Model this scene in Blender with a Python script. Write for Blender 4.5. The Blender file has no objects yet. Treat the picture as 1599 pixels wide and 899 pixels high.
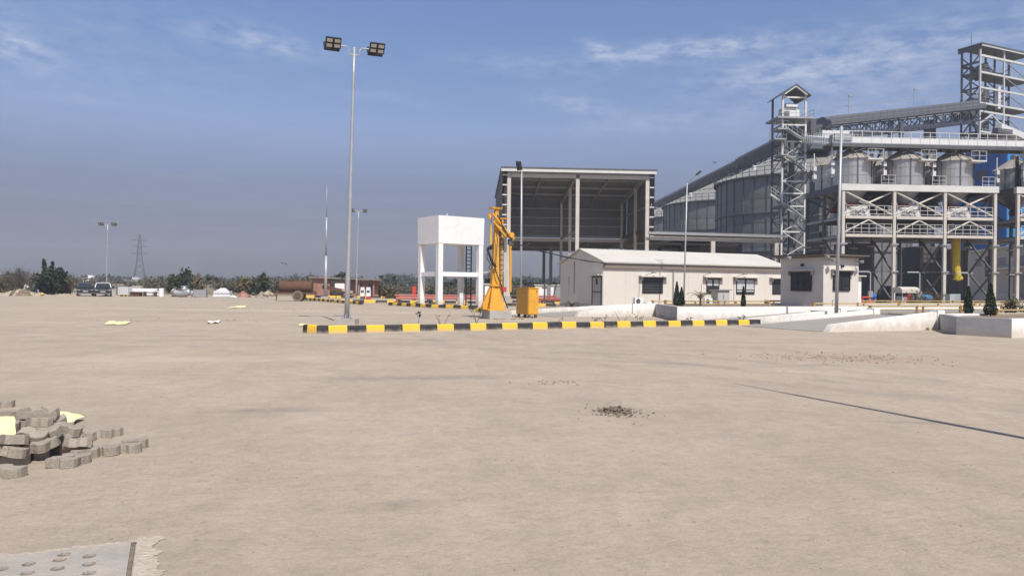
import bpy, bmesh, math, random
from mathutils import Vector, Matrix, Quaternion
R = math.radians
SC = bpy.context.scene
COL = SC.collection

# ------------------------------------------------------------------ camera
F, CX, CY, CAMZ = 1190.0, 799.5, 449.5, 1.6
ROLL, PITCH = 0.010, 2.5 / 1190.0
fwd = Vector((0, math.cos(PITCH), -math.sin(PITCH)))
rgt = Vector((math.cos(ROLL), 0, math.sin(ROLL)))
upv = rgt.cross(fwd).normalized()
cd = bpy.data.cameras.new("camera")
cam = bpy.data.objects.new("camera", cd); COL.objects.link(cam)
cd.sensor_width = 36.0; cd.lens = 36.0 * F / 1599.0
cd.clip_start = 0.1; cd.clip_end = 6000
m = Matrix.Identity(4)
for i, v in enumerate((rgt, upv, -fwd)):
    m[0][i], m[1][i], m[2][i] = v
m[0][3], m[1][3], m[2][3] = 0, 0, CAMZ
cam.matrix_world = m
SC.camera = cam

# ------------------------------------------------------------------ light
SUN_EL = R(53.0)
SUN_H = Vector((0.375, -0.927, 0)).normalized()
SUN_DIR = SUN_H * math.cos(SUN_EL) + Vector((0, 0, math.sin(SUN_EL)))
sl = bpy.data.lights.new("sun", 'SUN'); sl.energy = 4.3; sl.angle = R(0.53); sl.color = (1.0, 0.94, 0.855)
so = bpy.data.objects.new("sun", sl); COL.objects.link(so)
so.rotation_euler = (-SUN_DIR).to_track_quat('-Z', 'Y').to_euler()
so.location = (20, -30, 60)

W = bpy.data.worlds.new("World"); SC.world = W; W.use_nodes = True
nt = W.node_tree; nt.nodes.clear()
def wn(t, **k):
    n = nt.nodes.new(t)
    for a, b in k.items(): setattr(n, a, b)
    return n
def wmath(op, a, b=None, clamp=False):
    n = wn('ShaderNodeMath', operation=op); n.use_clamp = clamp
    for i, s in enumerate((a, b)):
        if s is None: continue
        if isinstance(s, (int, float)): n.inputs[i].default_value = s
        else: nt.links.new(s, n.inputs[i])
    return n.outputs[0]
sky = wn('ShaderNodeTexSky', sky_type='NISHITA'); sky.sun_disc = False
sky.sun_elevation = SUN_EL; sky.sun_rotation = math.atan2(SUN_H.x, SUN_H.y)
sky.air_density = 1.0; sky.dust_density = 1.2; sky.ozone_density = 1.5; sky.altitude = 200
tc = wn('ShaderNodeTexCoord'); sep = wn('ShaderNodeSeparateXYZ'); nt.links.new(tc.outputs['Generated'], sep.inputs[0])
X_, Y_, Z_ = sep.outputs
# low dusty air: the sky greys and dims towards the horizon all the way round
ramp = wn('ShaderNodeValToRGB'); nt.links.new(Z_, ramp.inputs[0])
SKYRAMP = [(0.0, (0.20, 0.19, 0.265)), (0.039, (0.235, 0.225, 0.315)), (0.123, (0.475, 0.405, 0.495)), (0.203, (0.84, 0.765, 0.865)), (0.338, (0.85, 0.895, 1.05)), (0.7, (0.95, 0.95, 1.0))]
el = ramp.color_ramp.elements
el[0].position, el[0].color = SKYRAMP[0][0], (*SKYRAMP[0][1], 1)
el[1].position, el[1].color = SKYRAMP[-1][0], (*SKYRAMP[-1][1], 1)
for p_, c_ in SKYRAMP[1:-1]:
    e = el.new(p_); e.color = (*c_, 1)
mul = wn('ShaderNodeMix', data_type='RGBA', blend_type='MULTIPLY'); mul.inputs[0].default_value = 1
nt.links.new(sky.outputs[0], mul.inputs[6]); nt.links.new(ramp.outputs[0], mul.inputs[7])
# thin cirrus: noise on a flat layer high up, with a few denser streaks
zc = wmath('MAXIMUM', Z_, 0.03)
comb = wn('ShaderNodeCombineXYZ')
nt.links.new(wmath('DIVIDE', X_, zc), comb.inputs[0]); nt.links.new(wmath('DIVIDE', Y_, zc), comb.inputs[1])
mp = wn('ShaderNodeMapping'); mp.inputs['Scale'].default_value = (0.5, 0.62, 1); mp.inputs['Rotation'].default_value = (0, 0, R(14)); mp.inputs['Location'].default_value = (3.3, 1.7, 0)
nt.links.new(comb.outputs[0], mp.inputs[0])
nz = wn('ShaderNodeTexNoise'); nz.inputs['Scale'].default_value = 1.0; nz.inputs['Detail'].default_value = 8; nz.inputs['Roughness'].default_value = 0.62
try: nz.inputs['Distortion'].default_value = 0.9
except Exception: pass
nt.links.new(mp.outputs[0], nz.inputs[0])
cl = wn('ShaderNodeMapRange'); cl.inputs[1].default_value = 0.48; cl.inputs[2].default_value = 0.85; cl.inputs[3].default_value = 0; cl.inputs[4].default_value = 0.12
nt.links.new(nz.outputs[0], cl.inputs[0])
az = wmath('ARCTAN2', X_, Y_); ev = wmath('ARCSINE', Z_)
nz2 = wn('ShaderNodeTexNoise'); nz2.inputs['Scale'].default_value = 1.0; nz2.inputs['Detail'].default_value = 7; nz2.inputs['Roughness'].default_value = 0.6
c2 = wn('ShaderNodeCombineXYZ'); nt.links.new(wmath('MULTIPLY', az, 26), c2.inputs[0]); nt.links.new(wmath('MULTIPLY', wmath('ADD', ev, wmath('MULTIPLY', az, 0.05)), 75), c2.inputs[1])
nt.links.new(c2.outputs[0], nz2.inputs[0])
nzr = wn('ShaderNodeMapRange'); nzr.inputs[1].default_value = 0.36; nzr.inputs[2].default_value = 0.72
nt.links.new(nz2.outputs[0], nzr.inputs[0])
total = cl.outputs[0]
def streak(px, py, wx, wy, amt, tilt=0.0):
    a0 = math.atan((px - 800) / F); e0 = math.atan((447 + 0.01 * (px - 800) - py) / math.hypot(F, px - 800))
    da = wmath('SUBTRACT', az, a0); de = wmath('SUBTRACT', ev, e0)
    de = wmath('SUBTRACT', de, wmath('MULTIPLY', da, tilt))
    q = wmath('ADD', wmath('POWER', wmath('DIVIDE', wmath('ABSOLUTE', da), wx / F), 2.0), wmath('POWER', wmath('DIVIDE', wmath('ABSOLUTE', de), wy / F), 2.0))
    g = wmath('POWER', 2.718, wmath('MULTIPLY', q, -1.0))
    return wmath('MULTIPLY', wmath('MULTIPLY', g, amt), nzr.outputs[0])
for s in ((1075, 78, 150, 14, 1.0, 0.03), (935, 80, 26, 12, 0.9, -0.4), (435, 75, 80, 14, .6, -.05), (360, 48, 70, 14, .3, .05), (25, 72, 45, 20, .75, -.35),
          (890, 162, 60, 14, .55, -.15), (1240, 112, 130, 20, .6, .05), (600, 154, 70, 10, .2, -.1), (820, 105, 120, 16, .25, -.1), (1420, 70, 160, 30, .35, .1), (1430, 130, 260, 75, .34, 0), (70, 70, 300, 110, .16, 0), (1020, 190, 120, 14, .3, .08)):
    total = wmath('ADD', total, streak(*s))
total = wmath('MINIMUM', total, 0.62)
mixc = wn('ShaderNodeMix', data_type='RGBA'); nt.links.new(total, mixc.inputs[0]); nt.links.new(mul.outputs[2], mixc.inputs[6])
mixc.inputs[7].default_value = (4.7, 5.15, 6.3, 1)
bg = wn('ShaderNodeBackground'); bg.inputs[1].default_value = 0.105
out = wn('ShaderNodeOutputWorld')
nt.links.new(mixc.outputs[2], bg.inputs[0]); nt.links.new(bg.outputs[0], out.inputs[0])

SC.view_settings.view_transform = 'Standard'; SC.view_settings.look = 'None'
SC.view_settings.exposure = 0.29; SC.view_settings.gamma = 1.0
SC.render.engine = 'CYCLES'
SC.cycles.max_bounces = 5; SC.cycles.diffuse_bounces = 3; SC.cycles.glossy_bounces = 2; SC.cycles.transparent_max_bounces = 6
SC.cycles.use_denoising = True

# ------------------------------------------------------------------ pixel -> place helpers
def ray(px, py): return fwd + rgt * ((px - CX) / F) - upv * ((py - CY) / F)
def at(px, py, D):
    d = ray(px, py); return Vector((0, 0, CAMZ)) + d * (D / d.y)
def gnd(px, py, z=0.0):
    d = ray(px, py); t = (z - CAMZ) / d.z
    return Vector((0, 0, CAMZ)) + d * t
def zat(px, py, D): return at(px, py, D).z
TH = R(24.0); CU, SU = math.cos(TH), math.sin(TH)
def UV(u, v, z=0.0): return Vector((u * CU - v * SU, u * SU + v * CU, z))

# ------------------------------------------------------------------ materials
MATS = {}
def M(key, col=None, rough=0.75, metal=0.0, var=0.18, scale=1.5, bump=0.0, bscale=25.0, dirt=None, dirt_amt=0.5, emit=None, splash=None):
    if key in MATS: return MATS[key]
    mt = bpy.data.materials.new(key); mt.use_nodes = True
    t = mt.node_tree; L = t.links.new
    b = t.nodes['Principled BSDF']
    b.inputs['Roughness'].default_value = rough; b.inputs['Metallic'].default_value = metal
    geo = t.nodes.new('ShaderNodeNewGeometry')
    n1 = t.nodes.new('ShaderNodeTexNoise'); n1.inputs['Scale'].default_value = scale; n1.inputs['Detail'].default_value = 6; n1.inputs['Roughness'].default_value = 0.65
    L(geo.outputs['Position'], n1.inputs['Vector'])
    rp = t.nodes.new('ShaderNodeValToRGB'); L(n1.outputs[0], rp.inputs[0])
    rp.color_ramp.elements[0].position = 0.3; rp.color_ramp.elements[1].position = 0.72
    rp.color_ramp.elements[0].color = (*[max(0, c * (1 - var)) for c in col], 1)
    rp.color_ramp.elements[1].color = (*[min(1, c * (1 + var * 0.6)) for c in col], 1)
    cur = rp.outputs[0]
    if dirt:
        n2 = t.nodes.new('ShaderNodeTexNoise'); n2.inputs['Scale'].default_value = scale * 3.7; n2.inputs['Detail'].default_value = 7; n2.inputs['Roughness'].default_value = 0.7
        L(geo.outputs['Position'], n2.inputs['Vector'])
        mr = t.nodes.new('ShaderNodeMapRange'); mr.inputs[1].default_value = 0.48; mr.inputs[2].default_value = 0.75; mr.inputs[4].default_value = dirt_amt
        L(n2.outputs[0], mr.inputs[0])
        mx = t.nodes.new('ShaderNodeMix'); mx.data_type = 'RGBA'; L(mr.outputs[0], mx.inputs[0]); L(cur, mx.inputs[6]); mx.inputs[7].default_value = (*dirt, 1)
        cur = mx.outputs[2]
    if splash:   # soil thrown up from the ground: patchy, fading out at its own height
        n4 = t.nodes.new('ShaderNodeTexNoise'); n4.inputs['Scale'].default_value = 3.0; n4.inputs['Detail'].default_value = 7; n4.inputs['Roughness'].default_value = 0.7
        mp4 = t.nodes.new('ShaderNodeMapping'); mp4.inputs['Scale'].default_value = (1, 1, .35); L(geo.outputs['Position'], mp4.inputs[0]); L(mp4.outputs[0], n4.inputs['Vector'])
        sz = t.nodes.new('ShaderNodeSeparateXYZ'); L(geo.outputs['Position'], sz.inputs[0])
        h4 = t.nodes.new('ShaderNodeMapRange'); h4.inputs[1].default_value = 0; h4.inputs[2].default_value = splash; h4.inputs[3].default_value = .62; h4.inputs[4].default_value = .0; L(sz.outputs[2], h4.inputs[0])
        ad = t.nodes.new('ShaderNodeMath'); ad.operation = 'ADD'; L(n4.outputs[0], ad.inputs[0]); L(h4.outputs[0], ad.inputs[1])
        m4 = t.nodes.new('ShaderNodeMapRange'); m4.inputs[1].default_value = .62; m4.inputs[2].default_value = 1.0; m4.inputs[4].default_value = .55; L(ad.outputs[0], m4.inputs[0])
        mx4 = t.nodes.new('ShaderNodeMix'); mx4.data_type = 'RGBA'; L(m4.outputs[0], mx4.inputs[0]); L(cur, mx4.inputs[6]); mx4.inputs[7].default_value = (0.40, 0.335, 0.265, 1); cur = mx4.outputs[2]
    L(cur, b.inputs['Base Color'])
    if bump:
        n3 = t.nodes.new('ShaderNodeTexNoise'); n3.inputs['Scale'].default_value = bscale; n3.inputs['Detail'].default_value = 5
        L(geo.outputs['Position'], n3.inputs['Vector'])
        bp = t.nodes.new('ShaderNodeBump'); bp.inputs['Strength'].default_value = bump; bp.inputs['Distance'].default_value = 0.02
        L(n3.outputs[0], bp.inputs['Height']); L(bp.outputs[0], b.inputs['Normal'])
    if emit:
        b.inputs['Emission Color'].default_value = (*emit[:3], 1); b.inputs['Emission Strength'].default_value = emit[3]
    MATS[key] = mt; return mt

DUST = (0.42, 0.35, 0.27)
M('galv', (0.40, 0.41, 0.42), 0.45, 0.55, .15, 2.0)
M('galv_pole', (0.40, 0.41, 0.42), 0.5, 0.35, .12, 3.0, dirt=(.30, .30, .30), dirt_amt=.4)
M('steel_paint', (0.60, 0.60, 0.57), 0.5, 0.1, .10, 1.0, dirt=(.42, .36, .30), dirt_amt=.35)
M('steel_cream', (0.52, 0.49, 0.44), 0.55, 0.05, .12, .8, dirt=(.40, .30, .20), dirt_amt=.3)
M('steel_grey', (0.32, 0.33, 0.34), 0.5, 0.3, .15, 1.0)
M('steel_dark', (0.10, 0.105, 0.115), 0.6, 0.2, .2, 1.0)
M('steel_navy', (0.065, 0.072, 0.10), 0.6, 0.2, .2, 1.0)
M('steel_cover', (0.125, 0.13, 0.14), 0.55, 0.3, .15, .5)
M('sheet', (0.165, 0.17, 0.18), 0.5, 0.35, .12, .5)
M('sheet_dark', (0.17, 0.17, 0.18), 0.55, 0.3, .15, .5)
M('silo', (0.20, 0.20, 0.205), 0.55, 0.3, .16, .35, dirt=(.16, .155, .15), dirt_amt=.45)
M('silo_roof', (0.33, 0.325, 0.315), 0.55, 0.35, .14, .3, dirt=(.33, .30, .26), dirt_amt=.5)
M('bin_metal', (0.50, 0.49, 0.47), 0.34, 0.6, .2, .6, dirt=(.36, .31, .25), dirt_amt=.4)
M('bin_roof', (0.33, 0.30, 0.265), 0.65, 0.2, .15, 1.0)
M('white_paint', (0.78, 0.765, 0.755), 0.75, 0, .06, .6, bump=.15, bscale=20, dirt=(.62, .57, .52), dirt_amt=.45, splash=.9)
M('white_wall', (0.80, 0.78, 0.74), 0.8, 0, .07, 1.2, bump=.3, bscale=14, dirt=(.58, .51, .43), dirt_amt=.55, splash=.55)
M('grey_and_shade', (0.40, 0.39, 0.39), 0.85, 0, .16, 1.6, bump=.3, bscale=14, dirt=(.55, .52, .49), dirt_amt=.5, splash=.3)  # tone of the shaded planter noses, also used on plain grey fittings
M('cream_panel', (0.615, 0.575, 0.515), 0.6, 0, .05, .5, dirt=(.54, .48, .41), dirt_amt=.35)
M('cream_panel_side', (0.62, 0.575, 0.52), 0.6, 0, .05, .5, dirt=(.56, .50, .43), dirt_amt=.3)
M('cream_roof', (0.56, 0.53, 0.475), 0.6, 0, .08, .5, dirt=(.55, .48, .40), dirt_amt=.35)
M('brown_fascia_shade', (0.20, 0.165, 0.14), 0.7, 0, .12, 1.0)
M('alu_dark', (0.022, 0.024, 0.028), 0.45, 0.3, .2, 3)
M('glass_dark', (0.030, 0.035, 0.040), 0.08, 0, .3, 1.0)
M('blind', (0.45, 0.47, 0.48), 0.7, 0, .08, 2)
M('door_grey', (0.36, 0.34, 0.32), 0.6, 0, .06, 2)
M('kerb_yellow', (0.80, 0.50, 0.025), 0.7, 0, .10, 3.0, bump=.25, bscale=30, dirt=(.50, .38, .20), dirt_amt=.5, splash=.16)
M('kerb_black', (0.022, 0.023, 0.028), 0.75, 0, .3, 3.0, bump=.25, bscale=30, dirt=(.16, .14, .12), dirt_amt=.5, splash=.14)
M('crane_yellow', (0.70, 0.345, 0.03), 0.5, 0.0, .12, 3.0, dirt=(.34, .19, .06), dirt_amt=.65)
M('rail_post', (0.36, 0.20, 0.055), 0.65, 0, .25, 5)
M('rail_pipe', (0.46, 0.34, 0.15), 0.6, 0, .2, 4.0, dirt=(.42, .36, .27), dirt_amt=.5)
M('rail_yellow', (0.62, 0.40, 0.07), 0.6, 0, .2, 4.0, dirt=(.42, .33, .2), dirt_amt=.4)
M('rubber', (0.02, 0.02, 0.021), 0.8, 0, .2, 5)
M('concrete', (0.40, 0.37, 0.33), 0.9, 0, .15, 2.5, bump=.5, bscale=18, dirt=(.30, .27, .24), dirt_amt=.5)
M('paver', (0.315, 0.275, 0.225), 0.92, 0, .22, 7.0, bump=.6, bscale=60, dirt=(.38, .32, .25), dirt_amt=.7)
M('slab', (0.36, 0.325, 0.285), 0.97, 0, .16, 3.0, bump=.5, bscale=50, dirt=(.45, .38, .30), dirt_amt=.9)
M('mortar', (0.475, 0.405, 0.325), 0.95, 0, .16, 5.0, bump=.9, bscale=45, dirt=(.36, .305, .24), dirt_amt=1.0)
M('yellow_sheet', (0.90, 0.80, 0.40), 0.7, 0, .06, 8.0)
M('white_sheet', (0.78, 0.72, 0.68), 0.8, 0, .1, 8.0)
M('rust', (0.115, 0.055, 0.032), 0.85, 0.1, .3, 2.5, dirt=(.20, .11, .07), dirt_amt=.5)
M('tyre', (0.16, 0.14, 0.115), 0.9, 0, .2, 4)
M('brick', (0.33, 0.17, 0.125), 0.9, 0, .2, 2.0, dirt=(.42, .30, .24), dirt_amt=.5)
M('red_paint', (0.52, 0.055, 0.045), 0.5, 0, .15, 2)
M('red_pipe', (0.44, 0.105, 0.09), 0.5, 0, .12, 2)
M('valve_red', (0.36, 0.07, 0.05), 0.6, 0, .2, 2)
M('blue_dark_shaded', (0.02, 0.12, 0.40), 0.5, 0.1, .15, .25)  # shaded tone of the blue cladding, also the dark blue motor paint
M('blue_sunlit', (0.02, 0.24, 0.56), 0.45, 0.1, .1, .3)  # sunlit tone of the same blue cladding
M('blue_motor', (0.03, 0.20, 0.46), 0.5, 0, .1, 2)
M('yellow_hose', (0.50, 0.37, 0.03), 0.7, 0, .2, 2)
M('car_black', (0.016, 0.017, 0.02), 0.25, 0.2, .1, 2)
M('car_silver', (0.5, 0.5, 0.5), 0.35, 0.4, .1, 2)
M('plastic_white', (0.74, 0.74, 0.73), 0.5, 0, .05, 3)
M('tarp', (0.66, 0.66, 0.66), 0.6, 0, .12, 2)
M('leaf_dark', (0.022, 0.038, 0.016), 0.8, 0, .5, 1.4)
M('leaf_mid', (0.05, 0.062, 0.025), 0.8, 0, .5, 1.2)
M('leaf_dry', (0.15, 0.125, 0.06), 0.85, 0, .45, 2.0)
M('leaf_far', (0.055, 0.066, 0.05), 0.9, 0, .4, .12)
M('leaf_scrub', (0.105, 0.095, 0.065), 0.9, 0, .5, .5)
M('twig', (0.10, 0.085, 0.07), 0.9, 0, .2, 2)
M('bark', (0.09, 0.07, 0.05), 0.9, 0, .25, 3)
M('soil', (0.22, 0.165, 0.115), 0.95, 0, .25, 2, bump=.6, bscale=8)
M('sand', (0.38, 0.315, 0.235), 0.95, 0, .15, 1.5, bump=.5, bscale=6)
M('stone', (0.30, 0.265, 0.22), 0.92, 0, .4, 9)
M('stone_dark', (0.20, 0.165, 0.125), 0.92, 0, .5, 12)
M('led', (0.55, 0.53, 0.45), 0.3, 0, .05, 5)
M('bird', (0.02, 0.02, 0.022), 0.8)
M('pylon', (0.10, 0.10, 0.115), 0.7, 0.2, .05, .1)
M('asphalt', (0.30, 0.275, 0.245), 0.9, 0, .14, 1.2, bump=.4, bscale=30)
M('machine_white', (0.66, 0.66, 0.65), 0.5, 0.1, .08, 1)
M('teal_grey', (0.33, 0.38, 0.38), 0.6, 0.1, .1, 2)
M('warehouse', (0.56, 0.535, 0.51), 0.7, 0.05, .06, .3)
M('warehouse_trim', (0.68, 0.65, 0.62), 0.7, 0.05, .06, .3)
M('shutter', (0.30, 0.285, 0.275), 0.6, 0.1, .08, .4)

# ------------------------------------------------------------------ mesh builder
class MB:
    def __init__(s): s.v = []; s.f = []
    def quadset(s, vs, fs):
        o = len(s.v); s.v += [tuple(p) for p in vs]; s.f += [tuple(i + o for i in f) for f in fs]; return s
    def box(s, x0, x1, y0, y1, z0, z1):
        return s.quadset([(x0,y0,z0),(x1,y0,z0),(x1,y1,z0),(x0,y1,z0),(x0,y0,z1),(x1,y0,z1),(x1,y1,z1),(x0,y1,z1)],
                         [(0,3,2,1),(4,5,6,7),(0,1,5,4),(1,2,6,5),(2,3,7,6),(3,0,4,7)])
    def hexa(s, b, t):
        return s.quadset(list(b) + list(t), [(0,3,2,1),(4,5,6,7),(0,1,5,4),(1,2,6,5),(2,3,7,6),(3,0,4,7)])
    def bar(s, p0, p1, w, h=None, up=(0, 0, 1)):
        h = w if h is None else h
        p0, p1 = Vector(p0), Vector(p1); d = (p1 - p0).normalized(); u = Vector(up)
        if abs(d.dot(u)) > 0.98: u = Vector((0, 1, 0))
        a = d.cross(u).normalized() * (w / 2); b = a.cross(d).normalized() * (h / 2)
        return s.hexa([p0 - a - b, p0 + a - b, p0 + a + b, p0 - a + b], [p1 - a - b, p1 + a - b, p1 + a + b, p1 - a + b])
    def tube(s, p0, p1, r0, r1=None, n=8):
        r1 = r0 if r1 is None else r1
        p0, p1 = Vector(p0), Vector(p1); d = (p1 - p0).normalized()
        u = Vector((0, 0, 1)) if abs(d.z) < 0.95 else Vector((0, 1, 0))
        a = d.cross(u).normalized(); b = d.cross(a)
        vs = []
        for p, r in ((p0, r0), (p1, r1)):
            for i in range(n):
                t = 2 * math.pi * i / n; vs.append(p + a * (r * math.cos(t)) + b * (r * math.sin(t)))
        fs = [(i, (i + 1) % n, n + (i + 1) % n, n + i) for i in range(n)] + [tuple(range(n - 1, -1, -1)), tuple(range(n, 2 * n))]
        return s.quadset(vs, fs)
    def path(s, pts, r, n=6, r1=None):
        pts = [Vector(p) for p in pts]; k = len(pts); r1 = r if r1 is None else r1
        vs = []
        ref = Vector((0.13, 0.2, 0.97))
        for j, p in enumerate(pts):
            d = (pts[min(j + 1, k - 1)] - pts[max(j - 1, 0)]).normalized()
            a = d.cross(ref).normalized(); b = d.cross(a); rr = r + (r1 - r) * j / max(1, k - 1)
            for i in range(n):
                t = 2 * math.pi * i / n; vs.append(p + a * (rr * math.cos(t)) + b * (rr * math.sin(t)))
        fs = []
        for j in range(k - 1):
            for i in range(n): fs.append((j * n + i, j * n + (i + 1) % n, (j + 1) * n + (i + 1) % n, (j + 1) * n + i))
        fs += [tuple(range(n - 1, -1, -1)), tuple(range((k - 1) * n, k * n))]
        return s.quadset(vs, fs)
    def lathe(s, prof, n=24, c=(0, 0), cap=True):
        vs = []; k = len(prof)
        for (r, z) in prof:
            for i in range(n):
                t = 2 * math.pi * i / n; vs.append((c[0] + r * math.cos(t), c[1] + r * math.sin(t), z))
        fs = []
        for j in range(k - 1):
            for i in range(n): fs.append((j * n + i, j * n + (i + 1) % n, (j + 1) * n + (i + 1) % n, (j + 1) * n + i))
        if cap: fs += [tuple(range(n - 1, -1, -1)), tuple(range((k - 1) * n, k * n))]
        return s.quadset(vs, fs)
    def prism(s, poly, z0, z1):
        n = len(poly)
        zz0 = z0 if isinstance(z0, (list, tuple)) else [z0] * n; zz1 = z1 if isinstance(z1, (list, tuple)) else [z1] * n
        vs = [(p[0], p[1], a) for p, a in zip(poly, zz0)] + [(p[0], p[1], a) for p, a in zip(poly, zz1)]
        return s.quadset(vs, [tuple(range(n - 1, -1, -1)), tuple(range(n, 2 * n))] + [(i, (i + 1) % n, n + (i + 1) % n, n + i) for i in range(n)])
    def rock(s, c, r, rng, flat=0.7):
        t = (1 + 5 ** .5) / 2
        vs = [(-1,t,0),(1,t,0),(-1,-t,0),(1,-t,0),(0,-1,t),(0,1,t),(0,-1,-t),(0,1,-t),(t,0,-1),(t,0,1),(-t,0,-1),(-t,0,1)]
        fs = [(0,11,5),(0,5,1),(0,1,7),(0,7,10),(0,10,11),(1,5,9),(5,11,4),(11,10,2),(10,7,6),(7,1,8),(3,9,4),(3,4,2),(3,2,6),(3,6,8),(3,8,9),(4,9,5),(2,4,11),(6,2,10),(8,6,7),(9,8,1)]
        q = Quaternion((rng.random(), rng.random(), rng.random(), rng.random())).normalized()
        o = []
        for v in vs:
            p = q @ Vector(v).normalized() * (r * rng.uniform(.65, 1.15)); o.append((c[0] + p.x, c[1] + p.y, c[2] + p.z * flat))
        return s.quadset(o, fs)
    def leaf(s, c, sz, rng, asp=0.6, up=0.0):
        a = Vector((rng.gauss(0, 1), rng.gauss(0, 1), rng.gauss(0, 1) + up)).normalized()
        b = a.cross(Vector((rng.gauss(0, 1), rng.gauss(0, 1), rng.gauss(0, 1)))).normalized()
        c = Vector(c); a = a * sz; b = b * (sz * asp)
        return s.quadset([c - a, c + b * .8, c + a, c - b * .8], [(0, 1, 2, 3)])
    def mesh(s, name, smooth=False):
        me = bpy.data.meshes.new(name); me.from_pydata(s.v, [], s.f); me.update()
        if smooth:
            for p in me.polygons: p.use_smooth = True
        return me
    def build(s, name, mat, parent=None, smooth=False, label=None, auto=None):
        me = s.mesh(name, smooth or auto is not None)
        me.materials.append(MATS[mat])
        if auto is not None:
            try: me.set_sharp_from_angle(angle=R(auto))
            except Exception: pass
        o = bpy.data.objects.new(name, me); COL.objects.link(o)
        if parent: o.parent = parent
        if label: o['label'] = label
        return o

def tag(o, label, cat, group=None):
    o['label'] = label; o['category'] = cat
    if group: o['group'] = group
    return o
def thing(name, label, cat, loc=(0, 0, 0), rz=0.0, group=None):
    o = bpy.data.objects.new(name, None); COL.objects.link(o); o.empty_display_size = .2
    o.location = loc; o.rotation_euler = (0, 0, rz); return tag(o, label, cat, group)
def solo(mb, name, mat, label, cat, group=None, loc=(0, 0, 0), rz=0, **k):
    o = mb.build(name, mat, None, **k); o.location = loc; o.rotation_euler = (0, 0, rz); return tag(o, label, cat, group)
def struct(o): o['kind'] = 'structure'; return o
def inst(name, me, parent, loc, rot=(0, 0, 0), scale=None):
    o = bpy.data.objects.new(name, me); COL.objects.link(o); o.parent = parent; o.location = loc; o.rotation_euler = rot
    if scale: o.scale = scale
    return o
def mesh_of(mb, name, mat, smooth=False, auto=None):
    me = mb.mesh(name, smooth or auto is not None); me.materials.append(MATS[mat])
    if auto is not None:
        try: me.set_sharp_from_angle(angle=R(auto))
        except Exception: pass
    return me
def copy_tree(o, parent=None):
    c = o.copy(); COL.objects.link(c)
    if parent: c.parent = parent
    for ch in list(o.children): copy_tree(ch, c)
    return c
def loc_of(root, p):      # world point -> local coordinates of an (unscaled) root
    return Matrix.LocRotScale(root.location, root.rotation_euler, None).inverted() @ Vector(p)
def on_front(root, px, py, y=0.0):   # the point of a root's local plane y=const seen at a pixel
    inv = Matrix.LocRotScale(root.location, root.rotation_euler, None).inverted()
    o = inv @ Vector((0, 0, CAMZ)); d = inv.to_3x3() @ ray(px, py)
    t = (y - o.y) / d.y; return o + d * t
def on_side(root, px, py, x=0.0):
    inv = Matrix.LocRotScale(root.location, root.rotation_euler, None).inverted()
    o = inv @ Vector((0, 0, CAMZ)); d = inv.to_3x3() @ ray(px, py)
    t = (x - o.x) / d.x; return o + d * t
def railing(mb, pts, h=1.0, step=1.2, r=.03, rails=(1.0, .5), sq=True):
    for a, b in zip(pts[:-1], pts[1:]):
        a, b = Vector(a), Vector(b); L = (b - a).length; n = max(1, round(L / step))
        for i in range(n + 1):
            p = a.lerp(b, i / n); mb.bar(p, p + Vector((0, 0, h)), r * 1.6)
        for k in rails: mb.bar(a + Vector((0, 0, h * k)), b + Vector((0, 0, h * k)), r * 1.6)
    return mb

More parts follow.
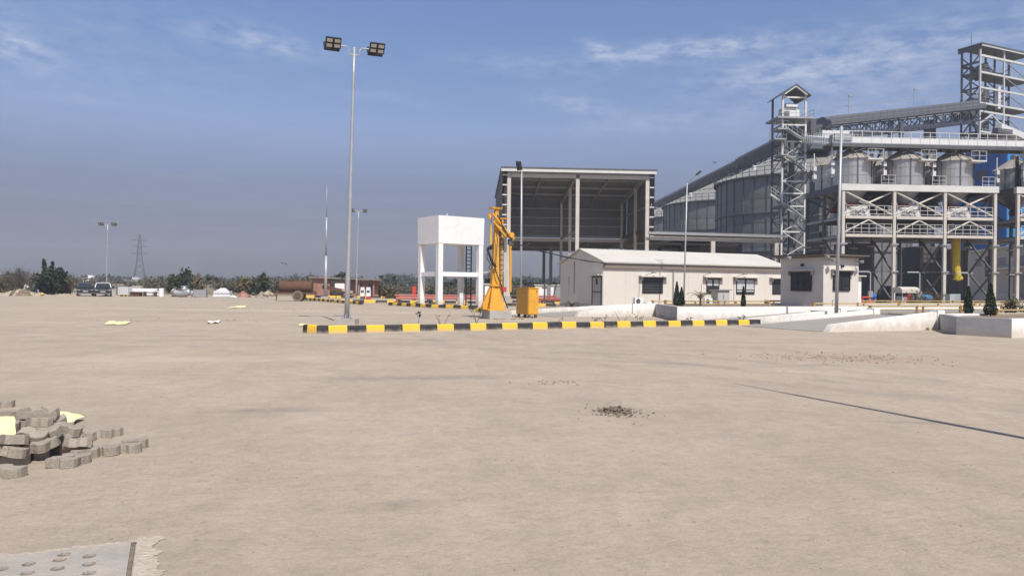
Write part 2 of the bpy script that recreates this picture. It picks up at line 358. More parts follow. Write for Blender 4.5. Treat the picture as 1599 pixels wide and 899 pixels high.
# ------------------------------------------------------------------ ground
def ground_material():
    mt = bpy.data.materials.new('dusty_paving'); mt.use_nodes = True; t = mt.node_tree; L = t.links.new
    b = t.nodes['Principled BSDF']; b.inputs['Roughness'].default_value = 0.95
    try: b.inputs['Specular IOR Level'].default_value = 0.15
    except Exception: pass
    geo = t.nodes.new('ShaderNodeNewGeometry')
    def noise(scale, detail, rough, sx=1, sy=1, rot=0, dist=0):
        mp = t.nodes.new('ShaderNodeMapping'); mp.inputs['Scale'].default_value = (sx, sy, 1); mp.inputs['Rotation'].default_value = (0, 0, rot)
        L(geo.outputs['Position'], mp.inputs[0])
        n = t.nodes.new('ShaderNodeTexNoise'); n.inputs['Scale'].default_value = scale; n.inputs['Detail'].default_value = detail; n.inputs['Roughness'].default_value = rough
        n.inputs['Distortion'].default_value = dist
        L(mp.outputs[0], n.inputs['Vector']); return n.outputs[0]
    def mrange(v, a, c, lo=0.0, hi=1.0):
        n = t.nodes.new('ShaderNodeMapRange'); n.inputs[1].default_value = a; n.inputs[2].default_value = c; n.inputs[3].default_value = lo; n.inputs[4].default_value = hi
        L(v, n.inputs[0]); return n.outputs[0]
    def mix(fac, c1, c2, mode='MIX'):
        n = t.nodes.new('ShaderNodeMix'); n.data_type = 'RGBA'; n.blend_type = mode
        if isinstance(fac, float): n.inputs[0].default_value = fac
        else: L(fac, n.inputs[0])
        for i, c in ((6, c1), (7, c2)):
            if isinstance(c, tuple): n.inputs[i].default_value = (*c, 1)
            else: L(c, n.inputs[i])
        return n.outputs[2]
    c = mix(mrange(noise(.22, 6, .6, dist=.6), .36, .66), (0.392, 0.322, 0.248), (0.473, 0.39, 0.304))
    c = mix(mrange(noise(.8, 7, .68, .45, 1.0, R(12), .8), .42, .72, 0, .6), c, (0.455, 0.38, 0.30))
    c = mix(mrange(noise(1.1, 6, .7, 1, .5, R(-25), .5), .46, .74, 0, .55), c, (0.285, 0.245, 0.195))
    c = mix(mrange(noise(.9, 5, .7, .10, 1.1, R(-17), .25), .56, .74, 0, .45), c, (0.26, 0.225, 0.185))   # wheel-swept bands
    c = mix(mrange(noise(3.2, 7, .78, 1, 1, 0, 0), .46, .70, 0, .55), c, (0.28, 0.245, 0.20))
    c = mix(mrange(noise(9.0, 6, .75), .46, .72, 0, .42), c, (0.245, 0.21, 0.17))
    c = mix(mrange(noise(28.0, 5, .75), .48, .72, 0, .45), c, (0.50, 0.42, 0.335))
    c = mix(mrange(noise(41.0, 4, .8), .52, .70, 0, .55), c, (0.235, 0.20, 0.16))
    c = mix(mrange(noise(6.0, 3, .9, 1, 1, .4), .64, .70, 0, .5), c, (0.20, 0.17, 0.14))
    c = mix(mrange(noise(.5, 4, .6, .35, 1.0, R(20)), .56, .72, 0, .30), c, (0.47, 0.385, 0.265))          # yellow sandy drifts
    # interlocking paver joints, mostly filled with dust
    mp = t.nodes.new('ShaderNodeMapping'); mp.inputs['Rotation'].default_value = (0, 0, -TH); L(geo.outputs['Position'], mp.inputs[0])
    nd = t.nodes.new('ShaderNodeTexNoise'); nd.inputs['Scale'].default_value = 9; L(mp.outputs[0], nd.inputs['Vector'])
    vm = t.nodes.new('ShaderNodeVectorMath'); vm.operation = 'MULTIPLY_ADD'; L(nd.outputs['Color'], vm.inputs[0]); vm.inputs[1].default_value = (.035, .035, 0); L(mp.outputs[0], vm.inputs[2])
    bk = t.nodes.new('ShaderNodeTexBrick'); L(vm.outputs[0], bk.inputs['Vector'])
    bk.inputs['Scale'].default_value = 1.0; bk.inputs['Brick Width'].default_value = .225; bk.inputs['Row Height'].default_value = .1125
    bk.inputs['Mortar Size'].default_value = .006; bk.inputs['Mortar Smooth'].default_value = .6
    bk.inputs['Color1'].default_value = (1, 1, 1, 1); bk.inputs['Color2'].default_value = (.86, .86, .86, 1); bk.inputs['Mortar'].default_value = (.72, .70, .68, 1)
    fm = mrange(noise(.45, 5, .7), .42, .68, 0.08, .5)
    c = mix(fm, c, mix(1.0, c, bk.outputs[0], 'MULTIPLY'))
    sp = t.nodes.new('ShaderNodeSeparateXYZ'); L(geo.outputs['Position'], sp.inputs[0])
    def near(cx, cy, rx, ry, rot):
        mp = t.nodes.new('ShaderNodeMapping'); mp.vector_type = 'TEXTURE'; mp.inputs['Location'].default_value = (cx, cy, 0); mp.inputs['Rotation'].default_value = (0, 0, rot); mp.inputs['Scale'].default_value = (rx, ry, 1e4)
        L(geo.outputs['Position'], mp.inputs[0]); ln = t.nodes.new('ShaderNodeVectorMath'); ln.operation = 'LENGTH'; L(mp.outputs[0], ln.inputs[0]); return mrange(ln.outputs['Value'], .35, 1.0, 1, 0)
    def mulv(a, b_):
        n = t.nodes.new('ShaderNodeMath'); n.operation = 'MULTIPLY'
        for i, q in enumerate((a, b_)):
            if isinstance(q, float): n.inputs[i].default_value = q
            else: L(q, n.inputs[i])
        return n.outputs[0]
    # reddish chippings, dark tyre smears and pale dust lying on the yard
    q = gnd(1320, 558); c = mix(mulv(near(q.x, q.y, 2.6, 1.6, R(10)), mrange(noise(14, 5, .7), .42, .62, 0, .75)), c, (0.36, 0.22, 0.155))
    q = gnd(1040, 575); c = mix(mulv(near(q.x, q.y, 4.0, 1.0, R(-12)), mrange(noise(2.5, 6, .75, .6, 1.2), .42, .66, 0, .4)), c, (0.50, 0.40, 0.27))
    for px, py, rx, ry, rot in ((955, 552, 1.6, .22, -20), (1010, 566, 2.0, .16, -20), (860, 559, 1.8, .16, -10), (1290, 570, 1.0, .25, 6), (640, 590, 2.4, .5, 10), (1440, 660, .9, .12, -8), (430, 640, 1.2, .3, 12), (620, 790, .5, .18, 20)):
        q = gnd(px, py); c = mix(mulv(near(q.x, q.y, rx, ry, R(rot)), mrange(noise(4, 6, .7), .35, .6, .1, .55)), c, (0.21, 0.185, 0.155))
    for px, py, rx, ry, rot in ((560, 487, 14, 1.6, 4), (330, 483, 16, 2.2, 2), (230, 504, 6, .7, 3), (700, 500, 4, .8, 12), (300, 560, 5, 1.0, 8)):
        q = gnd(px, py); c = mix(mulv(near(q.x, q.y, rx, ry, R(rot)), mrange(noise(.8, 5, .7), .35, .65, .05, .55)), c, (0.50, 0.43, 0.335))
    # faint crossing wheel tracks
    for cx, cy, rad, wd, amt in ((-8, 6, 15.4, .20, .30), (-8, 6, 17.2, .20, .30), (24, 34, 27.0, .22, .28), (24, 34, 28.8, .22, .28), (-30, -6, 33.5, .18, .22), (-30, -6, 35.3, .18, .22), (3, -20, 41, .3, .25), (3, -20, 43, .3, .25)):
        vs_ = t.nodes.new('ShaderNodeVectorMath'); vs_.operation = 'SUBTRACT'; L(geo.outputs['Position'], vs_.inputs[0]); vs_.inputs[1].default_value = (cx, cy, 0)
        ln = t.nodes.new('ShaderNodeVectorMath'); ln.operation = 'LENGTH'; L(vs_.outputs[0], ln.inputs[0])
        sb = t.nodes.new('ShaderNodeMath'); sb.operation = 'SUBTRACT'; L(ln.outputs['Value'], sb.inputs[0]); sb.inputs[1].default_value = rad
        ab = t.nodes.new('ShaderNodeMath'); ab.operation = 'ABSOLUTE'; L(sb.outputs[0], ab.inputs[0])
        c = mix(mulv(mrange(ab.outputs[0], wd * .5, wd * 1.6, 1, 0), mrange(noise(.55, 6, .75), .40, .66, 0, amt * 1.6)), c, (0.25, 0.22, 0.185))
    # the field beyond the yard
    fy = mrange(sp.outputs[1], 98, 112)
    c = mix(fy, c, mix(noise(.05, 4, .6), (0.13, 0.12, 0.06), (0.26, 0.21, 0.13)))
    L(c, b.inputs['Base Color'])
    bp = t.nodes.new('ShaderNodeBump'); bp.inputs['Strength'].default_value = .8; bp.inputs['Distance'].default_value = .02
    hs = t.nodes.new('ShaderNodeMath'); hs.operation = 'ADD'; L(noise(16, 8, .75), hs.inputs[0]); L(noise(2.2, 5, .65), hs.inputs[1])
    L(hs.outputs[0], bp.inputs['Height'])
    bp2 = t.nodes.new('ShaderNodeBump'); bp2.inputs['Distance'].default_value = .004; bp2.invert = True; L(bk.outputs['Fac'], bp2.inputs['Height']); L(fm, bp2.inputs['Strength']); L(bp.outputs[0], bp2.inputs['Normal'])
    L(bp2.outputs[0], b.inputs['Normal'])
    MATS['ground'] = mt
ground_material()
g = MB().quadset([(-3000, -300, 0), (3000, -300, 0), (3000, 4500, 0), (-3000, 4500, 0)], [(0, 1, 2, 3)]).build('ground', 'ground')
struct(g)
# ------------------------------------------------------------------ shared pieces
def corr_sheet(w, h, ribs=4, d=.035):
    """a trapezoid-ribbed cladding sheet in its local xz plane"""
    mb = MB(); xs = []; p = w / ribs
    for i in range(ribs):
        xs += [(i * p, 0), (i * p + p * .55, 0), (i * p + p * .66, -d), (i * p + p * .89, -d)]
    xs.append((w, 0)); n = len(xs); vs = [(x, y, 0) for x, y in xs] + [(x, y, h) for x, y in xs]
    return mb.quadset(vs, [(i, i + 1, n + i + 1, n + i) for i in range(n - 1)])

PA = R(4.0)   # the silo plant and the big shed share one grid

# ------------------------------------------------------------------ tall open-fronted shed
sh = thing('open_shed', 'tall open-fronted grey clad shed on cream columns behind the low white office', 'shed', gnd(784, 500, 0).normalized() * 0 + Vector((at(783.5, 447, 88).x, 88, 0)), PA)
SW, SD, ZF, ZB, ZL = 17.75, 14.6, 15.15, 13.45, 8.25
def roofz(y): return ZF + (ZB - ZF) * y / SD
fr = MB().hexa([(-.25, -.35, ZF + .04), (SW + .25, -.35, ZF + .04), (SW + .25, SD + .3, ZB), (-.25, SD + .3, ZB)], [(-.25, -.35, ZF + .16), (SW + .25, -.35, ZF + .16), (SW + .25, SD + .3, ZB + .12), (-.25, SD + .3, ZB + .12)])
fr.build('roof', 'sheet_dark', sh)
MB().box(-.2, SW + .2, -.42, -.352, ZF - .32, ZF + .02).build('gutter', 'steel_paint', sh)
MB().box(-.27, SW + .27, -.46, -.425, ZF + .02, ZF + .20).build('roof_trim', 'steel_dark', sh)
COLX = (.75, 8.75, 17.0)
for x in COLX:
    for k, y in enumerate((0.25, 6.2, SD - .4)):
        top = roofz(y) - .35
        hw = .21 if k == 0 else .16
        c = MB().box(x - hw, x + hw, y - .15, y - .12, 0, top).box(x - hw, x + hw, y + .12, y + .15, 0, top).box(x - .03, x + .03, y - .12, y + .12, 0, top).box(x - .3, x + .3, y - .28, y + .28, 0, .05)
        o = c.build('column', 'steel_cream', sh)
        pl = MB().box(x - .33, x + .33, y - .3, y + .3, -.05, .45).build('column_base', 'concrete', sh)
MB().box(COLX[0] + .25, COLX[2] - .25, .1, .35, ZF - .92, ZF - .50).build('front_beam', 'steel_cream', sh)
MB().box(COLX[0] - .2, COLX[2] + .2, -.02, .3, ZF - .49, ZF - .12).build('eave_purlin', 'steel_grey', sh)
for x in COLX:
    MB().hexa([(x - .12, .3, ZF - .55), (x + .12, .3, ZF - .55), (x + .12, SD - .3, ZB - .75), (x - .12, SD - .3, ZB - .75)], [(x - .12, .3, ZF - .05), (x + .12, .3, ZF - .05), (x + .12, SD - .3, ZB - .05), (x - .12, SD - .3, ZB - .05)]).build('rafter', 'steel_grey', sh)
for x in (4.75, 12.9):
    MB().bar((x, .4, ZF - .35), (x, SD - .4, ZB - .35), .16, .22).build('rafter', 'steel_grey', sh)
for y in (3.6, 7.3, 11):
    MB().bar((.3, y, roofz(y) - .25), (SW - .3, y, roofz(y) - .25), .18, .26).build('purlin', 'steel_grey', sh)
# back and side cladding, sheet by sheet, on girts
nb = 17; wb = SW / nb
m1 = mesh_of(corr_sheet(wb + .02, 2.62), 'sheet', 'sheet'); m2 = mesh_of(corr_sheet(wb + .02, ZB - ZL - 2.62), 'sheet', 'sheet')
rr = random.Random(4)
for i in range(nb):
    inst('wall_sheet', m1, sh, (i * wb, SD - .05 - .012 * (i % 2) + rr.uniform(-.003, .003), ZL)); inst('wall_sheet', m2, sh, (i * wb, SD - .02 - .012 * (i % 2) + rr.uniform(-.003, .003), ZL + 2.58))
ns = 14; ws = SD / ns
for side, x in (('l', -.06), ('r', SW + .06)):
    for i in range(ns):
        y = i * ws
        inst('side_sheet', mesh_of(corr_sheet(ws + .02, roofz(y + ws) - .02 - ZL), 'sheet', 'sheet'), sh, (x + .012 * (i % 2), y, ZL) if side == 'r' else (x - .012 * (i % 2), y + ws, ZL), (0, 0, R(90) if side == 'r' else R(-90)))
for z in (ZL + .15, ZL + 1.5, ZL + 2.6, ZL + 3.8):
    MB().box(.3, SW - .3, SD - .22, SD - .08, z, z + .14).build('girt', 'steel_grey', sh)
for i in range(6):
    z = ZL + .4 + i * 1.15
    for x0, x1 in ((-.02, .50), (SW - .5, SW + .02)):
        MB().box(x0, x1, .06, .2, z, z + .14).build('girt', 'steel_paint', sh)
MB().box(SW - .2, SW - .05, .5, SD - .4, 11.2, 11.5).build('girt', 'steel_grey', sh)
MB().box(.35, SW - .35, SD - .5, SD - .24, ZL - .55, ZL - .12).build('sill_beam', 'steel_cream', sh)
MB().bar((8.75, .4, ZL - .15), (8.75, SD - .5, ZL - .15), .16, .25).build('tie_beam', 'steel_grey', sh)
MB().bar((SW - .6, 4.9, ZL + .1), (SW - .6, SD - .5, ZL + .1), .2, .35).build('tie_beam', 'rust', sh)

# lower canopy attached behind and to the right
lc = thing('low_canopy', 'long low canopy on cream columns running right from the tall shed', 'canopy', sh.location, PA)
CXE, CYE, CZ = 33.3, 35.0, 8.15
MB().hexa([(17.9, -.3, CZ - .05), (CXE, -.3, CZ - .25), (CXE, CYE, CZ - .25), (17.9, CYE, CZ - .05)], [(17.9, -.3, CZ + .06), (CXE, -.3, CZ - .14), (CXE, 14, CZ + .35), (17.9, 14, CZ + .5)]).build('roof', 'sheet', lc)
MB().box(-.2, 17.85, SD + .35, CYE, CZ - .55, CZ - .42).build('rear_roof', 'sheet_dark', lc)
MB().hexa([(17.0, -.42, CZ - .30), (CXE + .3, -.42, CZ - .50), (CXE + .3, -.34, CZ - .50), (17.0, -.34, CZ - .30)], [(17.0, -.42, CZ - .02), (CXE + .3, -.42, CZ - .22), (CXE + .3, -.34, CZ - .22), (17.0, -.34, CZ - .02)]).build('gutter', 'steel_grey', lc)
MB().hexa([(17.3, .05, CZ - .95), (CXE, .05, CZ - 1.10), (CXE, .3, CZ - 1.10), (17.3, .3, CZ - .95)], [(17.3, .05, CZ - .45), (CXE, .05, CZ - .60), (CXE, .3, CZ - .60), (17.3, .3, CZ - .45)]).build('front_beam', 'steel_cream', lc)
for x in (24.9, 32.6):
    for y in (.22, 12, 24, 34.4):
        MB().box(x - .24, x + .24, y - .2, y + .2, 0, CZ - .62).build('column', 'steel_cream' if y < 1 else 'steel_dark', lc)  # columns behind the front row get the canopy's shade as dark steel
for x in (.8, 8.7, 17.2):
    for y in (25, 34.4):
        MB().box(x - .22, x + .22, y - .2, y + .2, 0, CZ - .56).build('column', 'steel_cream', lc)
for x in (4.6, 12.6, 21, 29):
    MB().bar((x, SD + .6 if x < 18 else .6, CZ - .7), (x, CYE - .6, CZ - .7), .18, .25).build('rafter', 'steel_grey', lc)
for y in (12, 24, 34):
    MB().box(18.2 if y < 14 else .3, CXE - .3, y - .1, y + .1, CZ - .82, CZ - .56).build('purlin', 'steel_grey', lc)
# dark clad store closing the far right of the canopy
MB().box(27.6, 33.2, 13.0, 34.0, 0, CZ - .9).build('store_wall', 'sheet_dark', lc)

# ------------------------------------------------------------------ grain silos
def silo_panel(R0, ncol, h):
    mb = MB(); a = 2 * math.pi / ncol; k = 3; vs = []
    nz_ = 5
    for j in range(nz_):
        z = .03 + (h - .06) * j / (nz_ - 1)
        for i in range(k + 1):
            t = a * (i / k * .985 + .0075); r = R0 + (.03 if 0 < j < nz_ - 1 else 0) + (.018 if j % 2 else 0); vs.append((r * math.cos(t), r * math.sin(t), z))
    fs = [(j * (k + 1) + i, j * (k + 1) + i + 1, (j + 1) * (k + 1) + i + 1, (j + 1) * (k + 1) + i) for j in range(nz_ - 1) for i in range(k)]
    return mb.quadset(vs, fs)
SR, SZ, SAP, NC, NR = 16.0, 20.2, 27.0, 44, 5
ph = (SZ - .6) / NR
pmesh = mesh_of(silo_panel(SR, NC, ph), 'wall_panel', 'silo')
def roofseg():
    mb = MB(); a = 2 * math.pi / 36; z0, z1 = SZ - .1, SAP
    p = lambda r, t, z: (r * math.cos(t), r * math.sin(t), z)
    mb.quadset([p(SR + .35, 0, z0), p(SR + .35, a, z0), p(1.6, a, z1), p(1.6, 0, z1)], [(0, 1, 2, 3)])
    mb.bar(p(SR + .35, 0, z0 + .08), p(1.6, 0, z1 + .08), .12, .16)
    return mb
rmesh = mesh_of(roofseg(), 'roof_panel', 'silo_roof')
stm = MB(); stm.box(SR + .02, SR + .16, -.06, .06, .2, SZ - .2); stmesh = mesh_of(stm, 'stiffener', 'steel_dark')
def make_silo(x, y, label):
    t = thing('grain_silo', label, 'silo', (x, y, 0), PA, 'big steel grain silos in a row')
    MB().lathe([(SR - .05, 0), (SR - .05, SZ)], 64).build('core_wall', 'steel_dark', t)
    MB().lathe([(SR + .5, -.1), (SR + .5, .55), (SR + .1, .55)], 48, cap=False).build('footing', 'concrete', t)
    for i in range(NC):
        a = 2 * math.pi * i / NC
        for j in range(NR): inst('wall_panel', pmesh, t, (0, 0, .6 + j * ph), (0, 0, a))
        inst('stiffener', stmesh, t, (0, 0, 0), (0, 0, a))
    for i in range(36): inst('roof_panel', rmesh, t, (0, 0, 0), (0, 0, 2 * math.pi * i / 36))
    MB().lathe([(1.7, SAP - .1), (1.7, SAP + .5), (.7, SAP + 1.0)], 16).build('roof_cap', 'silo_roof', t)
    MB().lathe([(SR + .1, SZ - .32), (SR + .55, SZ - .30), (SR + .55, SZ - .05), (SR + .1, SZ - .05)], 64, cap=False).build('eave_ring', 'steel_dark', t)
    wr = MB().lathe([(SR + .02, 7.6), (SR + .28, 7.6), (SR + .28, 7.78), (SR + .02, 7.78)], 64, cap=False).lathe([(SR + .02, 13.9), (SR + .28, 13.9), (SR + .28, 14.05), (SR + .02, 14.05)], 64, cap=False)
    wr.build('wind_ring', 'steel_dark', t)
    rl = MB(); n = 72; pts = [(math.cos(2 * math.pi * i / n) * (SR + .45), math.sin(2 * math.pi * i / n) * (SR + .45), SZ) for i in range(n + 1)]
    railing(rl, pts, 1.3, 2.2, .05); rl.build('eave_railing', 'steel_dark', t)
    mid = MB(); rm = 9.0; zm = SZ + (SAP - SZ) * (SR - rm) / SR + .1
    mid.lathe([(rm, zm - .1), (rm + .35, zm - .1), (rm + .35, zm + .25), (rm, zm + .25)], 48, cap=False); mid.build('roof_ring', 'steel_dark', t)
    for k in range(5):
        a = R(200 + k * 32); r1 = 12.6; z1 = SZ + (SAP - SZ) * (SR - r1) / SR
        MB().tube((math.cos(a) * r1, math.sin(a) * r1, z1 - .1), (math.cos(a) * r1, math.sin(a) * r1, z1 + .9), .35, n=10).build('roof_vent', 'machine_white', t)
    return t
make_silo(52.6, 135, 'nearest and largest looking ribbed silo, beside the slender stair tower')
make_silo(50.6, 173, 'second ribbed silo along, partly behind the nearest one')
make_silo(49.6, 211, 'farthest ribbed silo, showing just past the tall open shed')

# conveyor gallery along the silo tops
gv = thing('roof_conveyor', 'dark covered conveyor gallery stepping down along the tops of the big silos', 'conveyor', (0, 0, 0))
def truss_run(mb, a, b, w, h, step):
    a, b = Vector(a), Vector(b); d = (b - a); n = max(2, round(d.length / step)); side = Vector((d.y, -d.x, 0)).normalized() * (w / 2)
    for s in (-1, 1):
        for dz in (0, h):
            mb.bar(a + side * s + Vector((0, 0, dz)), b + side * s + Vector((0, 0, dz)), .16)
        for i in range(n):
            p = a.lerp(b, i / n) + side * s; q = a.lerp(b, (i + 1) / n) + side * s
            mb.bar(p, p + Vector((0, 0, h)), .11)
            mb.bar(p + Vector((0, 0, h if i % 2 else 0)), q + Vector((0, 0, 0 if i % 2 else h)), .1)
    for i in range(n + 1): mb.bar(a.lerp(b, i / n) - side, a.lerp(b, i / n) + side, .1)
    return mb
def hood(mb, a, b, w, h):
    a, b = Vector(a), Vector(b); d = b - a; s = Vector((d.y, -d.x, 0)).normalized() * (w / 2); up = Vector((0, 0, 1))
    prof = [(-1, 0), (-1, .6), (-.6, .95), (0, 1.05), (.6, .95), (1, .6), (1, 0)]
    vs = [p + s * x + up * (h * z) for p in (a, b) for x, z in prof]; n = len(prof)
    return mb.quadset(vs, [(i, i + 1, n + i + 1, n + i) for i in range(n - 1)] + [(n - 1, 0, n, 2 * n - 1), tuple(range(n - 1, -1, -1)), tuple(range(n, 2 * n))])
GX = lambda y: 52.8 - (y - 125) * .035
runs = [(258, 212, 28.0, 1.4), (212, 170, 28.0, 1.8), (171, 132, 28.0, 2.2)]
for y0, y1, z, h in runs:
    a, b = (GX(y0), y0, z + .9), (GX(y1), y1, z + .9)
    hood(MB(), a, b, 2.6, h).build('cover', 'steel_navy', gv)
    n = int((y0 - y1) / 1.6); rb = MB()
    for i in range(n):
        y = y0 - i * 1.6; rb.box(GX(y) - 1.38, GX(y) - 1.31, y, y + .12, z + .9, z + .9 + h * .9)
    rb.build('cover_rib', 'steel_dark', gv)
    truss_run(MB(), (GX(y0), y0, z - .7), (GX(y1), y1, z - .7), 2.4, 1.5, 3.0).build('truss', 'steel_navy', gv)
    railing(MB(), [(GX(y0) - 1.9, y0, z + .8), (GX(y1) - 1.9, y1, z + .8)], 1.1, 2.2, .045).build('railing', 'steel_dark', gv)
    if y1 > 130: MB().box(GX(y1) - 1.4, GX(y1) + 1.4, y1 - .8, y1 + .8, z + .4, z + 1.6 + h * .5).build('drive_box', 'steel_dark', gv)
for y in (135, 154, 173, 192, 211, 235):
    z = 26.2 if y in (135, 173, 211) else 0
    for s in (-1, 1):
        MB().bar((GX(y) + s * 1.2, y, z), (GX(y) + s * 1.2, y, 27.5), .3).build('support', 'steel_grey', gv)

# inclined conveyor from the tall tower
tw2_c = Vector(((1527 - 800) / F * 140, 140, 0))
cv = thing('inclined_conveyor', 'long trussed conveyor sloping from the tall dark tower down to the silo tops', 'conveyor', (0, 0, 0))
p0 = at(1282, 193, 128); p1 = at(1520, 166, 141)
hood(MB(), p0, p1, 2.2, 1.0).build('cover', 'steel_cover', cv)
q0, q1 = p0 + Vector((0, -2.4, -.75)), p1 + Vector((0, -2.4, -.85))
hood(MB(), q0 - Vector((0, 0, .2)), q1 - Vector((0, 0, .2)), 2.0, 1.0).build('lower_cover', 'steel_cover', cv)
truss_run(MB(), q0 + Vector((0, 1.0, -2.0)), q1 + Vector((0, 1.0, -2.2)), 3.0, 1.9, 2.2).build('truss', 'steel_navy', cv)
MB().bar(q0 + Vector((0, -.6, -.15)), q1 + Vector((0, -.6, -.15)), .5, .3).build('walkway', 'steel_dark', cv)
railing(MB(), [p0 + Vector((0, 0, 1.5)), p1 + Vector((0, 0, 1.5))], 1.0, 3.2, .03, (1.0,)).build('railing', 'steel_grey', cv)
r0_, r1_ = at(1290, 217, 126), at(1512, 190, 139)
MB().bar(r0_, r1_, 1.4, .9).build('lower_conveyor', 'steel_navy', cv)
truss_run(MB(), r0_ + Vector((0, 1.5, .5)), r1_ + Vector((0, 1.5, .5)), 1.2, 1.5, 2.2).build('lower_truss', 'steel_grey', cv)
railing(MB(), [q0 + Vector((0, -1.2, 0)), q1 + Vector((0, -1.2, 0))], 1.1, 1.6, .02).build('railing', 'steel_navy', cv)
for px in (1325, 1427):
    b = at(px, 172 if px < 1400 else 161, 129 if px < 1400 else 135)
    m_ = MB().tube(b - Vector((0, 0, 1.6)), b + Vector((0, 0, 2.4)), .05, n=6).box(b.x, b.x + .8, b.y - .15, b.y + .15, b.z + 2.3, b.z + 2.5); m_.build('lamp_mast', 'steel_grey', cv)
MB().box(p0.x - 1.2, p0.x + 3.2, p0.y - 3.6, p0.y - 1.6, p0.z - 3.0, p0.z - 1.9).build('head_platform', 'machine_white', cv)
MB().box(p0.x - 3.2, p0.x + 1.6, p0.y - 3.2, p0.y + 1.5, p0.z - 4.8, p0.z - 3.1).build('transfer_box', 'steel_dark', cv)
for px, D in ((1449, 136), (1455, 139)):
    b = at(px, 205, D); MB().box(b.x - .5, b.x + .5, b.y - .5, b.y + .5, 0, zat(px, 188, D)).build('support', 'steel_navy', cv)
b0 = at(1390, 215, 131); MB().bar((b0.x, 131, 0), (b0.x, 131, zat(1390, 190, 131)), .6).build('support', 'steel_navy', cv)
b0 = at(1407, 215, 131); MB().bar((b0.x, 131, 0), (b0.x, 131, zat(1407, 190, 131)), .6).build('support', 'steel_navy', cv)

# ------------------------------------------------------------------ slender stair tower in front of the nearest silo
T1 = thing('stair_tower', 'slender galvanised bucket elevator tower with zigzag stairs and a little gabled roof', 'tower', (at(1221, 447, 105).x - .15, 105, 0), PA)
TW, TD, TZ = 3.25, 3.4, zat(1238, 146, 105)
for x, y in ((0, 0), (TW, 0), (0, TD), (TW, TD)):
    MB().box(x - .12, x + .12, y - .12, y + .12, 0, TZ).build('post', 'steel_paint' if y == 0 else 'steel_dark', T1)  # rear posts, beams and side braces carry their shade as dark steel
lev = [zat(1238, p, 105) for p in (362, 322, 302, 283, 245, 221, 195)]
for z in lev:
    MB().box(.14, TW - .14, -.1, .08, z - .10, z + .10).build('cross_beam', 'steel_paint', T1)
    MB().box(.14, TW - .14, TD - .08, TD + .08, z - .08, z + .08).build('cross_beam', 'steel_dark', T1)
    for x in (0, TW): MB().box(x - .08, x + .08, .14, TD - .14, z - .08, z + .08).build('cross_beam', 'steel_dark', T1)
zs = [0.4] + lev
zz = []
for a, b in zip(zs[:-1], zs[1:]):
    n = max(1, round((b - a) / 1.9))
    for i in range(n): zz.append((a + (b - a) * i / n, a + (b - a) * (i + 1) / n))
for i, (a, b) in enumerate(zz):
    f = i % 2
    MB().bar((.1, 0, a if f else b), (TW - .1, 0, b if f else a), .10).build('brace', 'steel_paint', T1)
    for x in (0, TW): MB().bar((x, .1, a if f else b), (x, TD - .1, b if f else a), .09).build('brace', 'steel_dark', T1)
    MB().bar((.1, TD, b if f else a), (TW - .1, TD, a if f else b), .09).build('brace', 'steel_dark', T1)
# legs of the elevator inside
for x in (1.1, 2.0):
    MB().box(x - .28, x + .28, 1.3, 1.9, 0, TZ - 3.6).build('elevator_leg', 'steel_dark', T1)
zf = zat(1238, 183, 105)
MB().box(-.9, TW + .95, -.6, TD + .3, zf - .25, zf).build('machine_floor', 'steel_grey', T1)
hd = MB().box(.55, 2.7, .7, 2.7, zf + .02, zf + 1.45)
hd.prism([(.55, .7), (2.7, .7), (2.7, 2.7), (.55, 2.7)], zf + 1.5, zf + 1.55); hd.build('elevator_head', 'machine_white', T1)
hood(MB(), (.7, 1.0, zf + 1.55), (2.3, 1.0, zf + 1.55), 1.2, .5).build('head_hood', 'machine_white', T1)
MB().box(.6, 1.2, .55, .69, zf + .3, zf + .95).build('motor', 'steel_dark', T1)
railing(MB(), [(-.85, -.55, zf), (TW + .9, -.55, zf), (TW + .9, TD + .2, zf)], 1.0, 1.2, .025).build('railing', 'steel_grey', T1)
ez, az_ = zat(1238, 147, 105), zat(1238, 134, 105)
ov = .5
MB().hexa([(-ov, -.7, ez - .35), (TW / 2, -.7, az_), (TW / 2, TD + .7, az_), (-ov, TD + .7, ez - .35)], [(-ov, -.7, ez - .2), (TW / 2, -.7, az_ + .15), (TW / 2, TD + .7, az_ + .15), (-ov, TD + .7, ez - .2)]).build('roof_slope', 'steel_dark', T1)
MB().hexa([(TW + ov, -.7, ez - .35), (TW / 2 + .01, -.7, az_), (TW / 2 + .01, TD + .7, az_), (TW + ov, TD + .7, ez - .35)], [(TW + ov, -.7, ez - .2), (TW / 2 + .01, -.7, az_ + .15), (TW / 2 + .01, TD + .7, az_ + .15), (TW + ov, TD + .7, ez - .2)]).build('roof_slope', 'steel_dark', T1)
MB().bar((0, -.5, ez - .15), (TW / 2, -.5, az_ - .15), .2).bar((TW, -.5, ez - .15), (TW / 2, -.5, az_ - .15), .2).build('gable_rafter', 'steel_paint', T1)
MB().box(.1, TW - .1, -.1, .1, ez - .55, ez - .35).build('cross_beam', 'steel_paint', T1)
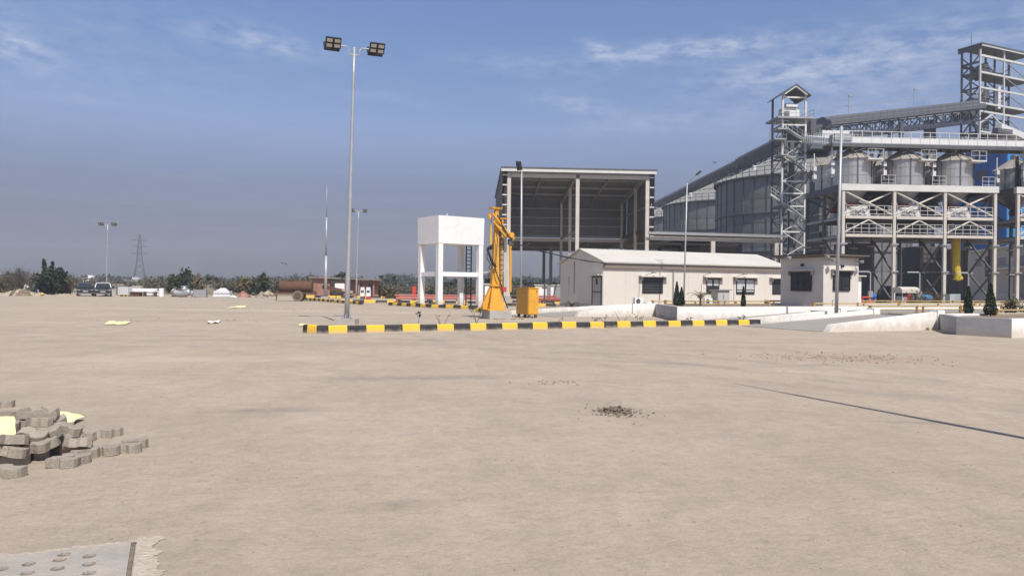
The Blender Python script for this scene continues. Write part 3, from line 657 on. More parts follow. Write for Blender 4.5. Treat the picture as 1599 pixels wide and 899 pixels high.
# stairs: flights down the front, landings at both sides
fl = [(203, 222, -1.2, TW), (243, 268, -.7, TW + .9), (320, 343, -.7, TW + .9)]
for k, (ya, yb, xa, xb) in enumerate(fl):
    za, zb = zat(1238, ya, 105), zat(1238, yb, 105)
    st = MB(); n = 10; fa, fb = Vector((.2, -.75, za)), Vector((TW - .3, -.75, zb))
    for s in (-.42, .42): st.bar(fa + Vector((0, s, 0)), fb + Vector((0, s, 0)), .06, .18)
    for i in range(n): p = fa.lerp(fb, (i + .5) / n); st.box(p.x - .14, p.x + .14, p.y - .4, p.y + .4, p.z, p.z + .05)
    st.build('stair_flight', 'steel_grey', T1)
    MB().box(xa, .2, -1.25, 1.1, za - .2, za).build('landing', 'steel_grey', T1)
    MB().box(TW - .3, xb, -1.25, 1.1, zb - .2, zb).build('landing', 'steel_grey', T1)
    railing(MB(), [(xa, -1.2, za), (.2, -1.2, za), (TW - .3, -1.2, zb), (xb, -1.2, zb)], 1.0, .9, .022).build('railing', 'steel_grey', T1)
    railing(MB(), [(xa, 1.1, za), (xa, -1.2, za)], 1.0, .9, .022).build('railing', 'steel_grey', T1)
    MB().bar((.1, -.1, za - 1.6), (-.5, -1.1, za - .2), .1).bar((TW, -.1, zb - 1.6), (TW + .5, -1.1, zb - .2), .12).build('bracket', 'steel_dark', T1)
    zc_ = zat(1238, yb + 38, 105)
    sf = MB(); fa, fb = Vector((TW - .1, 1.1, zb)), Vector((.1, 1.1, zc_))
    for s in (-.4, .4): sf.bar(fa + Vector((0, s, 0)), fb + Vector((0, s, 0)), .08, .26)
    sf.build('stair_flight', 'steel_grey', T1)
za = zat(1238, 305, 105)
MB().bar((-1.9, -.6, zat(1238, 305, 105)), (.1, -.6, zat(1238, 320, 105)), .5, .22).build('stair_flight', 'steel_paint', T1)
railing(MB(), [(-1.9, -.9, za), (.1, -.9, zat(1238, 320, 105))], 1.0, .8, .022).build('railing', 'steel_paint', T1)
zb = zat(1238, 218, 105)
MB().box(-1.5, .2, -.9, 1.0, zb - .2, zb).build('landing', 'steel_grey', T1)
railing(MB(), [(-1.45, 1.0, zb), (-1.45, -.85, zb), (.2, -.85, zb)], 1.0, .8, .022).build('railing', 'steel_grey', T1)

# ------------------------------------------------------------------ hopper bin frame
def make_frame(x, y, nbay, label, first=True):
    t = thing('bin_structure', label, 'steel frame', (x, y, 0), R(3.7), 'steel frames carrying the hopper bins')
    B = 5.2; DEP = (0, 3.9, 7.8); zt = 12.0
    for i in range(nbay + 1):
        for j, yy in enumerate(DEP):
            mat = 'steel_cream' if j == 0 else 'steel_dark'  # back rows get dark steel, standing for the shade beneath the bins
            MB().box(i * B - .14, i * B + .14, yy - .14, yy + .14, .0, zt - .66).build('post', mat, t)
            MB().box(i * B - .36, i * B + .36, yy - .28, yy + .28, 6.05, 6.2).build('splice_plate', 'steel_grey', t)
            MB().box(i * B - .36, i * B + .36, yy - .28, yy + .28, 3.38, 3.5).build('splice_plate', 'steel_grey', t)
            MB().box(i * B - .4, i * B + .4, yy - .4, yy + .4, 0, .55).build('plinth', 'concrete', t)
    L_ = nbay * B
    for i in range(nbay): railing(MB(), [(i * B + 3.9, .0, zt), (min(L_, (i + 1) * B + .1), .0, zt)], .95, .6, .02, (1.0, .55, .15)).build('railing', 'steel_paint', t)
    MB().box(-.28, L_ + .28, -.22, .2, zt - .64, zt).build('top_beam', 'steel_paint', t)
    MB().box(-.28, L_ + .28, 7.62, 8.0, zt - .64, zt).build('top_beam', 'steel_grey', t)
    for i in range(nbay + 1):
        MB().box(i * B - .18, i * B + .18, .22, 7.6, zt - .64, zt - .02).build('top_beam', 'steel_dark', t)
    MB().box(.2, L_ - .2, .24, 7.6, zt - .14, zt - .06).build('bin_deck', 'steel_dark', t)
    for zd in (8.95, 7.15):
        for i in range(nbay):
            MB().box(i * B + .22, (i + 1) * B - .22, -.14, .12, zd - .34, zd - .06).build('deck_beam', 'steel_cream', t)
            MB().box(i * B + .22, (i + 1) * B - .22, 7.7, 7.9, zd - .4, zd).build('deck_beam', 'steel_grey', t)
        MB().box(.24, L_ - .24, .15, 7.6, zd - .16, zd - .06).build('deck_floor', 'steel_dark', t)
        for i in range(nbay):
            railing(MB(), [(i * B + .3, -.12, zd), ((i + 1) * B - .3, -.12, zd)], .95, .8, .024, (1.0, .55, .14)).build('railing', 'steel_paint', t)
        for i in range(nbay + 1):
            MB().box(i * B - .12, i * B + .12, .22, 7.6, zd - .42, zd - .17).build('deck_joist', 'steel_grey', t)
    for i in range(nbay):
        a, b = i * B + .2, (i + 1) * B - .2
        MB().tube((a, -.02, zt - .75), (b, -.02, 9.05), .09).build('brace', 'steel_cream', t)
        MB().tube((b, .22, zt - .75), (a, .22, 9.05), .09).build('brace', 'steel_cream', t)
        MB().tube((a, -.02, 7.3), ((a + b) / 2, -.02, 8.5), .08).build('brace', 'steel_cream', t)
        MB().tube((b, -.02, 7.3), ((a + b) / 2, -.02, 8.5), .08).build('brace', 'steel_cream', t)
    for i in range(nbay):
        a, b = i * B + .2, (i + 1) * B - .2
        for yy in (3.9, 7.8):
            MB().bar((a, yy, zt - .8), (b, yy, 9.1), .16).build('brace', 'steel_dark', t)  # shade of the rear bays put into the brace colour
    for i in range(nbay + 1):     # side bracing in depth, its shade put in as dark steel
        x = i * B
        if nbay == 1 and i == 0: continue
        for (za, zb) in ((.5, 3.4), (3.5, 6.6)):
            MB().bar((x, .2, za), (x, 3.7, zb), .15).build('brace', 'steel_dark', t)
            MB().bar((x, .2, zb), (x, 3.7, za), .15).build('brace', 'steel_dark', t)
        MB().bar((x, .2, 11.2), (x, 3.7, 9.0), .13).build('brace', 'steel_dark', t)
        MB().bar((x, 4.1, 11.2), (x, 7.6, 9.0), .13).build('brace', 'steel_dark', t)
    return t
FX, FY = (1315.5 - 800) / F * 75, 75.0
BF = make_frame(FX, FY, 3, 'three-bay cream steel frame with railed decks carrying the row of bins')
BF2 = make_frame(FX + 17.95, FY + 1.15, 1, 'next bin frame cut off by the right edge of the picture')

BR, BZ0, BZ1, BAP = 1.88, 12.06, 14.65, 15.8
def bin_master():
    t = thing('hopper_bin', 'x', 'bin', (0, 0, 0), 0, 'small galvanised hopper bins')
    seg = 14; a = 2 * math.pi / seg
    w = MB(); k = 2; h = (BZ1 - BZ0) / 3
    for j in range(2):
        for i in range(k + 1):
            tt = a * (.012 + .976 * i / k); w.v.append((BR * math.cos(tt), BR * math.sin(tt), .02 + j * (h - .04)))
    w.f = [(0, 1, 4, 3), (1, 2, 5, 4)]
    wm = mesh_of(w, 'wall_panel', 'bin_metal')
    MB().lathe([(BR - .03, BZ0), (BR - .03, BZ1)], 28).build('core_wall', 'steel_grey', t)
    seam = MB().box(BR, BR + .07, -.05, .05, BZ0, BZ1); sm = mesh_of(seam, 'seam', 'steel_dark')
    for i in range(seg):
        for j in range(3): inst('wall_panel', wm, t, (0, 0, BZ0 + j * h), (0, 0, i * a))
        if i % 2 == 0: inst('seam', sm, t, (0, 0, 0), (0, 0, i * a))
    rp = MB(); p = lambda r, tt, z: (r * math.cos(tt), r * math.sin(tt), z)
    rp.quadset([p(BR + .22, 0, BZ1 - .05), p(BR + .22, a, BZ1 - .05), p(.35, a, BAP), p(.35, 0, BAP)], [(0, 1, 2, 3)]); rp.bar(p(BR + .22, 0, BZ1), p(.35, 0, BAP + .05), .07)
    rm = mesh_of(rp, 'roof_panel', 'bin_roof')
    for i in range(seg): inst('roof_panel', rm, t, (0, 0, 0), (0, 0, i * a))
    MB().lathe([(.45, BAP - .1), (.45, BAP + .45)], 12).build('inlet', 'steel_grey', t)
    MB().lathe([(BR, BZ0 - .02), (.30, 10.15)], 24, cap=False).build('cone', 'steel_grey', t)
    MB().lathe([(.36, 10.35), (.55, 10.25), (.55, 9.85), (.3, 9.7)], 12).build('valve', 'valve_red', t)
    # hanging roof platform with its guard rail, throwing the slanting shadow
    pf = MB().box(.2, 1.75, -BR - .75, -BR + .35, BZ1 - .30, BZ1 - .16); railing(pf, [(.2, -BR - .7, BZ1 - .15), (1.75, -BR - .7, BZ1 - .15)], .9, .7, .018); pf.build('roof_platform', 'steel_paint', t)
    railing(MB(), [(1.7, -BR - .7, BZ1 - .15), (.9, -1.0, BZ1 + .5), (.3, -.4, BAP)], .8, .6, .02).build('roof_stair', 'steel_grey', t)
    pp = MB().tube((-2.35, -.4, BZ0 + .8), (-2.35, -.4, 15.9), .06, n=6).box(-2.48, -2.15, -.6, -.2, BZ0 + 1.1, BZ0 + 1.6).box(-2.48, -2.15, -.6, -.2, BZ0 + 2.0, BZ0 + 2.45); pp.build('control_box', 'machine_white', t)
    ch = MB().box(-.2, 1.0, -.6, .4, 9.0, 9.62); ch.build('feeder', 'machine_white', t)
    return t
bm0 = bin_master(); first = True
def place_bin(root, lx, ly, label):
    global first
    p = Matrix.LocRotScale(root.location, root.rotation_euler, None) @ Vector((lx, ly, 0))
    t = bm0 if first else copy_tree(bm0); first = False
    t.location = p; t.rotation_euler = (0, 0, R(3.7)); t['label'] = label
place_bin(BF, 1.95, 1.95, 'front row bin directly behind the tall thin street pole')
place_bin(BF, 7.35, 1.95, 'middle bin of the front row on the three-bay frame')
place_bin(BF, 12.5, 1.95, 'front row bin nearest the blue building')
place_bin(BF, 1.95, 5.85, 'second row bin peeping out left of the front bins')
place_bin(BF, 7.35, 5.85, 'second row bin hidden behind the middle front bin')
place_bin(BF, 12.5, 5.85, 'second row bin behind the bin nearest the blue building')
place_bin(BF2, 4.1, 1.95, 'front bin at the very right edge of the picture')
place_bin(BF2, 4.1, 5.85, 'second row bin right of the blue building')

# bagging hoods and motors on the decks
for i in range(3):
    hx = i * 5.2 + 1.75
    p = Matrix.LocRotScale(BF.location, BF.rotation_euler, None) @ Vector((hx, 1.2, 8.96))
    hb = MB().hexa([(-1.4, -.45, 0), (1.5, -.45, 0), (1.5, .6, 0), (-1.4, .6, 0)], [(-.7, -.45, .88), (1.1, -.45, 1.0), (1.1, .6, 1.0), (-.7, .6, .88)])
    t = thing('blower', ('pale deck blower in the bay nearest the tall street pole', 'pale deck blower in the middle bay of the bin frame', 'pale deck blower in the bay nearest the blue building')[i], 'blower', p, R(3.7), 'pale blowers on the upper deck')
    hb.build('housing', 'machine_white', t)
    MB().tube((.55, -.47, .4), (.55, -.60, .4), .34, n=14).build('fan_cover', 'steel_paint', t)
    MB().box(-.6, -.1, -.5, -.46, .12, .4).build('belt_guard', 'steel_grey', t)
for i in range(3):
    p = Matrix.LocRotScale(BF.location, BF.rotation_euler, None) @ Vector((i * 5.2 + 3.0, 2.0, 7.16))
    t = thing('screw_feeder', ('dark screw feeder on lower deck behind the tall street pole', 'dark screw feeder on the middle bay of the lower deck', 'dark screw feeder on lower deck nearest the blue building')[i], 'feeder', p, R(3.7), 'dark feeders on the lower deck')
    MB().tube((-1.6, 0, .5), (1.3, 0, .5), .38, n=12).build('trough', 'steel_dark', t)
    MB().box(1.0, 1.7, -.35, .35, .1, 1.0).build('gearbox', 'steel_grey', t); MB().box(-1.5, -1.2, -.3, .3, 0, .3).box(.7, 1.0, -.3, .3, 0, .3).build('foot', 'steel_dark', t)

# walkway conveyor over the bins
wk = thing('bin_conveyor', 'white sided conveyor walkway with handrails running above the bins', 'conveyor', (FX, FY, 0), R(3.7))
wz = 16.15
MB().box(1.4, 27, 1.15, 1.95, wz + .1, wz + .68).build('conveyor_casing', 'machine_white', wk)
MB().box(-.4, 1.3, 1.0, 2.2, wz + .1, wz + 1.0).build('drive_casing', 'steel_grey', wk)
MB().box(-1.0, 27, .35, 2.3, wz - .08, wz).build('walkway_deck', 'steel_grey', wk)
for yy in (.4, 2.2): MB().box(-1, 27, yy - .1, yy + .1, wz - .42, wz - .1).build('beam', 'steel_dark', wk)
railing(MB(), [(-.9, .38, wz), (27, .38, wz)], 1.15, 1.0, .032, (1.0, .5)).build('railing', 'steel_paint', wk)
railing(MB(), [(-.9, 2.28, wz), (27, 2.28, wz)], 1.15, 1.25, .03, (1.0, .55)).build('railing', 'steel_grey', wk)
for x in (4.7, 9.9, 15.2, 20.4):
    MB().box(x - .12, x + .12, 3.2, 3.45, 12, wz - .45).build('support', 'steel_navy', wk)
    MB().bar((x, 3.3, wz - 2.2), (x, 1.6, wz - .5), .14).build('support', 'steel_navy', wk)
for x in (1.95, 7.35, 12.5, 19.9): MB().tube((x, 1.95, wz - .3), (x, 1.95, BAP + .3), .28, n=10).build('drop_spout', 'steel_grey', wk)
rk = random.Random(8)
for x in (1.95, 7.35, 12.5, 19.9):
    kn = MB()
    for _ in range(14):
        a = Vector((x + rk.uniform(-1.2, 1.2), 1.2 + rk.uniform(-.8, .8), wz - rk.uniform(.3, 1.0))); kn.bar(a, a + Vector((rk.uniform(-.8, .8), rk.uniform(-.4, .4), rk.uniform(-.5, .5))), .08)
    kn.build('spout_bracing', 'steel_grey', wk)
# bridge from the stair tower to the bins
br = thing('link_bridge', 'railed white conveyor bridge from the stair tower to the first bins', 'bridge', (0, 0, 0))
a, b = at(1262, 222, 104.5), at(1326, 229, 79.5)
d = (b - a).normalized(); sd = Vector((d.y, -d.x, 0)).normalized()
MB().bar(a, b, 1.6, .22).build('bridge_deck', 'steel_paint', br)
MB().bar(a + Vector((0, 0, .62)), b + Vector((0, 0, .5)), .8, .5).build('conveyor_casing', 'machine_white', br)
for s in (-.8, .8): railing(MB(), [a + sd * s, b + sd * s], 1.25, 1.5, .025).build('railing', 'steel_paint', br)
MB().tube(a.lerp(b, .55) - Vector((0, 0, .2)), Vector((a.lerp(b, .55).x, a.lerp(b, .55).y, 0)), .12).build('support', 'steel_dark', br)

# tall dark shaft left of the bins
b = at(1284, 447, 86)
dl = thing('aspiration_shaft', 'tall narrow dark clad shaft standing left of the hopper bins', 'shaft', (b.x, 86, 0), PA)
MB().box(-.45, .5, 0, 2.5, 0, zat(1284, 262, 86)).build('casing', 'steel_dark', dl)
for z in range(2, 15, 2): MB().box(-.5, .55, -.06, 2.56, z, z + .12).build('band', 'steel_grey', dl)
ldz = zat(1292, 345, 84)
ld = MB()
for x in (-.22, .22): ld.bar((x, 0, 0), (x, 0, ldz), .05)
k = .3
while k < ldz: ld.bar((-.22, 0, k), (.22, 0, k), .035); k += .32
b = at(1293, 447, 84); lo = thing('cage_ladder', 'pale caged ladder climbing beside the dark shaft', 'ladder', (b.x, 84, 0), PA)
ld.build('ladder_rails', 'galv', lo)
cg = MB()
for z in [2.4 + i * .9 for i in range(int((ldz - 2.4) / .9) + 1)]:
    pts = [(.36 * math.cos(t), -.36 + -.36 * math.sin(t) + .36, z) for t in [math.pi * i / 6 for i in range(7)]]; cg.path(pts, .02, 4)
for t in (.5, 1.57, 2.64): cg.bar((.36 * math.cos(t), -.36 * math.sin(t), 2.4), (.36 * math.cos(t), -.36 * math.sin(t), ldz), .035)
cg.build('ladder_cage', 'galv', lo)

# dark machinery under and behind the frame
def dark_block(px0, px1, D, ztop, label, mat='steel_dark', name='machine_cabinet', depth=3.0):
    x0, x1 = (px0 - 800) / F * D, (px1 - 800) / F * D
    t = thing(name, label, 'machine', (x0, D, 0), PA)
    w = x1 - x0
    MB().box(0, w, 0, depth, .5, ztop).build('casing', mat, t)
    MB().box(-.1, w + .1, -.1, depth + .1, 0, .5).build('base', 'concrete', t)
    n = max(2, int(w / 1.1))
    for i in range(n):
        MB().box(i * w / n + .06, (i + 1) * w / n - .06, -.05, -.003, .7, ztop - .2).build('panel', mat, t)
    MB().box(-.08, w + .08, -.08, .02, ztop * .55, ztop * .55 + .12).build('band', 'steel_grey', t)
    return t
dark_block(1322, 1362, 86.5, 6.9, 'tall dark panelled dryer casing behind the left bay of the bin frame')
dark_block(1432, 1474, 86.5, 6.6, 'dark panelled dryer casing behind the middle bay of the bin frame')
dark_block(1478, 1512, 86.0, 6.3, 'dark panelled dryer casing beside the hanging yellow hose')
dark_block(1386, 1432, 88.5, 2.1, 'long low dark trough under the middle of the bin frame', depth=1.5)
hs = thing('dust_hose', 'fat yellow flexible hose hanging under the right bay of the bin frame', 'hose', (at(1492, 447, 78).x, 78, 0), 0)
MB().path([(0, 0, 7.0), (0, 0, 5.6), (.02, 0, 4.4), (.1, 0, 3.6), (.2, 0, 3.0)], .44, 12, .36).build('sleeve', 'yellow_hose', hs)
MB().path([(-.1, -.05, 3.0), (.2, -.05, 2.8), (.65, -.1, 2.9)], .3, 8, .18).build('tied_end', 'yellow_hose', hs)
for i in range(3):
    px = (1359, 1436, 1512)[i]; b = at(px, 447, 74)
    t = thing('lamp_gooseneck', ('slim grey drop pipe with a box beside the guard cabin', 'slim grey drop pipe with a box at the second frame post', 'slim grey drop pipe with a box at the last frame post')[i], 'pipe', (b.x, 74, 0), 0, 'slim drop pipes along the front of the bin frame')
    MB().path([(-1.2, 0, 3.35), (-.1, 0, 3.35), (0, 0, 3.2), (0, 0, 1.5)], .06, 6).build('pipe', 'galv_pole', t)
    MB().box(-.2, .2, -.15, .15, .9, 1.5).build('box', 'galv', t)
    MB().bar((0, 0, 0), (0, 0, .9), .08).build('stand', 'steel_grey', t)
t = thing('motor', 'bright blue electric motor on a stand under the bin frame', 'motor', (at(1444, 447, 76).x, 76, 0), R(5))
MB().tube((-.75, 0, .95), (.65, 0, .85), .3, n=14).build('body', 'blue_motor', t); MB().bar((-.3, 0, 0), (-.3, 0, .7), .12).bar((.3, 0, 0), (.3, 0, .65), .12).build('stand', 'steel_dark', t)
t = thing('motor', 'dark blue motor beside the guard cabin at the frame foot', 'motor', (at(1365, 447, 76).x, 76, 0), R(5))
MB().tube((-.4, 0, 1.0), (.4, 0, .95), .26, n=12).build('body', 'blue_dark_shaded', t); MB().bar((0, 0, 0), (0, 0, .8), .12).build('stand', 'steel_dark', t)

# ------------------------------------------------------------------ tall dark tower
T2 = thing('headhouse_tower', 'tallest steel tower with flat dark roof and several machine floors', 'tower', (tw2_c.x, tw2_c.y, 0), R(25))
w2, d2 = 6.9, 1.75
ztop = zat(1527, 70, 140)
zf2 = [zat(1527, p, 140) for p in (250, 205, 173, 160, 136, 112)]
xs2 = (0, w2, 2 * w2 + .2)
for x in xs2:
    for y in (0, d2, 2 * d2):
        if x == xs2[2] and y == d2: continue
        MB().box(x - .14, x + .14, y - .14, y + .14, 0, ztop).build('post', 'steel_paint' if y == 0 else 'steel_dark', T2)  # posts behind the front row have their shade in the colour
for i, z in enumerate(zf2):
    if i in (1, 3, 5):
        MB().box(.2, xs2[2] + .8, .2, 2 * d2, z - .25, z).build('floor', 'steel_dark', T2)
        railing(MB(), [(.2, -.1, z), (w2, -.1, z), (xs2[2], -.1, z)], 1.1, 1.3, .025).build('railing', 'steel_grey', T2)
        railing(MB(), [(-.1, .2, z), (-.1, 2 * d2, z)], 1.1, 1.3, .025).build('railing', 'steel_dark', T2)
    MB().box(.2, w2 - .2, -.14, .14, z - .2, z + .12).build('cross_beam', 'steel_paint', T2)
    MB().box(w2 + .2, xs2[2] - .2, -.14, .14, z - .2, z + .12).build('cross_beam', 'steel_paint', T2)
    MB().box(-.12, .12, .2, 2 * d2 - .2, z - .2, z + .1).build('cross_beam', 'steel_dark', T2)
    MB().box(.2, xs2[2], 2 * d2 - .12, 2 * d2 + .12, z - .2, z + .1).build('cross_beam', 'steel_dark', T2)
zb2 = zat(1527, 86, 140)
MB().box(-.1, xs2[2] + .2, -.17, .17, zb2 - .25, zb2 + .15).build('cross_beam', 'steel_paint', T2)
MB().box(-.12, .12, .2, 2 * d2 - .2, zb2 - 1.4, zb2 - 1.0).build('cross_beam', 'steel_dark', T2)
MB().box(.2, xs2[2], 2 * d2 - .12, 2 * d2 + .12, zb2 - 1.6, zb2 - 1.1).build('cross_beam', 'steel_dark', T2)
zlist = zf2 + [zb2]
for a, b in zip(zlist[:-1], zlist[1:]):
    if b - a < 2.2: continue
    MB().bar((0, .2, a), (0, 2 * d2 - .2, b), .18).bar((0, .2, b), (0, 2 * d2 - .2, a), .18).build('brace', 'steel_dark', T2)
    MB().bar((w2 + .2, 2 * d2, a), (xs2[2], 2 * d2, b), .16).bar((w2 + .2, 2 * d2, b), (xs2[2], 2 * d2, a), .16).build('brace', 'steel_dark', T2)
    MB().bar((w2 + .3, 0, b - .2), (xs2[2] - .1, 0, a + .2), .13).build('brace', 'steel_grey', T2)
zl = [zat(1527, p, 140) for p in (192, 176)]
MB().bar((.2, -.02, zl[0]), (w2 / 2, -.02, zl[1]), .2).bar((w2 - .2, -.02, zl[0]), (w2 / 2, -.02, zl[1]), .2).build('brace', 'steel_paint', T2)
MB().hexa([(-.5, -.7, ztop - .05), (xs2[2] + 1.2, -.7, ztop - .05), (xs2[2] + 1.2, 2 * d2 + .6, ztop - .05), (-.5, 2 * d2 + .6, ztop - .05)], [(-.5, -.7, ztop + .18), (xs2[2] + 1.2, -.7, ztop + .18), (xs2[2] + 1.2, 2 * d2 + .6, ztop + .18), (-.5, 2 * d2 + .6, ztop + .18)]).build('roof', 'steel_dark', T2)
MB().box(-.4, xs2[2] + 1.1, -.62, -.52, ztop - .35, ztop - .06).build('roof_trim', 'steel_paint', T2)
MB().box(-.42, -.32, -.5, 2 * d2 + .5, ztop - .8, ztop - .06).build('roof_trim', 'steel_dark', T2)
MB().tube((4.3, 2.0, 0), (4.3, 2.0, zat(1527, 128, 140)), .85, n=16).build('vertical_duct', 'steel_dark', T2)
MB().bar((2.2, 2.0, zat(1527, 111, 140)), (4.6, 2.0, zat(1527, 98, 140)), 1.6, 2.2).build('elevator_head', 'steel_dark', T2)
MB().box(5.2, 5.9, -.1, .6, zat(1527, 165, 140), zat(1527, 130, 140)).build('control_box', 'machine_white', T2)
MB().bar((-3.5, 2.0, zat(1527, 180, 140)), (1.5, 2.0, zat(1527, 160, 140)), 2.6, 2.6).build('conveyor_head', 'steel_dark', T2)
MB().bar((-2.4, .2, zat(1527, 178, 140)), (0, .2, zat(1527, 212, 140)), .3).build('brace', 'steel_navy', T2)
st = MB()
for (za, zb, xa, xb) in ((zf2[1], zf2[3], 2.6, .4), (zf2[3], zf2[4], .4, 2.4)):
    for s in (1.0, 1.8): st.bar((xa, s, za), (xb, s, zb), .1, .3)
st.build('stair_flight', 'steel_grey', T2)
MB().tube((-.3, 1.5, ztop), (-.3, 1.5, ztop + 2.6), .04, n=5).build('lightning_rod', 'steel_dark', T2)
MB().box(3.2, 7.5, -1.4, -.3, zat(1527, 206, 140), zat(1527, 199, 140)).build('side_platform', 'steel_dark', T2)
MB().bar((4.2, -.8, zat(1540, 196, 140)), (11, -.8, zat(1580, 206, 140)), 1.2, 1.1).build('side_conveyor', 'machine_white', T2)

# blue clad building
bb = thing('blue_building', 'tall blue clad building rising between the hopper bins', 'building', ((1571 - 800) / F * 125, 125, 0), R(25))
zt = zat(1571, 231, 125)
n = 6; wv = 9.0 / n
for i in range(n):
    MB().box(-.06, 0.04, i * wv + .02, (i + 1) * wv - .02, .3, zt - .3 + (i % 2) * .02).build('wall_panel', 'blue_dark_shaded', bb)  # this face turns from the sun; its shade is in the panel colour
for i in range(5):
    MB().box(i * 2.4 + .06, (i + 1) * 2.4 - .02, -.05, .05, .3, zt - .3).build('wall_panel', 'blue_sunlit', bb)  # same cladding, with the sunlit tone put into the colour
MB().box(.06, 12, .06, 9, 0, zt - .35).build('core', 'blue_dark_shaded', bb)
MB().box(-.3, 12.2, -.3, 9.2, zt - .3, zt).build('roof', 'blue_dark_shaded', bb)
MB().box(-.12, -.065, 3.2, 5.0, zat(1540, 280, 128), zat(1540, 265, 128)).build('vent', 'steel_dark', bb)

# grey warehouse behind on the right
whp = Vector(((1599 - 800) / F * 90, 90, 0)); whq = Vector(((1512 - 800) / F * 109, 109, 0))
wd = (whq - whp); wl = wd.length
wh = thing('warehouse', 'grey clad warehouse with square windows behind the bin frame', 'warehouse', whp - wd.normalized() * 8, math.atan2(wd.y, wd.x))
wl += 8; zh = 7.0
MB().box(0, wl, -14, -.05, 0, zh).build('wall', 'warehouse', wh)
for i in range(12):
    MB().box(i * wl / 12 + .015, (i + 1) * wl / 12 - .015, -.05, 0, 1.4, zh - .05).build('wall_panel', 'warehouse', wh)
MB().box(-.2, wl + .2, -14.2, .35, zh, zh + .22).build('roof', 'warehouse_trim', wh)
MB().box(0, wl, -.04, .08, 0, 1.36).build('plinth', 'warehouse_trim', wh)
def wwin(px0, px1, py0, py1, name, mat):
    pts = [on_front(wh, px, py) for px in (px0, px1) for py in (py0, py1)]
    x0, x1 = min(p.x for p in pts), max(p.x for p in pts); z0, z1 = min(p.z for p in pts), max(p.z for p in pts)
    f = MB().box(x0 - .12, x1 + .12, .005, .1, z0 - .12, z1 + .12).build(name, 'warehouse_trim' if name == 'window' else mat, wh)
    MB().box(x0, x1, .1, .12, z0, z1).build('pane' if name == 'window' else 'shutter_panel', mat, f)
wwin(1560, 1571, 402, 414, 'window', 'shutter'); wwin(1524, 1534, 404, 416, 'window', 'shutter'); wwin(1592, 1604, 399, 414, 'window', 'shutter')
wwin(1540, 1547, 402, 430, 'door', 'steel_dark'); wwin(1580, 1612, 428, 463, 'roller_door', 'shutter')
p_ = on_front(wh, 1580, 419); MB().box(-.5, p_.x + 6, .1, .8, p_.z - .1, p_.z + .15).build('awning', 'warehouse_trim', wh)
# ------------------------------------------------------------------ white office
of = thing('office', 'long low cream office with gable end and four dark windows', 'office', ((942 - 800) / F * 57, 57, 0), R(25))
OL, OW, OB, OE, OR_ = 17.8, 6.6, .28, 3.55, 4.55
NP = 9
MB().box(-.05, OL + .05, -.05, OW + .05, 0, OB).build('plinth', 'concrete', of)
MB().box(.03, OL - .03, .03, OW - .03, OB, OE).build('core_wall', 'cream_panel', of)
ro = random.Random(2)
for i in range(NP):
    w = OL / NP
    MB().box(i * w + .004, (i + 1) * w - .004, -.02 - ro.uniform(0, .004), .03, OB, OE).build('wall_panel', 'cream_panel', of)
for i in range(4):
    w = OW / 4; y0, y1 = i * w + (.035 if i == 0 else .004), (i + 1) * w - .004
    zz = lambda y: OE + (OR_ - OE) * (1 - abs(y - OW / 2) / (OW / 2)) - .05
    MB().hexa([(-.02, y0, OB), (.03, y0, OB), (.03, y1, OB), (-.02, y1, OB)], [(-.02, y0, zz(y0)), (.03, y0, zz(y0)), (.03, y1, zz(y1)), (-.02, y1, zz(y1))]).build('gable_panel', 'cream_panel_side', of)
zr = lambda y: OE + (OR_ - OE) * (1 - abs(y - OW / 2) / (OW / 2))
ovh, oe = .18, .34
zl_ = OE - oe * (OR_ - OE) / (OW / 2)
MB().hexa([(-ovh, -oe, zl_), (OL + ovh, -oe, zl_), (OL + ovh, OW / 2, OR_), (-ovh, OW / 2, OR_)], [(-ovh, -oe, zl_ + .09), (OL + ovh, -oe, zl_ + .09), (OL + ovh, OW / 2, OR_ + .09), (-ovh, OW / 2, OR_ + .09)]).build('roof_slope', 'cream_roof', of)
MB().hexa([(-ovh, OW + oe, zl_), (-ovh, OW / 2 + .005, OR_), (OL + ovh, OW / 2 + .005, OR_), (OL + ovh, OW + oe, zl_)], [(-ovh, OW + oe, zl_ + .09), (-ovh, OW / 2 + .005, OR_ + .09), (OL + ovh, OW / 2 + .005, OR_ + .09), (OL + ovh, OW + oe, zl_ + .09)]).build('roof_slope', 'cream_roof', of)
MB().box(-ovh + .02, OL + ovh - .02, -oe + .04, -oe + .06, zl_ - .06, zl_ + .01).build('gutter', 'cream_roof', of)
MB().box(.02, OL, -.20, -.022, OE - .50, OE - .12).build('fascia_and_shadow', 'brown_fascia_shade', of)  # brown strip along the wall top, painting the shadow of the eave
dp = on_front(of, 1050.5, 445); MB().tube((dp.x, -.09, OB), (dp.x, -.09, OE - .5), .05, n=8).build('front_tube', 'steel_grey', of)  # thin grey upright tube on the office front
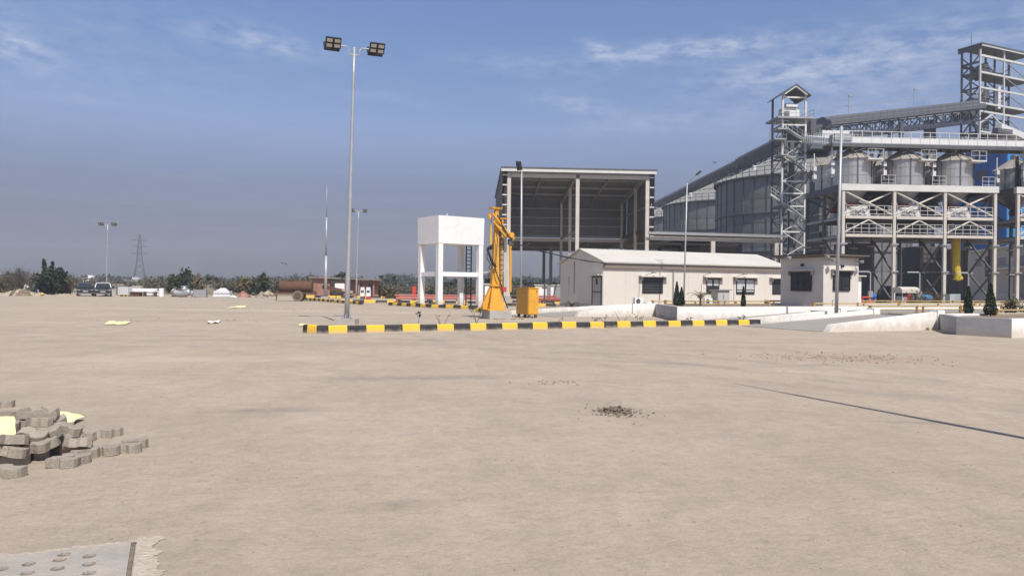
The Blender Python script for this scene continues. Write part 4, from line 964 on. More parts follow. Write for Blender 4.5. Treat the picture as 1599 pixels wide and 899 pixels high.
def window(root, px0, px1, py0, py1, face='f', panes=2, mat='glass_dark', blind=0.0, canopy=True, slats=0, cw=.35, ct=.09, dep=.42):
    fn = on_front if face == 'f' else on_side
    A = fn(root, px0, (py0 + py1) / 2); B = fn(root, px1, (py0 + py1) / 2); C = fn(root, (px0 + px1) / 2, py0); D = fn(root, (px0 + px1) / 2, py1)
    a, b = sorted((A.x, B.x) if face == 'f' else (A.y, B.y)); z0, z1 = D.z, C.z
    o = -.02
    def bx(mb, s0, s1, d0, d1, zz0, zz1):
        d0, d1 = min(d0, d1), max(d0, d1)
        return mb.box(s0, s1, d0, d1, zz0, zz1) if face == 'f' else mb.box(d0, d1, s0, s1, zz0, zz1)
    t_ = .07
    fm = MB()
    bx(fm, a, b, o - .05, o - .003, z0, z0 + t_); bx(fm, a, b, o - .05, o - .003, z1 - t_, z1); bx(fm, a, a + t_, o - .05, o - .003, z0 + t_, z1 - t_); bx(fm, b - t_, b, o - .05, o - .003, z0 + t_, z1 - t_)
    for i in range(1, panes):
        x = a + (b - a) * i / panes; bx(fm, x - .035, x + .035, o - .045, o - .003, z0 + t_, z1 - t_)
    w = fm.build('window', 'alu_dark', root)
    for i in range(panes):
        x0 = a + (b - a) * i / panes + .035; x1 = a + (b - a) * (i + 1) / panes - .035
        bx(MB(), x0, x1, o - .03, o - .008, z0 + t_, z1 - t_).build('pane', mat, w)
        if blind:
            bx(MB(), x0 + .06, x1 - .04, o - .036, o - .031, z1 - t_ - (z1 - z0) * blind, z1 - t_ - .03).build('blind', 'blind', w)
    zz = z0 + (z1 - z0) * .28
    if slats:
        for i in range(slats):
            q = z0 + t_ + (z1 - z0 - 2 * t_) * (i + .5) / slats
            bx(MB(), a + .05, b - .05, o - .07, o - .055, q - .016, q + .016).build('grille_bar', 'steel_dark', w)
    else:
        bx(MB(), a + t_, b - t_, o - .048, o - .031, zz - .03, zz + .03).build('transom', 'alu_dark', w)
    if canopy:
        bx(MB(), a - cw, b + cw, o - dep, o, z1 + .06, z1 + .06 + ct).build('sunshade', 'cream_panel', root)
        for s in (a - .14, b + .06): bx(MB(), s, s + .08, o - dep * .55, o, z1 - .20, z1 + .055).build('sunshade_bracket', 'grey_and_shade', root)
    return a, b, z0, z1
window(of, 1002.5, 1034.5, 433.5, 458, panes=1, slats=5)
window(of, 1102.5, 1122.5, 434.5, 458.5, panes=2, blind=.42)
window(of, 1149, 1177.5, 435, 459.5, panes=2, blind=.78)
window(of, 1205.5, 1222, 436, 459.5, panes=2, slats=6)
# lights and conduits on the facade
for px, py in ((1010, 428), (1100, 428), (1152, 430)):
    p = on_front(of, px, py); f = MB().bar((p.x - .15, -.05, p.z - .1), (p.x + .25, -.5, p.z + .1), .05).box(p.x + .15, p.x + .45, -.62, -.42, p.z + .06, p.z + .16); f.build('wall_light', 'steel_grey', of)
for pts in (((999, 428), (998, 445), (997, 466)), ((1098, 432), (1095, 446), (1094, 470)), ((1146, 434), (1145, 470))):
    MB().path([Vector((on_front(of, *q).x, -.05, on_front(of, *q).z)) for q in pts], .018, 5).build('conduit', 'steel_grey', of)
# gable door
A = on_side(of, 925, 455); B = on_side(of, 940.5, 455); z1 = on_side(of, 933, 431).z
y0, y1 = sorted((A.y, B.y)); y0 = max(y0, .12)
df = MB().box(-.07, -.022, y0, y0 + .09, OB, z1).box(-.07, -.022, y1 - .09, y1, OB, z1).box(-.07, -.022, y0 + .09, y1 - .09, z1 - .09, z1).build('door_frame', 'alu_dark', of)
dd = MB().box(-.05, -.022, y0 + .10, y1 - .10, OB + .05, z1 - .1).build('door', 'door_grey', of)
zm = OB + (z1 - OB) * .45
MB().box(-.062, -.052, y0 + .1, y1 - .1, zm - .04, zm + .04).build('door_rail', 'alu_dark', dd)
ym = (y0 + y1) / 2; MB().box(-.06, -.051, ym - .13, ym + .13, zm + .55, zm + 1.0).build('door_glass', 'glass_dark', dd)
MB().box(-.5, -.02, y0 - .15, y1 + .45, z1 + .06, z1 + .14).build('door_canopy', 'cream_panel', of)
MB().box(-1.0, -.05, y0 - .2, y1 + .3, 0, .2).build('doorstep', 'concrete', of)
for px in (897.5, 889): 
    p = on_side(of, px, 430); MB().tube((-.06, p.y, on_side(of, px, 459 if px > 890 else 476).z), (-.06, p.y, on_side(of, px, 408 if px > 890 else 432).z), .022, n=6).build('conduit', 'rust' if px > 890 else 'steel_grey', of)
# grey switch cabinet in front of the office
p = of.matrix_world if False else None
cb_ = thing('switch_cabinet', 'grey electrical cabinet with flat lid standing against the office front', 'cabinet', Vector((at(1121, 447, 57).x, 57, 0)), R(25))
cwid = 1.05
MB().box(0, cwid + .05, 0, .75, .5, 1.45).build('casing', 'door_grey', cb_)
for i in range(2): MB().box(.03 + i * .54, .03 + i * .54 + .52, -.02, -.002, .55, 1.4).build('door', 'grey_and_shade', cb_)
MB().box(.50, .53, -.05, -.021, .85, 1.1).build('handle', 'steel_dark', cb_)
MB().box(-.12, cwid + .2, -.15, .85, 1.45, 1.53).build('lid', 'steel_grey', cb_); MB().box(-.05, cwid + .1, -.05, .8, 0, .5).build('plinth', 'white_wall', cb_)
for i, (px, lab) in enumerate(((992, 'white outdoor air conditioner unit below the slatted office window'), (1101, 'white outdoor air conditioner beside the grey switch cabinet'))):
    b = at(px, 447, 54.5 if i == 0 else 57)
    t = thing('air_conditioner', lab, 'air conditioner', (b.x, b.y, .35), R(25), 'air conditioner units in front of the office')
    MB().box(0, .72, 0, .28, .05, .52).build('casing', 'plastic_white', t); MB().tube((.26, -.012, .28), (.26, -.03, .28), .18, n=16).build('fan_grille', 'steel_dark', t)
    MB().box(.1, .16, 0, .27, -.36, .05).box(.58, .64, 0, .27, -.36, .05).build('stand', 'steel_grey', t)

# ------------------------------------------------------------------ guard cabin
gh = thing('guard_cabin', 'small cream weighbridge cabin with flat overhanging sheet roof', 'cabin', ((1286 - 800) / F * 43, 43, 0), TH)
GW, GL, GB, GT = 3.3, 2.72, .62, 3.42
MB().box(0, GL, 0, GW, GB, GT).build('wall', 'cream_panel', gh)
MB().box(-.012, GL + .012, -.012, GW + .012, .3, GB + .04).build('plinth', 'cream_panel', gh)
MB().box(-.22, GL + .22, -.22, GW + .22, GT, GT + .10).build('fascia_and_shadow', 'brown_fascia_shade', gh)
rf = MB(); n = 16
rs = corr_sheet((GL + .85) / 4, GW + .95, 4, .03); rsm = mesh_of(rs, 'roof_sheet', 'sheet')
for i in range(4):
    o = inst('roof_sheet', rsm, gh, (-.42 + i * (GL + .85) / 4, GW + .5, GT + .20 - .002 * (i % 2)), (R(90), 0, 0))
MB().box(-.40, GL + .41, -.42, GW + .48, GT + .10, GT + .155).build('roof_board', 'brown_fascia_shade', gh)
window(gh, 1236, 1268, 424.5, 454.5, face='s', panes=3, cw=.18, ct=.07, dep=.3)
window(gh, 1300, 1326.5, 424, 454, face='f', panes=2, cw=.16, ct=.07, dep=.3)
for px, py, fc in ((1254, 414, 's'), (1314, 416, 'f')):
    p = (on_side if fc == 's' else on_front)(gh, px, py)
    if fc == 's': MB().box(-.14, -.003, p.y - .07, p.y + .07, p.z - .06, p.z + .08).build('wall_light', 'alu_dark', gh)
    else: MB().box(p.x - .07, p.x + .07, -.14, -.003, p.z - .06, p.z + .08).build('wall_light', 'alu_dark', gh)
for px, py in ((1292, 405), (1336, 408), (1283, 400), (1223, 402)):
    p = on_front(gh, px, py); MB().bar((p.x, -.02, p.z), (p.x - .05, -.42, p.z - .05), .04).bar((p.x - .15, -.5, p.z - .08), (p.x + .12, -.38, p.z + .0), .16, .12).build('floodlight', 'steel_grey', gh)
ax = thing('annex', 'small bright white annex with thin eave behind the guard cabin', 'annex', Vector((at(1334, 447, 49).x, 49, 0)), TH)
MB().box(0, .62, 0, 2.0, 0, 2.45).build('wall', 'white_paint', ax); MB().box(-.2, .8, -.25, 2.2, 2.45, 2.53).build('roof', 'cream_roof', ax)
MB().box(.2, .5, -.02, -.002, .1, 1.9).build('door', 'white_paint', ax)

# ------------------------------------------------------------------ weighbridge islands, ramps, walls
def uvp(u, v): p = UV(u, v); return (p.x, p.y)
def planter(label, poly, h, top_in=.28):
    c = Vector((sum(p[0] for p in poly) / len(poly), sum(p[1] for p in poly) / len(poly), 0))
    pl = [Vector((*uvp(*p), 0)) for p in poly]; o = pl[0].copy(); t = thing('planter_island', label, 'planter', o)
    for i in range(len(pl)):
        a, b = pl[i] - o, pl[(i + 1) % len(pl)] - o; d = (b - a).normalized(); nrm = Vector((-d.y, d.x, 0))
        nose = i in NOSE
        j0 = (pl[i] - pl[i - 1]).normalized(); j1 = (pl[(i + 2) % len(pl)] - pl[(i + 1) % len(pl)]).normalized()
        def inner(p, d0, d1):
            bis = (Vector((-d0.y, d0.x, 0)) + Vector((-d1.y, d1.x, 0)))
            bis = bis / max(.3, bis.dot(Vector((-d1.y, d1.x, 0))))
            return p + bis * top_in
        ai, bi = inner(a, j0, d), inner(b, d, j1)
        mb = MB().prism([(a.x, a.y), (b.x, b.y), (bi.x, bi.y), (ai.x, ai.y)], 0, h)
        mb.build('retaining_wall', 'grey_and_shade' if nose else 'white_wall', t)  # nose walls are white too; their shade is put in as grey
    cxy = sum((p - o for p in pl), Vector()) / len(pl); ins = []
    for i in range(len(pl)):
        j0 = (pl[i] - pl[i - 1]).normalized(); j1 = (pl[(i + 1) % len(pl)] - pl[i]).normalized()
        bis = Vector((-j0.y, j0.x, 0)) + Vector((-j1.y, j1.x, 0)); bis = bis / max(.3, bis.dot(Vector((-j1.y, j1.x, 0)))); q = pl[i] - o + bis * (top_in - .02); ins.append((q.x, q.y))
    MB().prism(ins, .0, h - .08).build('soil_fill', 'soil', t)
    return t
NOSE = (5,)
I1 = planter('long white walled planter island carrying the guard cabin and cypress pair', [(22.0, 30.0), (60, 30.0), (60, 36.4), (25.2, 36.4), (24.2, 36.2), (24.0, 35.6)][:4] + [(24.9, 36.2)], .70) if False else None
NOSE = (3,)
I1 = planter('long white walled planter island carrying the guard cabin and cypress pair', [(22.0, 30.0), (60, 30.0), (60, 36.2), (25.0, 36.2)], .70)
NOSE = (3, 4)
IP = planter('white planter island, nose toned as shade, at the right edge with two cypresses', [(26.3, 16.9), (60, 16.9), (60, 21.3), (28.6, 21.3), (26.0, 18.7)], .66)
def ramp_wall(label, u0, u1, v, th, h0, h1, cap=True):
    mb = MB(); o = UV(u0, v); t = thing('ramp_wall', label, 'wall', o, TH)
    L_ = u1 - u0
    mb.hexa([(0, 0, 0), (L_, 0, 0), (L_, th, 0), (0, th, 0)], [(.22, 0, h0), (L_, 0, h1), (L_, th, h1), (.22, th, h0)])
    mb.build('wall_body', 'white_wall', t)
    if cap: MB().box(L_ - .02, L_ + .38, -.06, th + .06, 0, h1 + .08).build('end_post', 'white_wall', t)
    return t
ramp_wall('nearest white ramp wall rising to the shade-toned planter nose at right', 22.6, 28.5, 21.35, .3, .27, .72)
ramp_wall('white ramp wall beginning at the end of the long striped kerb', 23.6, 30.2, 25.9, .3, .18, .66)
ramp_wall('white ramp wall behind the thin street pole base, in front of the cabin', 23.9, 29.6, 27.3, .3, .25, .62)
ramp_wall('white ramp wall ending at the shade-toned nose of the cabin island', 19.8, 25.0, 35.9, .3, .28, .72, cap=False)
ramp_wall('rearmost low white ramp wall in front of the office gable', 16.5, 27.0, 40.0, .3, .16, .62)
def ramp(u0, u1, v0, v1, h):
    a, b, c, d = (UV(u0, v0, .012), UV(u1, v0, h), UV(u1, v1, h), UV(u0, v1, .012))
    e, f = UV(u1, v0, -.1), UV(u1, v1, -.1)
    mb = MB().quadset([a, b, c, d, e, f], [(0, 1, 2, 3), (0, 4, 1), (3, 2, 5), (4, 5, 2, 1)]); return struct(mb.build('ramp', 'asphalt'))
ramp(22.3, 30.2, 21.66, 25.88, .46); ramp(22.6, 29.8, 27.62, 29.98, .42); ramp(18.5, 27.5, 36.25, 39.98, .42)
def bridge_deck(u0, u1, v0, v1, label):
    t = thing('weighbridge', label, 'weighbridge', UV(u0, v0), TH, 'steel weighbridge decks')
    L_, Wd = u1 - u0, v1 - v0
    n = 5
    for i in range(n): MB().box(i * L_ / n + .02, (i + 1) * L_ / n - .02, .02, Wd - .02, .38, .50).build('deck_plate', 'asphalt', t)
    for y in (.3, Wd - .5): MB().box(.05, L_ - .05, y, y + .2, .08, .37).build('girder', 'steel_dark', t)
    for i in range(6): MB().box(i * (L_ - .6) / 5 + .1, i * (L_ - .6) / 5 + .5, .25, Wd - .25, 0, .08).build('load_cell_plinth', 'concrete', t)
    return t
bridge_deck(30.9, 46, 21.8, 25.7, 'steel weighbridge deck beyond the nearest white ramp wall')
bridge_deck(30.3, 46, 27.7, 29.9, 'steel weighbridge deck in front of the guard cabin')
bridge_deck(27.8, 46, 36.4, 39.8, 'steel weighbridge deck in front of the office')
def rail_run(u0, u1, v, z, label, h=.36, step=3.0, posts=True):
    t = thing('guard_rail', label, 'railing', UV(u0, v, 0), TH, 'yellow guard rails along the weighbridges')
    L_ = u1 - u0; n = round(L_ / step)
    MB().tube((0, 0, z + h * .85), (L_, 0, z + h * .85), .035, n=8).build('rail', 'rail_pipe', t)
    MB().tube((0, 0, z + h * .4), (L_, 0, z + h * .4), .028, n=6).build('rail', 'rail_pipe', t)
    for i in range(n + 1):
        x = i * L_ / n
        MB().tube((x, .0, max(0, z - .55)), (x, .0, z + h), .06 if i % 2 else .085, n=10).build('post', 'rail_post', t)
        if i % 3 == 1: MB().tube((x + .45, .0, max(0, z - .5)), (x + .45, .0, z + h * .95), .055, n=8).build('post', 'rail_post', t)
rail_run(30.8, 47, 26.6, .5, 'yellow pipe guard rail nearest, along the right weighbridge')
rail_run(31.5, 60, 20.9, .5, 'yellow pipe guard rail behind the two cypresses at right')
rail_run(31.0, 47, 30.35, .55, 'yellow pipe guard rail passing in front of the guard cabin')
rail_run(25.5, 33.0, 35.9, .55, 'yellow pipe guard rail left of the guard cabin')
rail_run(27.6, 44, 40.2, .45, 'yellow pipe guard rail in front of the office')
rail_run(34, 60, 37.2, .55, 'yellow pipe guard rail running behind the guard cabin')
b = at(1286 + 14, 447, 41.5)
t = thing('bollard_frame', 'thin dark metal hoop standing before the guard cabin corner', 'hoop', (b.x, 41.5, .6), TH)
MB().path([(0, 0, 0), (0, 0, .42), (.2, 0, .42), (.2, 0, .25), (.02, 0, .25)], .02, 5).build('hoop', 'steel_dark', t)

# ------------------------------------------------------------------ striped kerbs
def kerb_block(L_, w, h):
    e = .03
    prof = [(0, 0), (.02, h - e), (.02 + e, h), (w - e, h), (w, h - e), (w, 0)]
    mb = MB(); n = len(prof); g_ = .006
    vs = [(x, y, z) for x in (g_, L_ - g_) for y, z in prof]
    return mb.quadset(vs, [(i, n + i, n + (i + 1) % n, (i + 1) % n) for i in range(n)] + [tuple(range(n)), tuple(range(2 * n - 1, n - 1, -1))])
KB = {}
def kerb(label, pts, h=.27, w=.2, L_=.632, phase=0, seed=1, group='black and yellow striped kerbs'):
    pts = [Vector((p[0], p[1], 0)) for p in pts]
    t = thing('striped_kerb', label, 'kerb', pts[0], 0, group)
    key = (round(L_, 3), h, w)
    if key not in KB: KB[key] = [mesh_of(kerb_block(L_, w, h), 'kerb_block', mm) for mm in ('kerb_yellow', 'kerb_black')]
    rk_ = random.Random(seed)
    seg = [(b - a).length for a, b in zip(pts[:-1], pts[1:])]; tot = sum(seg); n = int(tot / L_ + .5)
    def along(s):
        for (a, b), l in zip(zip(pts[:-1], pts[1:]), seg):
            if s <= l + 1e-6: return a.lerp(b, s / l)
            s -= l
        return pts[-1]
    for i in range(n):
        p, q = along(i * L_), along(min(tot, (i + 1) * L_)); d = q - p
        inst('kerb_block', KB[key][(i + phase) % 2], t, p - pts[0] + Vector((0, rk_.uniform(-.012, .012), rk_.uniform(-.022, .006))), (rk_.gauss(0, R(.8)), 0, math.atan2(d.y, d.x) + rk_.gauss(0, R(.4))))
    return t
kA, kB_ = gnd(513, 521), gnd(1188, 508)
NB = 30; LB = (kB_ - kA).length / NB
kerb('long striped kerb in front of the tall lamp and yellow sampler', [kA, kB_], L_=LB, phase=0, seed=3)
sd_m = MB(); rq_ = random.Random(41); dK = (kB_ - kA); LK = dK.length; dK = dK / LK; nK = Vector((dK.y, -dK.x, 0)); nn = 260
from mathutils import noise as mnz
for i in range(nn + 1):
    p = kA + dK * (LK * i / nn); a = .5 + .5 * mnz.noise((i * .05, 1, 2)) + .4 * mnz.noise((i * .21, 4, 2)); w_ = .05 + .16 * max(0, a); h_ = .012 + .05 * max(0, a - .2)
    sd_m.v += [tuple(p - nK * .03 + Vector((0, 0, h_))), tuple(p + nK * w_ * .4 + Vector((0, 0, h_ * .55))), tuple(p + nK * w_ + Vector((0, 0, .002)))]
for i in range(nn):
    for k in range(2): sd_m.f.append((i * 3 + k, i * 3 + k + 1, i * 3 + 3 + k + 1, i * 3 + 3 + k))
o = sd_m.build('sand_drift', 'sand', smooth=True); o['kind'] = 'stuff'; o['label'] = 'thin sand blown against the foot of the long kerb'
def arc(c, r, a0, a1, n): return [(c[0] + r * math.cos(R(a0 + (a1 - a0) * i / n)), c[1] + r * math.sin(R(a0 + (a1 - a0) * i / n))) for i in range(n + 1)]
dk = (kA - kB_).normalized(); nk = Vector((dk.y, -dk.x, 0))
tip = [kA + dk * 0.02]
pt = [kA]; ang = 0; cur = kA.copy(); dirv = dk.copy()
for i in range(3):
    dirv.rotate(Quaternion((0, 0, 1), R(-27))); cur = cur + dirv * .40; pt.append(cur.copy())
kerb('short curved striped kerb end left of the tall lamp', list(reversed(pt)), L_=.40, phase=1, seed=5)
def gk(*pp): return [gnd(*p) for p in pp]
kerb('far striped kerb slanting past the rusty tanker wheel', gk((568, 475.8), (476, 468.5)), L_=.75, phase=1, seed=7)
kerb('far straight striped kerb before the brick hut', gk((470, 464.5), (620, 466.0)), L_=1.6, phase=0, seed=8)
kerb('straight striped kerb passing behind the white water tank', gk((515, 472.3), (770, 475.0)), L_=1.02, phase=1, seed=9)
kerb('striped kerb running at the feet of the white water tank', gk((606, 477), (668, 480.5), (742, 483.2)), L_=.72, phase=1, seed=10)
kerb('short rounded striped kerb behind the concrete block', gk((742, 487.5), (758, 488.8), (775, 487.0)), L_=.42, phase=0, seed=11)
kerb('striped kerb right of the yellow cabinet, farther one', gk((800, 473.0), (880, 474.0)), L_=.8, phase=1, seed=12)
kerb('striped kerb right of the yellow cabinet, nearer one', gk((775, 478.0), (872, 479.5)), L_=.8, phase=0, seed=13)

# ------------------------------------------------------------------ tall twin floodlight mast
def lamp_mast(name, label, base, top, r0, r1, rot, group, heads=2, twin=True, sc=1.0, plinth=True):
    t = thing(name, label, 'lamp mast', base, 0, group); tp = Vector(top) - Vector(base)
    k = 8; pole = MB().path([tp * (i / k) for i in range(k + 1)], r0, 12, r1); pole.build('pole', 'galv_pole', t, smooth=True)
    if plinth:
        MB().box(-.42, .42, -.42, .42, -.18, .06).build('plinth', 'concrete', t); MB().box(-.2, .2, -.2, .2, .06, .09).build('base_plate', 'galv', t)
        for s in range(4):
            a = s * math.pi / 2; MB().bar((.1 * math.cos(a), .1 * math.sin(a), .28), (.19 * math.cos(a), .19 * math.sin(a), .09), .015, .03).build('gusset', 'galv', t)
    for f in (.45, .9): 
        p = tp * f; MB().tube(p - Vector((0, 0, .08)), p + Vector((0, 0, .08)), (r0 + (r1 - r0) * f) * 1.12, n=12).build('pole_joint', 'galv_pole', t)
    ca, sa = math.cos(rot), math.sin(rot); X = Vector((ca, sa, 0)); Y = Vector((-sa, ca, 0)); Z = Vector((0, 0, 1))
    for s in (-1, 1):
        arm = [tp - Z * .35 * sc, tp - Z * .35 * sc + X * s * .22 * sc, tp - Z * .1 * sc + X * s * .25 * sc, tp - Z * .02 * sc + X * s * .34 * sc, tp + X * s * .98 * sc]
        MB().path(arm, .035 * sc, 8).build('arm', 'galv_pole', t)
        for d in ((-1, 1) if twin else (-1,)):
            c = tp + X * s * .95 * sc + Y * (d * .26 * sc) + Z * (.0 if d < 0 else -.02)
            nrm = (Y * d * .80 - Z * .60).normalized(); upd = X.cross(nrm).normalized() * (1 if d < 0 else 1)
            upd = (Z - nrm * Z.dot(nrm)).normalized()
            def pt_(x, y, z): return c + X * x * sc + upd * y * sc + nrm * z * sc
            hb = MB().hexa([pt_(-.33, -.23, -.05), pt_(.33, -.23, -.05), pt_(.33, .23, -.05), pt_(-.33, .23, -.05)], [pt_(-.33, -.23, .05), pt_(.33, -.23, .05), pt_(.33, .23, .05), pt_(-.33, .23, .05)])
            for q in range(6):
                x = -.28 + q * .112; hb.hexa([pt_(x - .012, -.2, -.11), pt_(x + .012, -.2, -.11), pt_(x + .012, .2, -.11), pt_(x - .012, .2, -.11)], [pt_(x - .012, -.2, -.051), pt_(x + .012, -.2, -.051), pt_(x + .012, .2, -.051), pt_(x - .012, .2, -.051)])
            h = hb.build('floodlight', 'alu_dark', t)
            for ix in (-1, 1):
                for iy in (-1, 1):
                    cx, cy = ix * .165, iy * .11
                    MB().hexa([pt_(cx - .12, cy - .07, .051), pt_(cx + .12, cy - .07, .051), pt_(cx + .12, cy + .07, .051), pt_(cx - .12, cy + .07, .051)], [pt_(cx - .12, cy - .07, .06), pt_(cx + .12, cy - .07, .06), pt_(cx + .12, cy + .07, .06), pt_(cx - .12, cy + .07, .06)]).build('led_panel', 'led', h)
            MB().bar(tp + X * s * .95 * sc, pt_(0, -.05, -.06), .03 * sc, .08 * sc).build('bracket', 'galv', t)
    return t
b0 = gnd(541.3, 506.2); b0.z = .17; D0 = b0.y
lamp_mast('floodlight_mast', 'tallest galvanised mast with two pairs of floodlights beside the striped kerb', b0, at(553.3, 74, D0), .105, .048, R(22), 'floodlight masts', sc=.92)
b1 = at(166, 463, 90); b1.z = 0
lamp_mast('floodlight_mast', 'distant twin floodlight mast on the far left behind the parked black cars', b1, at(168, 350, 90), .07, .05, R(10), 'floodlight masts', sc=.75)
b1 = at(556, 466, 88); b1.z = 0
lamp_mast('floodlight_mast', 'distant twin floodlight mast just right of the tallest mast', b1, at(560, 329, 88), .10, .05, R(15), 'floodlight masts', sc=.75)
# lightning mast by the tanker
b1 = at(508.3, 466, 86); b1.z = 0; tp = at(510.5, 290, 86)
t = thing('lightning_mast', 'plain tapering mast with no lamp rising before the brick hut', 'mast', b1)
v = tp - b1; MB().path([v * 0, v * .38], .17, 10, .16).build('lower_section', 'galv_pole', t, smooth=True); MB().path([v * .38, v * .72], .115, 10, .10).build('middle_section', 'galv_pole', t, smooth=True); MB().path([v * .72, v], .06, 8, .02).build('upper_section', 'galv_pole', t, smooth=True)
MB().box(-.4, .4, -.4, .4, 0, .25).build('plinth', 'concrete', t)
# single pole before the shed
b1 = at(813.5, 484, 50); b1.z = 0; tp = at(814.5, 264, 50)
t = thing('street_pole', 'slim grey pole with one floodlight crossing the tall shed opening', 'pole', b1); v = tp - b1
MB().path([v * 0, v * .5, v], .085, 10, .055).build('pole', 'galv_pole', t, smooth=True)
MB().bar(v + Vector((-.12, -.1, -.1)), v + Vector((-.22, -.15, .45)), .34, .22).bar(v + Vector((0, 0, 0)), v + Vector((-.1, 0, .1)), .1).build('floodlight', 'alu_dark', t)
MB().bar(v + Vector((-.2, -.16, .3)), v + Vector((-.34, -.2, .5)), .2, .1).build('visor', 'steel_dark', t)
# thin pole with street lamp arm in front of the office
b1 = at(1067.5, 472, 56); b1.z = .0; tp = at(1073, 286, 56)
t = thing('street_pole', 'thin white street lamp with arm slanting right before the office', 'pole', b1); v = tp - b1
MB().path([v * 0, v * .5, v], .065, 10, .05).build('pole', 'galv_pole', t, smooth=True)
e = at(1089, 272, 55.5) - b1; MB().path([v, v.lerp(e, .5) + Vector((0, 0, .05)), e], .028, 6).build('arm', 'galv_pole', t)
e2 = at(1094.5, 267, 55.3) - b1; MB().bar(e - (e2 - e) * .3, e2, .22, .08).build('lamp_head', 'steel_dark', t)
b1 = at(1305.6, 491, 36); b1.z = .05; tp = at(1314, 197, 36)
t = thing('street_pole', 'bare slim white pole without a lamp standing before the guard cabin', 'pole', b1); v = tp - b1
MB().path([v * 0, v * .5, v], .085, 12, .055).build('pole', 'galv_pole', t, smooth=True); MB().box(-.18, .18, -.18, .18, 0, .35).build('plinth', 'concrete', t)
# the mast whose long shadow crosses the yard at right (it stands just out of frame)
s1, s2 = gnd(1145, 598), gnd(1599, 685)
sd_ = -SUN_H
hm = 9.2; bs = s1 - sd_ * (hm / math.tan(SUN_EL))
t = thing('lightning_mast', 'plain mast just outside the right edge that throws the thin shadow line', 'mast', bs)
MB().path([(0, 0, 0), (0, 0, hm * .45)], .075, 10, .07).build('lower_section', 'galv_pole', t, smooth=True); MB().path([(0, 0, hm * .45), (0, 0, hm * .8)], .055, 8, .045).build('middle_section', 'galv_pole', t, smooth=True); MB().path([(0, 0, hm * .8), (0, 0, hm)], .03, 8, .015).build('upper_section', 'galv_pole', t, smooth=True)

# ------------------------------------------------------------------ yellow sampler crane
c0 = gnd(765, 498.5)
cr = thing('sampler_crane', 'yellow hydraulic grain sampler crane bolted to a concrete block', 'crane', (c0.x, c0.y, 0), R(22))
CD = c0.y
def cl_(px, py, dd=0.0): return loc_of(cr, at(px, py, CD + .55 + dd))
zblk = zat(765, 484.5, CD + .2)
t = thing('concrete_block', 'rough concrete foundation block under the yellow sampler crane', 'block', (c0.x, c0.y, 0), R(22))
MB().hexa([(-.03, -.03, 0), (1.15, -.03, 0), (1.15, 1.15, 0), (-.03, 1.15, 0)], [(0, 0, zblk), (1.1, 0, zblk), (1.1, 1.1, zblk), (0, 1.1, zblk)]).build('block_body', 'concrete', t)
rb_ = MB(); rq = random.Random(3)
for _ in range(26): rb_.rock((rq.uniform(.1, 1.7), rq.uniform(-.35, -.05), .02), rq.uniform(.02, .07), rq)
o = rb_.build('spilled_rubble', 'stone', t); o['kind'] = 'stuff'
cc = cl_(774, 470); ax_, ay_ = cc.x, .55
zc = zat(774, 446, CD + .5); zt = zat(774, 326, CD + .5)
# flared pedestal with gussets
MB().hexa([(ax_ - .38, ay_ - .34, zblk), (ax_ + .38, ay_ - .34, zblk), (ax_ + .38, ay_ + .34, zblk), (ax_ - .38, ay_ + .34, zblk)], [(ax_ - .2, ay_ - .2, zc), (ax_ + .2, ay_ - .2, zc), (ax_ + .2, ay_ + .2, zc), (ax_ - .2, ay_ + .2, zc)]).build('pedestal', 'crane_yellow', cr)
MB().box(ax_ - .52, ax_ + .52, ay_ - .48, ay_ + .48, zblk, zblk + .05).build('base_plate', 'crane_yellow', cr)
MB().hexa([(ax_ - .74, ay_ - .1, zblk + .05), (ax_ - .43, ay_ - .1, zblk + .05), (ax_ - .43, ay_ + .1, zblk + .05), (ax_ - .74, ay_ + .1, zblk + .05)], [(ax_ - .28, ay_ - .1, zc - .1), (ax_ - .22, ay_ - .1, zc - .1), (ax_ - .22, ay_ + .1, zc - .1), (ax_ - .28, ay_ + .1, zc - .1)]).build('gusset', 'crane_yellow', cr)
MB().tube((ax_, ay_, zc - .03), (ax_, ay_, zc + .06), .31, n=20).build('slewing_ring', 'crane_yellow', cr)
zm_ = zat(774, 362, CD + .5)
mst = MB().hexa([(ax_ - .20, ay_ - .15, zc + .06), (ax_ + .17, ay_ - .15, zc + .06), (ax_ + .17, ay_ + .15, zc + .06), (ax_ - .20, ay_ + .15, zc + .06)], [(ax_ - .06, ay_ - .12, zm_), (ax_ + .14, ay_ - .12, zm_), (ax_ + .14, ay_ + .12, zm_), (ax_ - .06, ay_ + .12, zm_)]); mst.build('mast', 'crane_yellow', cr)
MB().tube((ax_ + .05, ay_, zm_ - .2), (ax_ + .05, ay_, zt), .125, n=16).build('upper_mast', 'crane_yellow', cr, auto=40)
MB().hexa([(ax_ - .28, ay_ - .2, zt), (ax_ + .28, ay_ - .2, zt), (ax_ + .28, ay_ + .2, zt), (ax_ - .28, ay_ + .2, zt)], [(ax_ - .3, ay_ - .22, zt + .07), (ax_ + .3, ay_ - .22, zt + .07), (ax_ + .3, ay_ + .22, zt + .07), (ax_ - .3, ay_ + .22, zt + .07)]).build('cap_plate', 'crane_yellow', cr)
for s in (-.16, .16):
    a, b = cl_(766.5, 334), cl_(797, 367); a.y, b.y = ay_ - .28 + s * .3, ay_ - .28 + s * .3
    MB().bar(a, b, .05, .085).build('boom', 'crane_yellow', cr)
    a, b = cl_(768, 346), cl_(790, 369); a.y, b.y = ay_ - .26 + s * .3, ay_ - .26 + s * .3
    MB().bar(a, b, .045, .07).build('parallel_link', 'crane_yellow', cr)
a, b = cl_(773, 352), cl_(787, 359); a.y = b.y = ay_ - .27
MB().bar(a, b, .12, .07).build('cross_tie', 'crane_yellow', cr)
